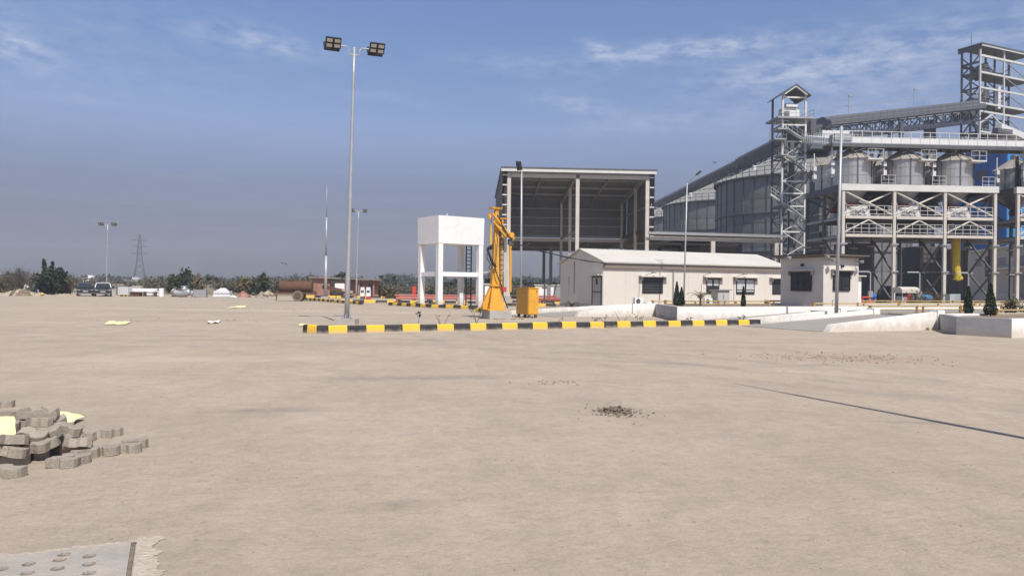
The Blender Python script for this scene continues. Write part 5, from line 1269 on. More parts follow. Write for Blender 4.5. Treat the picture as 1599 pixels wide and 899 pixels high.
a, b = cl_(766.4, 338), cl_(766, 382); a.y = b.y = ay_ - .05
MB().tube(a, a.lerp(b, .35), .04, n=10).build('cylinder_rod', 'galv', cr); MB().tube(a.lerp(b, .3), b, .065, n=12).build('cylinder', 'rail_yellow', cr)
MB().path([cl_(765, 333), cl_(764, 336), cl_(766, 342)], .09, 8).build('pivot_plate', 'crane_yellow', cr)
a = cl_(798, 367); a.y = ay_ - .28
MB().tube(a - Vector((0, .25, 0)), a + Vector((0, .25, 0)), .13, n=14).build('wrist_joint', 'crane_yellow', cr)
pb = cl_(798, 382); pb.y = ay_ - .28
for s in (-.1, .1): MB().path([a + Vector((.02, s, 0)), a + Vector((.1 + abs(s), s, -.12)), Vector((pb.x + .05 + s, pb.y, pb.z))], .04, 6).build('head_fork', 'rail_yellow', cr)
MB().tube(pb + Vector((0, 0, .28)), pb, .13, n=12).build('probe_head', 'steel_dark', cr)
pz = cl_(799, 456); q0 = Vector((pb.x + .02, pb.y, pb.z)); q1 = Vector((pz.x, pb.y, pz.z))
MB().path([q0, q1], .075, 8, .05).build('probe_tube', 'crane_yellow', cr)
# second sampling spear with feed comb, ending in a red box
a, b = cl_(790, 341), cl_(787.5, 478); a.y = b.y = ay_ + .15
MB().tube(a, b, .055, n=10).build('spear_tube', 'crane_yellow', cr)
MB().bar(a + Vector((-.25, 0, .02)), a + Vector((.28, 0, .04)), .18, .04).build('spear_plate', 'crane_yellow', cr)
cmb = MB(); c1, c2 = cl_(785.5, 365), cl_(783.5, 446); c1.y = c2.y = ay_ + .12
cmb.bar(c1, c2, .03)
for i in range(11):
    p = c1.lerp(c2, i / 10); cmb.bar(p, p + Vector((.16, .0, .02)), .06, .05)
cmb.build('feed_comb', 'steel_dark', cr)
a = cl_(789, 452); MB().box(a.x - .16, a.x + .18, ay_ - .02, ay_ + .3, a.z - .12, a.z + .13).build('red_motor', 'red_paint', cr)
def hose(*pp, r=.022, dy=-.35):
    pts = []
    for q in pp: v = cl_(*q); v.y = ay_ + dy; pts.append(v)
    out_ = []
    for i in range(len(pts) - 1):
        for j in range(4):
            t_ = j / 4; p0 = pts[max(i - 1, 0)]; p1 = pts[i]; p2 = pts[i + 1]; p3 = pts[min(i + 2, len(pts) - 1)]
            out_.append(.5 * ((2 * p1) + (p2 - p0) * t_ + (2 * p0 - 5 * p1 + 4 * p2 - p3) * t_ ** 2 + (3 * p1 - p0 - 3 * p2 + p3) * t_ ** 3))
    out_.append(pts[-1]); MB().path(out_, r, 5).build('hydraulic_hose', 'rubber', cr)
hose((766, 384), (757, 388), (760, 398), (766, 410), (772, 417), r=.055)
hose((767, 388), (759, 391), (762, 403), (768, 414), (773, 416), r=.045, dy=-.3)
hose((758, 392), (756, 403), (763, 413), (766, 405))
hose((764, 413), (759, 417), (762, 421), (766, 414))
hose((770, 417), (774, 430), (781, 445), (786, 465), (793, 481), r=.03)
hose((771, 360), (774, 375), (772, 400), (771, 416), r=.02)
hose((783, 352), (790, 362), (797, 372), (803, 380), r=.03)
hose((774, 336), (781, 348), (785, 360), r=.03)
# black supply cable from the crane arm to the office
w0, w1 = at(801, 379, CD + .4), Matrix.LocRotScale(of.location, of.rotation_euler, None) @ Vector((on_front(of, 995, 417).x, -.25, on_front(of, 995, 417).z))
wm = Matrix.LocRotScale(of.location, of.rotation_euler, None) @ Vector((.25, -.06, on_front(of, 947, 411).z)); w1 = Matrix.LocRotScale(of.location, of.rotation_euler, None) @ Vector((on_front(of, 995, 417).x, -.06, on_front(of, 995, 417).z))
pts = [w0.lerp(wm, i / 24) - Vector((0, 0, 4 * .15 * (i / 24) * (1 - i / 24))) for i in range(25)] + [wm.lerp(w1, .5) - Vector((0, 0, .02)), w1]
cbl = MB().path(pts, .028, 6).path([p + Vector((.02, 0, -.03 + .02 * math.sin(i))) for i, p in enumerate(pts)], .022, 6)
solo(cbl, 'supply_cable', 'rubber', 'black cable sagging from the yellow crane arm to the office eave', 'cable')
# yellow power cabinet
y0 = gnd(825, 496.5)
yc = thing('power_cabinet', 'yellow sheet metal power cabinet on small feet beside the sampler crane', 'cabinet', (y0.x, y0.y, 0), R(24))
za, zb = .17, zat(825, 450, y0.y)
MB().box(0, .56, 0, 1.5, za, zb).build('casing', 'crane_yellow', yc)
MB().box(-.03, .59, -.03, 1.53, zb, zb + .04).build('lid', 'crane_yellow', yc)
MB().box(.03, .53, -.018, -.002, za + .05, zb - .05).build('door', 'crane_yellow', yc); MB().box(.44, .47, -.05, -.019, zb - .22, zb - .1).build('handle', 'steel_dark', yc)
MB().box(-.016, -.002, .04, 1.46, za + .05, zb - .05).build('side_panel', 'crane_yellow', yc)
for x, y in ((.03, .05), (.4, .05), (.03, 1.3), (.4, 1.3)): MB().box(x, x + .12, y, y + .12, 0, za).build('foot', 'steel_dark', yc)
ft = MB(); rq = random.Random(5)
for _ in range(14): ft.rock((rq.uniform(-.5, .5), rq.uniform(-.2, 1), .03), rq.uniform(.03, .08), rq)
o = ft.build('rubble_at_feet', 'stone_dark', yc); o['kind'] = 'stuff'

# ------------------------------------------------------------------ white water tank on legs
t0 = gnd(684, 479)
wt = thing('water_tank', 'white square concrete water tank raised on four columns', 'water tank', (t0.x, t0.y, 0), R(36))
ta, tb = 4.05, 3.15; D_ = t0.y
zt0, zt1 = zat(684, 373.5, D_), zat(684, 336, D_)
MB().hexa([(-.02, -.02, zt0), (ta + .02, -.02, zt0), (ta + .02, tb + .02, zt0), (-.02, tb + .02, zt0)], [(-.05, -.05, zt1), (ta + .05, -.05, zt1), (ta + .05, tb + .05, zt1), (-.05, tb + .05, zt1)]).build('tank_body', 'white_paint', wt)
MB().box(-.02, ta + .02, -.02, tb + .02, zt0 - .28, zt0 - .003).build('ring_beam', 'white_paint', wt)
MB().box(.5, ta - .5, .5, tb - .5, zt1 + .0, zt1 + .06).box(1.6, 1.64, 1.5, 1.54, zt1 + .06, zt1 + .35).build('manhole_cover', 'white_paint', wt)
cs = .40
for x, y in ((0, 0), (ta - cs, 0), (0, tb - cs), (ta - cs, tb - cs)):
    MB().box(x, x + cs, y, y + cs, -.05, zt0 - .285).build('column', 'white_paint', wt)
zb0, zb1 = zat(684, 431, D_), zat(684, 424, D_)
for (x0, x1, y0, y1) in ((cs, ta - cs, .06, .34), (cs, ta - cs, tb - .34, tb - .06), (.06, .34, cs, tb - cs), (ta - .34, ta - .06, cs, tb - cs)):
    MB().box(x0 + .002, x1 - .002, y0, y1, zb0, zb1).build('tie_beam', 'white_paint', wt)
lw = at(731.5, 447, D_ + 4.2); ll = thing('steel_ladder', 'black steel ladder leaning up behind the white water tank', 'ladder', (lw.x, lw.y, 0), R(6))
lm = MB()
for x in (-.2, .2): lm.bar((x, 0, 0), (x, 0, 5.3), .1)
lm.build('stringers', 'alu_dark', ll)
for i in range(17): MB().bar((-.2, 0, .3 + i * .3), (.2, 0, .3 + i * .3), .055).build('rung', 'alu_dark', ll)

# ------------------------------------------------------------------ red pipe racks
def pipe_rack(px0, px1, D, label, zs=(.45, .55, .72), dd=(0, .5, 1.1)):
    a, b = at(px0, 447, D), at(px1, 447, D + 3)
    t = thing('pipe_rack', label, 'pipes', (a.x, a.y, 0), math.atan2(b.y - a.y, b.x - a.x), 'red fire mains on low racks'); L_ = (Vector((b.x, b.y)) - Vector((a.x, a.y))).length
    for z, d in zip(zs, dd): MB().tube((0, d, z), (L_, d, z), .065, n=8).build('pipe', 'red_pipe', t)
    n = max(2, round(L_ / 3))
    for i in range(n + 1):
        x = .3 + (L_ - .6) * i / n; MB().box(x - .06, x + .06, -.2, 1.3, zs[0] - .2, zs[0] - .1).box(x - .06, x + .06, -.15, -.05, 0, zs[0] - .2).box(x - .06, x + .06, 1.15, 1.25, 0, zs[0] - .2).build('support', 'steel_dark', t)
    MB().tube((0, 0, zs[0]), (0, 0, 0), .1, n=8).build('riser', 'red_pipe', t)
    return t
pipe_rack(620, 770, 66, 'long red pipes on a low rack behind the white water tank')
pipe_rack(842, 884, 66, 'short visible run of red pipes right of the yellow cabinet')
t = thing('hydrant_box', 'upright red hydrant box behind the left leg of the water tank', 'hydrant', at(647, 447, 80) * Vector((1, 1, 0)), 0)
MB().box(-.2, .2, -.15, .15, .2, 1.5).build('box', 'red_paint', t); MB().box(-.14, .14, -.165, -.152, .7, 1.4).build('door', 'red_paint', t); MB().box(-.2, .2, -.1, .1, 0, .2).build('foot', 'steel_dark', t)
t = thing('fire_hydrant', 'red fire hydrant post under the bin frame by the middle post', 'hydrant', at(1419, 447, 66) * Vector((1, 1, 0)), 0)
MB().tube((0, 0, 0), (0, 0, 1.15), .13, n=10).tube((0, 0, 1.15), (0, 0, 1.25), .2, n=10).build('standpipe', 'red_paint', t); MB().tube((-.32, 0, .85), (.32, 0, .85), .08, n=8).build('outlet', 'red_paint', t)
t = thing('fire_hydrant', 'red valve set beside the white annex of the guard cabin', 'hydrant', at(1351, 447, 62) * Vector((1, 1, 0)), 0)
MB().tube((-.5, 0, .5), (1.2, 0, .5), .12, n=8).build('pipe', 'red_pipe', t); MB().path([(-.2, 0, .5), (-.2, 0, 1.0), (.3, 0, 1.0), (.3, 0, .5)], .1, 8).build('loop', 'red_paint', t); MB().tube((0, 0, 0), (0, 0, .5), .08, n=8).build('foot', 'steel_dark', t)
t = thing('pump_kiosk', 'low teal kiosk with domed pale canopy under the bin frame', 'kiosk', at(1415, 447, 70) * Vector((1, 1, 0)), R(10))
hood(MB(), (-.95, 0, 1.35), (.85, 0, 1.35), 1.4, .55).build('canopy', 'steel_cream', t); MB().box(-.7, .5, -.4, .4, .05, 1.05).build('tank', 'teal_grey', t)
for x, y in ((-.85, -.6), (.75, -.6), (-.85, .6), (.75, .6)): MB().bar((x, y, 0), (x, y, 1.36), .06).build('leg', 'steel_grey', t)
t = thing('junction_cabinet', 'pale teal cabinet under the right bay of the bin frame', 'cabinet', at(1488, 447, 70) * Vector((1, 1, 0)), R(10))
MB().box(-.55, .55, -.3, .3, .25, 1.3).build('casing', 'teal_grey', t); MB().box(.03, .5, -.32, -.302, .3, 1.2).build('door', 'galv', t); MB().box(-.5, .5, -.25, .25, 0, .25).build('foot', 'steel_dark', t)
# small white sheds behind
for px0, px1, pyt, D, lab in ((836, 884, 445.5, 96, 'white store wall seen between yellow cabinet and office gable'), (757, 772, 444, 84, 'small white store behind the yellow crane pedestal')):
    a, b = at(px0, 447, D), at(px1, 447, D)
    t = thing('store', lab, 'store', (a.x, D, 0), 0); w = b.x - a.x; z = zat((px0 + px1) / 2, pyt, D)
    MB().box(0, w, 0, 4, 0, z).build('wall', 'white_paint', t); MB().box(-.15, w + .15, -.15, 4.15, z, z + .1).build('roof', 'cream_roof', t); MB().box(w * .6, w * .6 + .9, -.03, -.003, 0, min(2.0, z - .1)).build('door', 'steel_grey', t)
a = at(758, 447, 92); t = thing('lean_to', 'pale sloping lean-to roof on posts left of the crane mast', 'shelter', (a.x, 92, 0), 0)
MB().hexa([(-.5, 0, 3.15), (2.2, 0, 3.4), (2.2, 3, 3.4), (-.5, 3, 3.15)], [(-.5, 0, 3.27), (2.2, 0, 3.52), (2.2, 3, 3.52), (-.5, 3, 3.27)]).build('roof', 'cream_roof', t)
MB().box(-.3, -.18, .1, .22, 0, 3.15).box(1.8, 1.92, .1, .22, 0, 3.3).build('post', 'steel_grey', t); MB().bar((-.24, .15, 1.9), (1.8, .15, 1.0), .12).build('brace', 'steel_grey', t)
MB().box(-.4, 2.1, .05, .3, 2.55, 2.95).build('beam', 'steel_dark', t)
a = at(850.5, 447, 62); t = thing('valve_post', 'dark valve post with cross bar before the white store wall', 'post', (a.x, 62, 0), 0)
MB().tube((0, 0, 0), (0, 0, 1.95), .07, n=8).build('stem', 'steel_dark', t); MB().bar((-.22, 0, 1.5), (.22, 0, 1.5), .14).build('cross_bar', 'steel_dark', t)
# ------------------------------------------------------------------ far left yard
def car(base, rz, label, paint, roof_trim):
    t = thing('parked_car', label, 'car', base, rz, 'parked dark cars')
    # nose towards local -y
    w = .86
    prof = [(-2.1, .32), (-2.18, .62), (-2.05, .80), (-1.15, .95), (-.45, 1.47), (.9, 1.52), (1.9, 1.0), (2.1, .85), (2.1, .35)]
    n = len(prof); vs = []
    for s in (-1, 1):
        for y, z in prof: vs.append((s * (w if z < 1.0 else w * .80), y, z))
    MB().quadset(vs, [tuple(range(n)), tuple(range(2 * n - 1, n - 1, -1))] + [(i, n + i, n + (i + 1) % n, (i + 1) % n) for i in range(n)]).build('body', paint, t)
    MB().hexa([(-.74, -1.13, .985), (.74, -1.13, .985), (.74, -1.12, .97), (-.74, -1.12, .97)], [(-.62, -.49, 1.46), (.62, -.49, 1.46), (.62, -.48, 1.44), (-.62, -.48, 1.44)]).build('windscreen', 'glass_dark', t)
    for s in (-1, 1):
        MB().bar((s * .80, -1.13, .98), (s * .68, -.5, 1.47), .07).build('pillar', roof_trim, t)
        MB().box(s * .66 - .12, s * .66 + .12, -2.2, -2.12, .63, .74).build('headlight', 'steel_grey', t)
        MB().box(s * .98 - .08, s * .98 + .08, -.95, -.8, .98, 1.12).build('mirror', paint, t)
        for y in (-1.3, 1.3):
            wh_ = MB().tube((s * .70, y, .32), (s * .88, y, .32), .32, n=16).build('wheel', 'rubber', t); MB().tube((s * .88, y, .32), (s * .89, y, .32), .19, n=12).build('rim', 'car_silver', wh_)
    MB().bar((-.68, -.45, 1.53), (.68, -.45, 1.53), .1, .06).build('roof_edge', roof_trim, t)
    MB().box(-.45, .45, -2.2, -2.165, .42, .58).build('grille', 'alu_dark', t); MB().box(-.26, .26, -2.215, -2.2, .5, .6).build('number_plate', 'blind', t)
    MB().box(-.84, .84, -2.24, -2.1, .28, .42).build('bumper', 'steel_dark', t)
    return t
def farp(px, D): p = at(px, 447, D); return Vector((p.x, D, 0))
car(farp(133, 89), R(30), 'black parked car facing the yard, left of the pair', 'car_black', 'steel_dark')
car(farp(161, 88), R(28), 'dark parked car with light reflection painted on roof edge, right of the pair', 'car_black', 'plastic_white')  # white trim stands for light reflected along the windscreen frame
# white caged tank
t = thing('caged_tank', 'white plastic liquid tote in a metal cage on a pallet', 'tank', farp(192.5, 88), R(3))
MB().box(-.58, .58, 0, 1.0, .16, 1.12).build('tank_body', 'plastic_white', t); MB().tube((0, .5, 1.12), (0, .5, 1.17), .12, n=10).build('lid', 'steel_dark', t)
for i in range(5): MB().box(-.6, .6, -.03, -.005, .2 + i * .22, .225 + i * .22).build('cage_bar', 'steel_grey', t)
for i in range(6): MB().box(-.6 + i * .23, -.575 + i * .23, -.055, -.031, .16, 1.12).build('cage_bar', 'steel_grey', t)
for x in (-.5, 0, .4): MB().box(x, x + .14, 0, 1, 0, .14).build('pallet_block', 'rail_yellow', t)
t = thing('white_drum', 'upright cream barrel standing alone left of the shiny duct', 'barrel', farp(252, 86), 0)
MB().lathe([(.27, 0), (.3, .05), (.28, .45), (.3, .5), (.28, .55), (.28, .92), (.25, .97)], 18).build('barrel_body', 'plastic_white', t); MB().tube((.1, 0, .97), (.1, 0, 1.02), .06, n=8).build('bung', 'steel_grey', t)
# shiny duct bend
t = thing('duct_bend', 'shiny galvanised duct elbow lying on the ground', 'duct', farp(284, 87), R(-4))
pts = [Vector((-1.0, 0, .62)), Vector((-.7, 0, .46)), Vector((-.2, 0, .36)), Vector((.35, 0, .40)), Vector((.75, 0, .52)), Vector((1.0, 0, .68))]
MB().path(pts, .36, 18).build('bend', 'galv', t, smooth=True); MB().tube((.25, .1, .5), (.25, .1, 1.28), .34, n=20).build('branch', 'galv', t, smooth=True)
MB().tube((.25, .1, 1.22), (.25, .1, 1.3), .40, n=20).build('flange', 'galv_pole', t); MB().tube((-1.06, 0, .66), (-.98, 0, .61), .42, n=18).build('flange', 'galv_pole', t)
t = thing('duct_section', 'square pale metal duct section beside the shiny elbow', 'duct', farp(303, 87), R(8))
MB().box(0, 1.25, 0, .9, .05, .85).build('casing', 'galv', t); MB().box(-.05, 0, -.05, .95, 0, .92).box(1.25, 1.3, -.05, .95, 0, .92).build('flange', 'galv_pole', t); MB().tube((-.28, .1, .42), (-.06, .1, .42), .36, n=14).build('round_end', 'steel_grey', t)
t = thing('tarped_pile', 'white wrapped pallet heap with a rounded top', 'pallet load', farp(346, 86), R(2))
MB().box(-.95, .95, 0, 1.1, .08, .42).build('lower_pack', 'tarp', t); MB().box(-.9, .85, .05, 1.05, .5, .75).build('upper_pack', 'tarp', t); MB().hexa([(-.7, .1, .76), (.55, .1, .76), (.55, .9, .76), (-.7, .9, .76)], [(-.2, .3, 1.08), (.25, .3, 1.08), (.25, .7, 1.08), (-.2, .7, 1.08)]).build('tarp_top', 'tarp', t); MB().box(-1.0, 1.0, -.02, 1.12, .43, .49).box(-1, 1.2, -.1, 1.1, 0, .07).build('pallet', 'steel_grey', t)
MB().hexa([(.96, .1, .05), (1.6, .2, .02), (1.6, .8, .02), (.96, 1.0, .05)], [(.96, .1, .3), (1.5, .3, .1), (1.5, .7, .1), (.96, 1.0, .3)]).build('tarp_skirt', 'tarp', t)
rq = random.Random(21)
def heap(px, D, w, h, mat, label, n=60, r=(.06, .14), name='rubble_heap', cat='heap', d=1.6):
    b = farp(px, D); t = thing(name, label, cat, b, 0)
    core = MB(); k = 14; prof = []
    vs = [(0, d / 2, h)]; 
    for ring, f in ((1, .45), (2, .8), (3, 1.0)):
        for i in range(k):
            a = 2 * math.pi * i / k; vs.append((math.cos(a) * w / 2 * f * rq.uniform(.85, 1.1), d / 2 + math.sin(a) * d / 2 * f * rq.uniform(.85, 1.1), max(-.02, h * (1 - f) * rq.uniform(.8, 1.2) - (.02 if ring == 3 else 0))))
    fs = [(0, 1 + i, 1 + (i + 1) % k) for i in range(k)] + [(1 + r_ * k + i, 1 + (r_ + 1) * k + i, 1 + (r_ + 1) * k + (i + 1) % k, 1 + r_ * k + (i + 1) % k) for r_ in range(2) for i in range(k)]
    core.quadset(vs, fs).build('mound', mat, t)
    st_ = MB()
    for _ in range(n):
        a = rq.uniform(0, 6.283); f = rq.random() ** .6; st_.rock((math.cos(a) * w / 2 * f, d / 2 + math.sin(a) * d / 2 * f, h * (1 - f)), rq.uniform(*r), rq)
    o = st_.build('loose_pieces', mat, t); o['kind'] = 'stuff'; return t
heap(18, 86, 5.2, .75, 'sand', 'broad sandy soil bank at the left edge of the yard', n=30, d=3)
heap(30, 84.5, 1.8, .9, 'soil', 'brown soil heap with sticks on the sandy bank', n=40)
heap(55, 86, 2.2, .4, 'sand', 'low pale sand spill beside the dense dark bush', n=20)
heap(95, 87, 4.5, .25, 'sand', 'long low strip of pale rubble left of the parked cars', n=50)
heap(275, 89, 1.8, 1.05, 'rust', 'brown soil heap behind the shiny duct elbow', n=40)
heap(376, 88, 2.0, .75, 'brick', 'heap of red brick bats right of the white wrapped pallet', n=90, r=(.07, .13))
heap(405, 86, 1.6, .72, 'stone', 'grey brown stone heap left of the rusty tanker', n=60)
heap(415, 88, 2.4, .85, 'sand', 'sandy brown heap just behind the rusty tanker', n=40)
t = thing('stick_bundle', 'dark bundle of sticks leaning on the brown soil heap', 'sticks', farp(18, 83.5), 0)
for i in range(4): MB().bar((-.3 + i * .1, 0, 0), (.2 + i * .12, .3, .9 + .1 * (i % 2)), .06).build('stick', 'bark', t)
t = thing('yellow_sack', 'small bright yellow sack at the foot of the dark bush', 'sack', farp(66, 86), 0)
MB().rock((0, 0, .18), .28, rq, .8).build('sack_body', 'rail_yellow', t)
t = thing('pale_hut', 'low pale hut with open front left of the dark bush', 'hut', farp(47, 100), 0)
MB().box(-.8, .9, 0, 2, 0, 1.25).build('wall', 'white_wall', t); MB().box(-.9, 1.0, -.1, 2.1, 1.25, 1.35).build('roof', 'steel_grey', t); MB().box(-.6, .7, -.02, -.002, .2, .8).build('opening', 'steel_dark', t)
t = thing('leaning_board', 'dark board leaning beside the low pale hut', 'board', farp(55, 92), 0)
MB().hexa([(-.2, 0, 0), (.3, 0, 0), (.3, .06, 0), (-.2, .06, 0)], [(-.5, .3, 1.2), (-.1, .3, 1.2), (-.1, .36, 1.2), (-.5, .36, 1.2)]).build('board_face', 'steel_dark', t)
# boundary wall, small far houses
t = thing('boundary_wall', 'faint pale boundary wall behind the yard clutter on the left', 'wall', farp(0, 140) - Vector((60, 0, 0)), 0)
for i in range(24): MB().box(i * 5.0 + .04, i * 5.0 + 4.96, 0, .2, 0, 1.3 + .06 * (i % 3)).build('wall_panel', 'stone', t); MB().box(i * 5.0 - .15, i * 5.0 + .035, -.08, .28, 0, 1.5).build('pillar', 'stone', t)
for px, D, w, h, mat, lab in ((136, 300, 4, 429.5, 'white_paint', 'tiny white house with a raised block above the far trees'), (205, 320, 6, 432.5, 'blind', 'tiny pale building right of the far pylon lamp mast'), (6, 280, 3, 440, 'white_paint', 'tiny white shed at the left edge below the bare trees'), (572, 180, 1.4, 443.5, 'white_paint', 'tiny white kiosk among far shrubs right of brick hut'), (632, 200, 1.7, 444, 'white_paint', 'tiny white block left of the water tank columns')):
    t = thing('distant_house', lab, 'house', farp(px, D), 0); h = zat(px, h, D)
    MB().box(-w / 2, w / 2, 0, w * .8, 0, h * .7).build('wall', mat, t); MB().box(-w / 2 - .3, w / 2 + .3, -.3, w * .8 + .3, h * .7, h * .75).build('roof', 'concrete', t); MB().box(0, w * .45, .5, w * .5, h * .75, h).build('upper_block', mat, t)
    for s in (-.3, .15): MB().box(w * s, w * s + w * .15, -.08, -.01, h * .25, h * .5).build('window', 'steel_dark', t)
for px, D, lab, w in ((170, 97, 'low concrete frames stacked behind the white tote', 10), (230, 92, 'stack of pale pipes lying left of the cream barrel', 3)):
    t = thing('pipe_stack', lab, 'stack', farp(px, D), 0)
    for i in range(6 if w < 5 else 7):
        if w < 5: MB().tube((-1.7, i % 3 * .34, .18 + .3 * (i // 3)), (1.5, i % 3 * .34, .18 + .3 * (i // 3)), .16, n=8).build('pipe', 'plastic_white' if i < 3 else 'blind', t)
        else: MB().box(-5 + i * 1.6, -3.9 + i * 1.6, 0, .6, 0, .7 + .25 * (i % 3)).build('block', 'concrete', t)
t = thing('white_pipe_rack', 'long white panels on trestles between the tote and barrel', 'stack', farp(222, 89), R(3))
for i in range(3): MB().box(-1.7, 1.5, i * .3, i * .3 + .26, .55 + .13 * i, .66 + .13 * i).build('panel', 'plastic_white', t)
for x in (-1.4, 0, 1.2): MB().box(x, x + .15, 0, .9, 0, .54).build('trestle', 'soil', t)
t = thing('dark_skip', 'low dark metal skip left of the long white panels', 'skip', farp(208, 88.5), 0)
MB().hexa([(-.6, 0, 0), (.65, 0, 0), (.65, 1, 0), (-.6, 1, 0)], [(-.8, -.1, .5), (.8, -.1, .5), (.8, 1.1, .5), (-.8, 1.1, .5)]).build('bin', 'rust', t); MB().box(-.85, .85, -.15, -.1, .44, .53).build('rim', 'rust', t)

# rusty tanker trailer
tk = thing('tanker_trailer', 'rusty brown cylindrical water tanker trailer on two wheels', 'trailer', gnd(465, 470.3) * Vector((1, 1, 0)), R(3))
TDD = tk.location.y; s_ = TDD / F
zc_ = zat(465, 447.5, TDD); r_ = 9.2 * s_ * 1.0
vs = MB(); x0, x1 = -28 * s_, 19.5 * s_
vs.path([(x0 - .06, .55, zc_), (x0, .55, zc_), (x1, .55, zc_), (x1 + .06, .55, zc_)], r_, 26).build('tank_body', 'rust', tk, auto=40)
MB().tube((-.8, .55, zc_ + r_ - .02), (-.8, .55, zc_ + r_ + .1), .3, n=12).box(-1.1, -.3, .3, .8, zc_ + r_ - .05, zc_ + r_ + .05).build('manhole', 'rust', tk)
for x in (x0 + .5, 0, x1 - .3): MB().tube((x - .02, .55, zc_), (x + .02, .55, zc_), r_ + .015, n=26).build('hoop', 'rust', tk)
MB().box(x0 - .5, x1 + .35, .1, .25, zc_ - r_ - .12, zc_ - r_ + .04).box(x0 - .5, x1 + .35, .85, 1.0, zc_ - r_ - .12, zc_ - r_ + .04).build('chassis', 'rust', tk)
for y in (-.12, 1.0):
    w_ = MB().tube((0, y, .5), (0, y + .26, .5), .5, n=22).build('wheel', 'tyre', tk, auto=40); MB().tube((0, y - .02, .5), (0, y + .28, .5), .3, n=16).build('rim', 'rust', w_); MB().tube((0, y - .05, .5), (0, y, .5), .09, n=10).build('hub', 'steel_dark', w_)
MB().bar((x0 - .4, .2, .52), (x0 - 1.7, .55, .5), .1).bar((x0 - .4, .9, .52), (x0 - 1.7, .55, .5), .1).build('drawbar', 'rust', tk); MB().bar((x0 - .45, .55, .5), (x0 - .45, .55, 0), .07).build('stand_leg', 'rust', tk)
MB().tube((x1 + .07, .55, zc_ - .3), (x1 + .35, .55, zc_ - .5), .06, n=8).build('outlet', 'rust', tk); MB().bar((x1 + .2, .3, zc_ - r_), (x1 + .55, .3, .55), .08).build('rear_frame', 'rust', tk)

# brick hut
D = 93; b = farp(486, D); bk_ = thing('brick_hut', 'unfinished red brick hut with flat dark roof slab', 'hut', b, R(6))
Lh = 105 / F * D; zr0, zr1 = zat(486, 434, D), zat(588, 438, D)
BRK = mesh_of(MB().box(.008, .235, -.012, .1, .006, .078), 'brick', 'brick')
MB().box(0, 1.95, .1, 5, 0, zr0).build('wall', 'brick', bk_); MB().box(4.0, Lh - .2, .9, 5, 0, zr1).build('wall', 'brick', bk_); MB().box(1.95, 4.0, 2.5, 2.7, 0, zr1).build('inner_wall', 'white_paint', bk_)
cnt = 0
for j in range(int(zr0 / .17)):
    for i in range(4):
        x = .01 + i * .48 + (.24 if j % 2 else 0)
        if x + .47 > 1.96: continue
        inst('brick', BRK, bk_, (x, .1, j * .17 + .01), (0, 0, 0), (1.95, 1, 1.95)); cnt += 1
MB().hexa([(-.3, -.35, zr0), (Lh + .2, -.35, zr1), (Lh + .2, 5.2, zr1), (-.3, 5.2, zr0)], [(-.3, -.35, zr0 + .2), (Lh + .2, -.35, zr1 + .16), (Lh + .2, 5.2, zr1 + .16), (-.3, 5.2, zr0 + .2)]).build('roof_slab', 'brown_fascia_shade', bk_)
for x in (2.0, 3.9, 5.6, 7.4): MB().box(x, x + .2, .1, .3, 0, zr1).build('post', 'brick', bk_)
MB().box(5.2, 6.0, .86, .9, .9, 1.7).build('window', 'steel_dark', bk_); MB().box(6.8, 7.5, .86, .9, .0, 1.7).build('doorway', 'steel_dark', bk_)
t = thing('signboard', 'white board leaning inside the open bay of the brick hut', 'board', farp(530, 91.5), 0)
MB().box(-.55, .6, 0, .06, .95, 1.75).build('board_face', 'white_paint', t); MB().bar((-.4, .05, 0), (-.4, .05, .95), .07).bar((.45, .05, 0), (.45, .05, .95), .07).build('leg', 'rust', t)
t = thing('loader_arm', 'rusty and tan conveyor arm lying in front of the brick hut', 'conveyor', farp(523, 88), R(2))
MB().bar((-1.4, 0, 1.35), (2.0, 0, .65), .35, .4).build('arm_body', 'rust', t); MB().bar((.9, -.1, 1.0), (2.1, -.1, .7), .5, .28).build('hopper_end', 'sand', t); MB().bar((-1.2, 0, 0), (-1.2, 0, 1.3), .1).bar((1.2, 0, 0), (1.2, 0, .7), .1).build('leg', 'rust', t)
for px, lab, cc_ in ((566, 'white pump dispenser left of the red based one', 'steel_dark'), (575, 'white and red pump dispenser right of the brick hut door', 'red_paint')):
    t = thing('fuel_dispenser', lab, 'dispenser', farp(px, 84), 0); MB().box(-.24, .24, 0, .4, .35, 1.1).build('cabinet', 'plastic_white', t); MB().box(-.24, .24, 0, .4, 0, .34).build('base', cc_, t); MB().box(-.17, .17, -.02, -.002, .75, 1.0).build('display', 'steel_dark', t); MB().box(-.2, .2, .0, .38, 1.11, 1.35).build('top_sign', 'plastic_white', t)

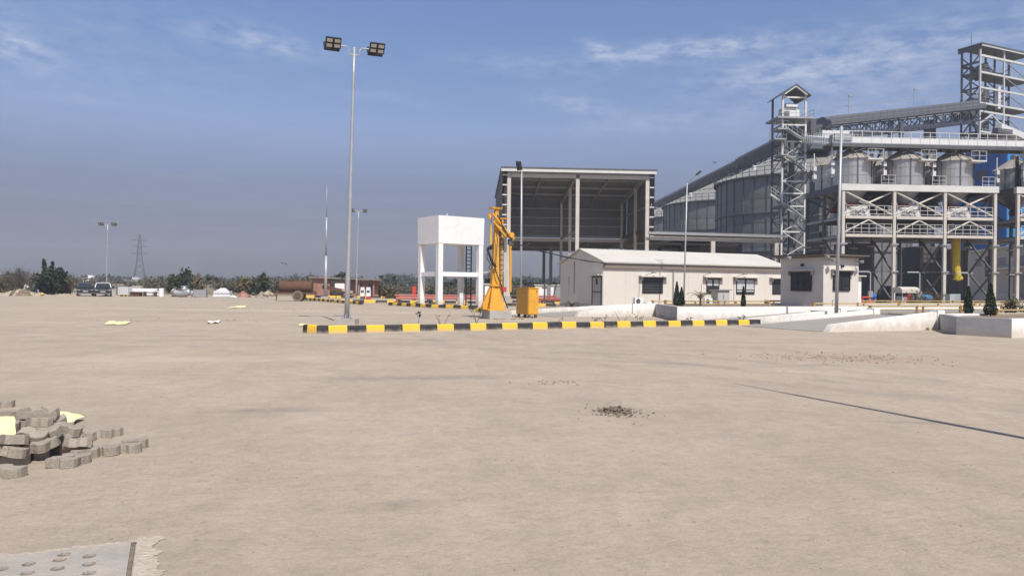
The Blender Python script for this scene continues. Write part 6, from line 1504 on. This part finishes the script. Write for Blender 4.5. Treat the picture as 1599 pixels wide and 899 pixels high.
# ------------------------------------------------------------------ vegetation
def crown(mb, c, r, n, s, rng, clumps=14, up=0, asp=.6, spread=.30):
    cs_ = []
    for _ in range(clumps):
        v = Vector((rng.gauss(0, 1), rng.gauss(0, 1), rng.gauss(0, 1))).normalized() * (rng.random() ** .45)
        cs_.append(Vector((c[0] + v.x * r[0], c[1] + v.y * r[1], c[2] + v.z * r[2])))
    for _ in range(n):
        q = rng.choice(cs_); p = q + Vector((rng.gauss(0, 1) * r[0], rng.gauss(0, 1) * r[1], rng.gauss(0, 1) * r[2])) * spread
        if p.z < .05: p.z = .05 + rng.random() * .3
        mb.leaf(p, s * rng.uniform(.6, 1.3), rng, asp, up)
    return mb
def trunk_limbs(t, h, r, rng, n=6, mat='bark', spread=.5, lean=0):
    MB().path([(0, 0, -.05), (lean * .3, .02, h * .3), (lean * .7, 0, h * .62)], r, 8, r * .5).build('trunk', mat, t)
    lb = MB()
    for i in range(n):
        a = rng.uniform(0, 6.283); z = h * rng.uniform(.3, .6); p = Vector((lean * z / h, 0, z)); q = p + Vector((math.cos(a) * spread * h * .45, math.sin(a) * spread * h * .45, h * rng.uniform(.2, .4)))
        lb.path([p, p.lerp(q, .5) + Vector((0, 0, .05 * h)), q], r * .4, 5, r * .1)
    lb.build('limb', mat, t)
def bush(px, D, pytop, wpx, label, mat, rng, n=900, name='bush', cat='bush', group=None, s=None, clumps=16, spires=()):
    b = farp(px, D); h = zat(px, pytop, D); w = wpx / F * D
    t = thing(name, label, cat, b, 0, group); trunk_limbs(t, h, .05 * h, rng, 7)
    s = s or .022 * D / 6
    mb = MB(); crown(mb, (0, 0, h * .48), (w / 2 * .8, w / 2 * .7, h * .42), n, s, rng, clumps)
    for dx, top in spires:
        zz = zat(px, top, D); x = dx / F * D
        for _ in range(90):
            f = rng.random(); mb.leaf((x * (.7 + .3 * f) + rng.gauss(0, .22 * (1.05 - f)), rng.gauss(0, .25 * (1 - f)), h * .6 + (zz - h * .6) * f), s * .8, rng)
    mb.build('crown', mat, t); return t
def bare_shrub(px, D, pytop, wpx, label, rng, n=70, leaves=120, mat='leaf_dry'):
    b = farp(px, D); h = zat(px, pytop, D); w = wpx / F * D
    t = thing('bare_shrub', label, 'shrub', b, 0, 'thin bare shrubs along the far side of the yard')
    tw = MB()
    for i in range(n):
        a = rng.uniform(0, 6.283); f = rng.random(); q = Vector((math.cos(a) * w / 2 * f, math.sin(a) * w / 3 * f, h * rng.uniform(.55, 1.0) * (1 - .35 * f))); p = q * .1; p.z = 0
        m_ = p.lerp(q, .55) + Vector((rng.gauss(0, .1), rng.gauss(0, .1), .15 * h)); tw.path([p, m_, q], .022, 3, .008)
        for _ in range(2):
            e = q + Vector((rng.gauss(0, .12 * h), rng.gauss(0, .12 * h), rng.uniform(.02, .2) * h)); tw.path([m_.lerp(q, .6), e], .012, 3, .006)
    tw.build('stems', 'twig', t)
    lv = MB()
    for _ in range(leaves): 
        f = rng.random(); a = rng.uniform(0, 6.283); lv.leaf((math.cos(a) * w / 2 * f, math.sin(a) * w / 3 * f, h * rng.uniform(.1, .95) * (1 - .3 * f)), .13, rng)
    lv.build('foliage', mat, t); return t
rv = random.Random(77)
bush(78, 92, 420, 40, 'dense dark green bush with two tall spires left of the cars', 'leaf_dark', rv, 2200, spires=((-10, 405), (4, 408)), clumps=24)
bare_shrub(12, 98, 418, 26, 'faint bare shrub at the left edge of the yard', rv)
bare_shrub(30, 96, 414, 34, 'tall bare grey shrub left of the dense dark bush', rv, 110, 300, 'leaf_mid')
bare_shrub(52, 95, 424, 26, 'bare reddish shrub touching the dense dark bush', rv, 90, 260)
bare_shrub(108, 94, 427, 30, 'bare brown shrub between the dense bush and the cars', rv, 130, 420)
bush(20, 110, 430, 46, 'broad olive scrub behind the bare shrubs at left', 'leaf_mid', rv, 1500)
bush(100, 99, 436, 36, 'brownish scrub behind the bare shrub near the cars', 'leaf_dry', rv, 1000)
bush(272, 118, 432, 22, 'small green tree behind the cream barrel', 'leaf_mid', rv, 800, name='small_tree', cat='tree')
bush(291, 112, 424, 22, 'pointed green tree above the shiny duct elbow', 'leaf_mid', rv, 1000, name='small_tree', cat='tree', spires=((0, 421),))
bush(309, 108, 428, 18, 'thin brownish tree right of the pointed green tree', 'leaf_dry', rv, 260, name='small_tree', cat='tree', s=.22)
bush(330, 150, 431, 30, 'square topped dark tree behind the white wrapped pallet', 'leaf_far', rv, 900, name='far_tree', cat='tree')
bush(385, 112, 435, 30, 'dry brown scrub behind the red brick heap', 'leaf_dry', rv, 700)
bush(408, 105, 430, 28, 'green leafy bush left of the rusty tanker', 'leaf_mid', rv, 1100, spires=((3, 427),))
bush(487, 150, 432, 22, 'round dark tree behind the left end of the brick hut', 'leaf_far', rv, 700, name='far_tree', cat='tree')
bush(535, 125, 427, 30, 'green tree showing above the brick hut roof', 'leaf_mid', rv, 900, name='far_tree', cat='tree')
bush(604, 190, 432, 34, 'rounded dark tree right of the brick hut', 'leaf_far', rv, 1300, name='far_tree', cat='tree')
bush(590, 96, 449, 22, 'low green shrub row in front of the rounded dark tree', 'leaf_mid', rv, 600)
bush(610, 92, 450, 24, 'low dry shrub left of the red pipe rack', 'leaf_dry', rv, 500)
bush(700, 150, 441, 34, 'dark green clump seen between the water tank columns', 'leaf_dark', rv, 900)
bush(722, 175, 437, 34, 'taller grey green tree behind the water tank ladder', 'leaf_far', rv, 900, name='far_tree', cat='tree')
bush(765, 150, 434, 26, 'dark tree behind the yellow crane pedestal', 'leaf_far', rv, 800, name='far_tree', cat='tree')
bush(822, 160, 440, 44, 'dark green clump behind the slim pole and yellow cabinet', 'leaf_dark', rv, 1300)
bush(868, 190, 442, 24, 'small dark tree between yellow cabinet and office', 'leaf_far', rv, 500, name='far_tree', cat='tree')
# far tree belt that reads as one mass
tl = MB(); rt = random.Random(9)
for i in range(95):
    px = -60 + i * 11 + rt.uniform(-5, 5); Dd = rt.uniform(330, 520); h = (447 + .01 * (px - 800) - rt.choice((432, 434, 436, 437, 438, 439, 430))) / F * Dd + 1.6 + rt.uniform(0, 1.2); b = farp(px, Dd); w = rt.uniform(5, 10)
    crown(tl, (b.x, b.y, h * .5), (w, w * .6, h * .40), 330, .95, rt, 9)
o = tl.build('treeline', 'leaf_far'); o['kind'] = 'stuff'; o['label'] = 'hazy dark belt of far trees along the horizon'
for nm, i0, i1, dy0, dy1, lab, mt_, tops in (('scrub_belt', -40, 500, 125, 200, 'dark dusty band of scrub behind the clutter at left', 'leaf_scrub', (436, 438, 440, 434, 441, 439)), ('scrub_belt', 545, 880, 130, 190, 'dusty band of scrub behind the pipes and water tank', 'leaf_scrub', (443, 445, 446, 441, 447))):
    sb = MB(); px = i0
    while px < i1:
        Dd = rt.uniform(dy0, dy1); h = zat(px, rt.choice(tops), Dd); b = farp(px, Dd); w = rt.uniform(2.2, 4.0)
        crown(sb, (b.x, b.y, h * .45), (w, w * .6, h * .45), 480, .25, rt, 12); px += rt.uniform(4, 8)
    o = sb.build(nm, mt_); o['kind'] = 'stuff'; o['label'] = lab
# cypresses and shrubs on the islands
def cypress(px, pyb, pyt, wpx, D, zb, label, rng):
    b = farp(px, D); b.z = zb; h = zat(px, pyt, D) - zb; w = wpx / F * D
    t = thing('cypress', label, 'cypress', b, 0, 'small pointed cypresses on the planter islands')
    MB().path([(0, 0, -.05), (0, 0, h * .8)], .035, 6, .01).build('trunk', 'bark', t)
    mb = MB()
    for _ in range(1500):
        f = rng.random() ** 1.15; a = rng.uniform(0, 6.283); rr_ = w / 2 * (1 - f) ** .75 * (1.0 - .35 * max(0, .14 - f) / .14) * (.45 + .6 * rng.random())
        mb.leaf((math.cos(a) * rr_, math.sin(a) * rr_, .05 + h * f * .97), .055, rng, .45, 1.4)
    mb.build('crown', 'leaf_dark', t)
cypress(1057, 478, 440, 13, 42.0, .62, 'taller cypress of the pair beside the thin street lamp', rv)
cypress(1064.5, 478, 449, 12, 42.2, .62, 'shorter cypress of the pair beside the thin street lamp', rv)
cypress(1161, 478, 448, 9, 40.5, .62, 'single cypress in front of the double office window', rv)
cypress(1512.5, 494, 448, 17, 32.5, .58, 'left cypress on the right planter island', rv)
cypress(1547, 496, 443, 22, 31.5, .58, 'right and bigger cypress on the right planter island', rv)
cypress(1372, 478, 452, 12, 58, .0, 'dark cypress right of the guard cabin annex', rv)
def palm(px, D, zb, h, label, rng, n=9, s=1.0, mat='leaf_mid'):
    b = farp(px, D); b.z = zb; t = thing('young_palm', label, 'palm', b, 0, 'young palms on the islands'); MB().path([(0, 0, -.05), (0, 0, h * .3)], .07 * s, 7, .05 * s).build('trunk', 'bark', t)
    for i in range(n):
        a = 6.283 * i / n + rng.uniform(-.3, .3); L_ = h * rng.uniform(.6, .9); mb = MB(); pts = []
        for k in range(7):
            f = k / 6; pts.append(Vector((math.cos(a) * L_ * f * .75, math.sin(a) * L_ * f * .75, h * .28 + L_ * (1.0 * f - .55 * f * f * (1 + .4 * (i % 3))))))
        mb.path(pts, .014 * s, 4, .004)
        for k in range(1, 7):
            for j in range(3):
                p = pts[k - 1].lerp(pts[k], j / 3); d = (pts[k] - pts[k - 1]).normalized(); sd__ = d.cross(Vector((0, 0, 1))).normalized()
                for q in (-1, 1):
                    e = p + sd__ * q * L_ * .20 * (1.1 - k / 7) + d * .1 * L_ + Vector((0, 0, -.04)); w_ = d * .016 * s; mb.quadset([p - w_, p + w_, e], [(0, 1, 2)])
        mb.build('frond', mat, t)
palm(1094, 43, .62, 1.35, 'young palm with arching fronds between office windows', rv, 9, mat='leaf_dry')
palm(893, 52, .0, 1.0, 'small palm at the foot of the office gable', rv)
for px, D, w, h, lab in ((1440, 56, 30, 1.7, 'dried brown shrub under the middle of the bin frame'), (1462, 55, 26, 1.6, 'dried straw coloured shrub left of the right cypresses'), (1425, 57, 20, 1.5, 'green brown shrub by the red hydrant'), (1585, 34, 22, .75, 'thin low shrub at the right end of the planter island')):
    b = farp(px, D); b.z = .58 if px > 1500 else 0; t = thing('dry_shrub', lab, 'shrub', b, 0, 'dry shrubs near the bin frame'); ww = w / F * D
    tw = MB()
    for _ in range(26):
        a = rv.uniform(0, 6.283); f = rv.random(); tw.path([(0, 0, 0), (math.cos(a) * ww * .2 * f, math.sin(a) * .2 * f, h * .5), (math.cos(a) * ww * .5 * f, math.sin(a) * .4 * f, h * rv.uniform(.7, 1))], .012, 3, .004)
    tw.build('stems', 'twig', t); crown(MB(), (0, 0, h * .5), (ww * .42, .5, h * .4), 380, .07, rv, 12).build('foliage', 'leaf_dry' if px != 1425 else 'leaf_mid', t)
# weeds and saplings behind the long kerb
def sapling(px, D, h, label, rng, stems=3, leaves=10, spread=.25, mat='leaf_mid', ls=.05):
    b = farp(px, D); t = thing('sapling', label, 'sapling', b, 0, 'thin weeds and saplings behind the long kerb'); tw = MB(); lv = MB()
    for i in range(stems):
        a = rng.uniform(-.9, .9) + math.pi * (i % 2); e = Vector((math.cos(a) * spread, math.sin(a) * spread * .6, h * rng.uniform(.75, 1))); tw.path([(0, 0, 0), e * .5 + Vector((0, 0, .04)), e], .012, 4, .005)
        for _ in range(leaves // stems): p = e * rng.uniform(.75, 1.05); lv.leaf(p + Vector((rng.gauss(0, .05), rng.gauss(0, .05), rng.gauss(0, .03))), ls, rng, .45)
    tw.build('stems', 'twig', t)
    if leaves: lv.build('foliage', mat, t)
kd = lambda px: kA.lerp(kB_, (px - 513) / 675.0).y
sapling(653, kd(653) + 1.6, .62, 'leafy topped sapling before the water tank', rv, 1, 16, .12, 'leaf_dark', .07)
sapling(691, kd(691) + .6, .72, 'bare forked sapling before the water tank', rv, 4, 4, .3)
sapling(745, kd(745) + 4.5, .8, 'small green weed left of the concrete block', rv, 4, 40, .3, 'leaf_mid')
sapling(930, kd(930) + .5, .42, 'small dark leaved sapling near the middle of the kerb', rv, 2, 16, .1, 'leaf_dark')
sapling(943, kd(943) + .5, .40, 'small drooping sapling beside the dark leaved one', rv, 2, 16, .15, 'leaf_dark')
sapling(972, kd(972) + .5, .65, 'leaning bare sapling left of the yellow marker', rv, 4, 6, .35)
sapling(998, kd(998) + 1.0, .52, 'green sapling right of the yellow marker', rv, 2, 22, .15, 'leaf_mid')
sapling(1044, kd(1044) + .5, .60, 'bare twiggy sapling against the shade-toned planter nose', rv, 4, 4, .3)
sapling(1077, kd(1077) + .4, .38, 'short upright weed on the kerb before the white wall', rv, 3, 18, .1, 'leaf_dark')
sapling(1159, kd(1159) + .6, .45, 'dark bushy sapling near the right end of the kerb', rv, 3, 30, .16, 'leaf_dark')
sapling(865, kd(865) + .6, .45, 'thin leaning sapling right of the yellow cabinet', rv, 1, 3, .4)
t = thing('marker_sign', 'small round yellow marker on a thin stake behind the kerb', 'marker', farp(988, kd(988) + .5), 0)
MB().bar((0, 0, 0), (0, 0, .45), .02).build('stake', 'rust', t); MB().lathe([(.13, -.012), (.13, .012)], 14).build('disc', 'kerb_yellow', t).rotation_euler = (R(80), 0, 0)
t.children[1].location = (0, 0, .52)

# pylon
pp = farp(217.5, 520); pt_ = thing('power_pylon', 'faint lattice power pylon on the hazy horizon', 'pylon', pp, R(20))
hz = zat(217.5, 366, 520); lm = MB(); lv_ = [(0, 4.2), (.30, 2.6), (.55, 1.5), (.78, 1.05), (1.0, .25)]
for (f0, w0), (f1, w1) in zip(lv_[:-1], lv_[1:]):
    for sx, sy in ((-1, -1), (1, -1), (1, 1), (-1, 1)):
        lm.bar((sx * w0, sy * w0, f0 * hz), (sx * w1, sy * w1, f1 * hz), .45)
        nx, ny = (-sy, sx)
        for q in range(2):
            ga, gb = f0 + (f1 - f0) * q / 2, f0 + (f1 - f0) * (q + 1) / 2; wa, wb = w0 + (w1 - w0) * q / 2, w0 + (w1 - w0) * (q + 1) / 2
            lm.bar((sx * wa, sy * wa, ga * hz), (nx * wb, ny * wb, gb * hz), .16); lm.bar((nx * wa, ny * wa, ga * hz), (sx * wb, sy * wb, gb * hz), .16)
lm.build('lattice', 'pylon', pt_)
for f in (.62, .76, .88): MB().bar((-5.5 + 3 * (f - .6), 0, f * hz), (5.5 - 3 * (f - .6), 0, f * hz), .35).bar((-5.5 + 3 * (f - .6), 0, f * hz), (0, 0, f * hz + 1.6), .2).bar((5.5 - 3 * (f - .6), 0, f * hz), (0, 0, f * hz + 1.6), .2).build('cross_arm', 'pylon', pt_)
# birds
for px, py, lab, s in ((441, 411, 'left bird of the pair above the rusty tanker', .8), (446.5, 412.5, 'right bird of the pair above the rusty tanker', .9), (1116, 254, 'tiny bird above the silo conveyor', .9)):
    p = at(px, py, 120); t = thing('bird', lab, 'bird', p, 0, 'small flying birds')
    MB().lathe([(.01, -.22), (.07, -.1), (.08, .05), (.03, .2), (.01, .3)], 8).build('body', 'bird', t).rotation_euler = (R(80), 0, R(40))
    for q in (-1, 1): MB().prism([(0, -.1), (q * .32 * s, -.06), (q * .55 * s, .12), (q * .3 * s, .1), (0, .1)], [0, .12, .22, .12, 0], [.02, .14, .23, .14, .02]).build('wing', 'bird', t)

# ------------------------------------------------------------------ foreground: loose pavers
def paver_mesh():
    a, b, k = .1125, .056, .019
    top = []
    n = 4; xs = [-a + 2 * a * i / n for i in range(n + 1)]
    off = [0, k, 0, -k, 0]
    up_ = [(-a, b - k), (-a * .62, b + k), (-a * .12, b + k), (a * .12, b - k), (a * .62, b - k), (a, b + k)]
    lo_ = [(x, y - 2 * b) for x, y in up_]
    end_r = [(a + k * .6, 0)]; end_l = [(-a - k * .6 + .02, 0)]
    poly = lo_ + end_r + up_[::-1] + end_l
    n = len(poly); e = .006; h = .085
    def inset(f): return [(x * f, y * (f - .03)) for x, y in poly]
    r0, r1, r2 = poly, poly, inset(.965)
    vs = [(x, y, 0) for x, y in r0] + [(x, y, h - e) for x, y in r1] + [(x, y, h) for x, y in r2]
    fs = [(i, (i + 1) % n, n + (i + 1) % n, n + i) for i in range(n)] + [(n + i, n + (i + 1) % n, 2 * n + (i + 1) % n, 2 * n + i) for i in range(n)] + [tuple(range(n - 1, -1, -1)), tuple(range(2 * n, 3 * n))]
    return MB().quadset(vs, fs)
pm = mesh_of(paver_mesh(), 'paving_block', 'paver'); PS = 1.0
rp = random.Random(14)
GP = 'loose zigzag concrete pavers in the heap at the left edge'
def paver(px, py, rz, z=0.0, tilt=(0, 0), label=None, onedge=False):
    p = gnd(px, py, z)
    o = bpy.data.objects.new('paving_block', pm); COL.objects.link(o)
    s = PS * rp.uniform(.97, 1.03); o.scale = (s, s, s)
    o.location = p + (Vector((0, 0, .058 * s)) if onedge else Vector((0, 0, 0)))
    o.rotation_euler = (R(90) if onedge else R(tilt[0]), R(tilt[1]), R(rz))
    tag(o, label or 'loose grey concrete paver lying in the tumbled heap at left', 'paver', GP); return o
# bottom layer (pixel of the block's centre foot), then the second and third layers
low = [(12, 744, 10), (20, 725, 24), (52, 716, 35), (98, 722, 20), (118, 716, 30), (133, 708, 55), (165, 703, 22), (78, 706, 15), (103, 699, 60), (200, 699, 18), (211, 692, 30), (40, 700, 70),
       (130, 688, 25), (108, 683, 80), (80, 683, 10), (58, 690, 45), (32, 684, 20), (8, 700, 60), (6, 684, 15), (95, 672, 30), (66, 672, 65), (40, 668, 15), (14, 668, 40), (75, 657, 20), (52, 653, 30), (30, 658, 10), (10, 652, 30)]
labels = {(12, 744, 10): 'paver lying nearest the camera at the left edge of the heap', (200, 699, 18): 'paver at the right tip of the tumbled heap', (20, 725, 24): 'paver just behind the one nearest the camera', (130, 688, 25): 'paver at the right end of the rear row, facing the lone one'}
LF, LT, LU = 'loose grey paver lying flat at the bottom of the tumbled heap', 'loose paver tilted across others in the tumbled heap', 'loose paver riding on top of the tumbled heap'
for q in low: paver(q[0], q[1] + (7 if q[0] > 90 and q[1] > 690 else 0), q[2] + rp.uniform(-22, 22), 0, (rp.uniform(-3, 3), rp.uniform(-3, 3)), label=labels.get(q, LF))
paver(175, 681, 82, label='lone squarish paver lying apart right of the heap')
paver(4, 636, 12, label='paver lying alone behind the yellow sheet at the left edge')
for q in ((54, 704, 40, .09, (6, -3)), (16, 712, 15, .09, (-4, 5)), (90, 694, 25, .09, (3, 4)), (60, 688, 20, .09, (-8, 3)), (30, 690, 55, .09, (5, -6)), (105, 676, 35, .09, (4, 8)), (72, 674, 10, .09, (-12, 2)), (44, 668, 30, .09, (3, 3)),
          (8, 690, 70, .09, (6, 6)), (62, 656, 15, .09, (-3, 2)), (84, 664, 40, .09, (9, -4)), (38, 654, 20, .09, (2, 5)), (120, 700, 48, .09, (-14, 4)), (70, 700, 12, .09, (4, -7))): paver(q[0], q[1], q[2] + rp.uniform(-35, 35), q[3], (q[4][0] * 1.9, q[4][1] * 1.9), label=LT)
for q in ((50, 686, 30, .18, (10, 6)), (20, 694, 25, .18, (-6, 4)), (78, 682, 15, .18, (8, -10)), (60, 666, 22, .18, (-5, 3)), (6, 672, 20, .18, (4, 2))): paver(q[0], q[1], q[2] + rp.uniform(-40, 40), q[3], (q[4][0] * 2.2, q[4][1] * 2.2), label=LU)
paver(74, 657, 8, .17, onedge=True, label='paver standing on edge at the back of the heap')
paver(48, 655, 14, .17, onedge=True, label='paver on edge behind the flat ones, left of the back row')

def cloth(name, label, mat, corners, nx, ny, zf, rng, amp=.01, group=None):
    """a thin crumpled sheet laid over what is under it"""
    vs = []; c = [Vector(q) for q in corners]; o = c[0].copy()
    for j in range(ny + 1):
        for i in range(nx + 1):
            u, v = i / nx, j / ny; p = (c[0] * (1 - u) + c[1] * u) * (1 - v) + (c[3] * (1 - u) + c[2] * u) * v
            ed = 1 + .05 * math.sin(i * 2.1 + j) if 0 < i < nx and 0 < j < ny else 1
            p = p + Vector((rng.gauss(0, amp), rng.gauss(0, amp), abs(rng.gauss(0, amp)) * 1.5 + zf(u, v))); vs.append(p - o)
    mb = MB().quadset(vs, [(j * (nx + 1) + i, j * (nx + 1) + i + 1, (j + 1) * (nx + 1) + i + 1, (j + 1) * (nx + 1) + i) for j in range(ny) for i in range(nx)])
    ob = mb.build(name, mat, None, smooth=True); ob.location = o; md = ob.modifiers.new('thickness', 'SOLIDIFY'); md.thickness = .006
    md2 = ob.modifiers.new('soft', 'SUBSURF'); md2.levels = md2.render_levels = 2
    return tag(ob, label, 'sheet', group)
rc = random.Random(31)
gy = 'thrown down cement bag sheets'
A, B = gnd(-14, 688, .22), gnd(24, 684, .20)
cloth('plastic_sheet', 'yellow sheet hanging over the pavers at the left edge', 'yellow_sheet', [gnd(-40, 692, .20), gnd(26, 682, .19), gnd(23, 650, .33), gnd(-42, 654, .36)], 7, 6, lambda u, v: .05 * math.sin(v * 3.1), rc, .006, gy)
cloth('plastic_sheet', 'yellow pointed sheet sticking out behind the paver heap', 'yellow_sheet', [gnd(88, 661, .02), gnd(112, 664, .015), gnd(133, 652, .02), gnd(92, 645, .10)], 6, 5, lambda u, v: .02, rc, .008, gy)
cloth('plastic_sheet', 'long flat yellow sheet far out on the paving at left', 'yellow_sheet', [gnd(162, 507), gnd(196, 507.4), gnd(206, 503.0), gnd(170, 501.8)], 9, 4, lambda u, v: .015, rc, .012, gy)
cloth('plastic_sheet', 'small pale yellow sheet near the far rubble band', 'yellow_sheet', [gnd(352, 482.3), gnd(384, 480), gnd(384, 477.5), gnd(370, 478.2)], 8, 4, lambda u, v: .015, rc, .015, gy)
cloth('plastic_sheet', 'flat yellow sheet lying left of the curved kerb end', 'yellow_sheet', [gnd(464, 508), gnd(482, 510), gnd(484, 507), gnd(470, 505.5)], 5, 3, lambda u, v: .015, rc, .012, gy)
cloth('plastic_sheet', 'crumpled whitish sheet among the far rubble band', 'white_sheet', [gnd(322, 505.5), gnd(342, 505), gnd(343, 501.5), gnd(326, 502.5)], 8, 5, lambda u, v: .015, rc, .022, gy)
# rubble pile in the middle of the yard, thin scatter of pebbles
rs_ = random.Random(6); c = gnd(962, 643)
mb = MB(); 
for _ in range(170):
    f = rs_.gauss(0, 1); g2 = rs_.gauss(0, 1); mb.rock((c.x + f * .11 + rs_.gauss(0, .03), c.y + g2 * .13, max(.006, .075 * math.exp(-(f * f + g2 * g2) / 1.4) * rs_.uniform(.5, 1.1))), rs_.uniform(.008, .030), rs_)
for _ in range(60): mb.rock((c.x + rs_.gauss(0, .25), c.y + rs_.gauss(0, .30), .006), rs_.uniform(.006, .016), rs_)
o = mb.build('rubble', 'stone_dark'); o['kind'] = 'stuff'; o['label'] = 'small crumbled heap of dark chippings on the bare paving'
mb = MB()
for _ in range(900):
    y = 3.6 + 40 * rs_.random() ** 1.9; x = rs_.uniform(-.72, .72) * y; mb.rock((x, y, .002), (.003 + .010 * rs_.random() ** 3) * (1 + y / 28), rs_, .5)
for (px, py, n, sx, sy) in ((330, 500, 60, 2.6, 1.2), (400, 482, 80, 6.0, 2.0), (180, 501, 40, 1.4, .6), (1310, 558, 260, 2.2, 1.3), (865, 597, 30, .5, .3), (560, 487, 30, 4, 1)):
    c = gnd(px, py)
    for _ in range(n): mb.rock((c.x + rs_.gauss(0, sx * .5), c.y + rs_.gauss(0, sy * .5), .006), rs_.uniform(.006, .024) * (1 + c.y / 34), rs_, .6)
o = mb.build('pebbles', 'stone'); o['kind'] = 'stuff'; o['label'] = 'loose pebbles and crumbs scattered over the paving'
for px, py, lab in ((1449, 515.5, 'small ochre stone lying at the foot of the nearest ramp wall'), (1535, 524.5, 'small ochre stone lying before the shade-toned planter nose')):
    p = gnd(px, py); solo(MB().rock((0, 0, .06), .085, rq, .9), 'ochre_stone', 'rail_post', lab, 'stone', 'ochre stones by the ramp', p)
# concrete drain cover, bottom left
E = gnd(205, 850.5); dcv = thing('drain_cover', 'concrete drain cover with rows of round holes, bottom left', 'drain cover', (E.x, E.y, 0), TH)
bm = bmesh.new(); X0, X1, Y0, Y1 = -1.5, 0.0, -.95, 0.0
holes = []
for px, py in ((45, 885), (93, 878.5), (100, 870), (90, 892), (139.5, 872.5), (139, 885), (43, 899), (92, 908), (139, 899), (2, 893)):
    q = loc_of(dcv, gnd(px, py)); holes.append((q.x, q.y))
def ring(pts): 
    vs = [bm.verts.new((x, y, .018)) for x, y in pts]; return [bm.edges.new((vs[i], vs[(i + 1) % len(vs)])) for i in range(len(vs))]
es = ring([(X0, Y0), (X1, Y0), (X1, Y1), (X0, Y1)])
for hx, hy in holes: es += ring([(hx + .036 * math.cos(a), hy + .036 * math.sin(a)) for a in [2 * math.pi * i / 14 for i in range(14)]])
bmesh.ops.triangle_fill(bm, edges=es, use_beauty=True)
ext = bmesh.ops.extrude_edge_only(bm, edges=[e for e in bm.edges if e.is_boundary])
for v in [x for x in ext['geom'] if isinstance(x, bmesh.types.BMVert)]: v.co.z = -.0
me = bpy.data.meshes.new('slab'); bmesh.ops.recalc_face_normals(bm, faces=bm.faces); bm.to_mesh(me); bm.free(); me.materials.append(MATS['slab'])
o = bpy.data.objects.new('slab', me); COL.objects.link(o); o.parent = dcv
for hx, hy in holes: MB().lathe([(.034, .0045), (.034, .0055)], 14, (hx, hy)).build('hole_floor', 'stone_dark', dcv)
MB().box(X1 + .004, X1 + .022, Y0, Y1 + .02, .003, .012).box(X0, X1, Y1 + .004, Y1 + .018, .003, .012).build('joint', 'stone_dark', dcv)
from mathutils import noise as mnoise
mo = MB(); cs_ = .011
nx_, ny_ = int((X1 + .30 - X0) / cs_), int((Y1 + .20 - Y0) / cs_); vid = {}
def mvert(i, j):
    if (i, j) not in vid:
        x, y = X0 + i * cs_, Y0 + j * cs_; vid[(i, j)] = len(mo.v)
        mo.v.append((x + .3 * cs_ * mnoise.noise((x * 90, y * 90, 1)), y + .3 * cs_ * mnoise.noise((x * 90, y * 90, 7)), .0012 + max(0, .007 + .006 * mnoise.noise((x * 22, y * 22, 3))) * max(0, 1 - (max(0, x - X1 - .02) + max(0, y - Y1 - .02)) / (.12 if x < X1 + .024 else .24))))
    return vid[(i, j)]
for i in range(nx_):
    for j in range(ny_):
        x, y = X0 + (i + .5) * cs_, Y0 + (j + .5) * cs_
        dx, dy = max(0, x - X1 - .024), max(0, y - Y1 - .02)
        if x < X1 + .024 and y < Y1 + .02: continue
        f = mnoise.noise((x * 6, y * 6, 2)) + .75 * mnoise.noise((x * 13, y * 13, 4)) + .2 * mnoise.noise((x * 34, y * 34, 6))
        lim = (.07 if dx == 0 else .13)
        if (dx + dy if dx == 0 or dy == 0 else math.hypot(dx, dy)) < lim * (1 + .62 * f): mo.f.append((mvert(i, j), mvert(i + 1, j), mvert(i + 1, j + 1), mvert(i, j + 1)))
o = mo.build('mortar_edging', 'mortar', dcv)

# ------------------------------------------------------------------ dusty air
hz_ = MB().box(-900, 900, -40, 1100, -1.0, 54).build('haze', 'white_paint')
vm_ = bpy.data.materials.new('haze_air'); vm_.use_nodes = True; vt = vm_.node_tree; vt.nodes.clear()
vo = vt.nodes.new('ShaderNodeOutputMaterial'); vp = vt.nodes.new('ShaderNodeVolumePrincipled')
vp.inputs['Color'].default_value = (0.80, 0.85, 0.95, 1); vp.inputs['Density'].default_value = 0.00055; vp.inputs['Anisotropy'].default_value = 0.0
vt.links.new(vp.outputs[0], vo.inputs['Volume'])
hz_.data.materials.clear(); hz_.data.materials.append(vm_)
hz_['kind'] = 'stuff'; hz_['label'] = 'pale dusty air over the whole site'
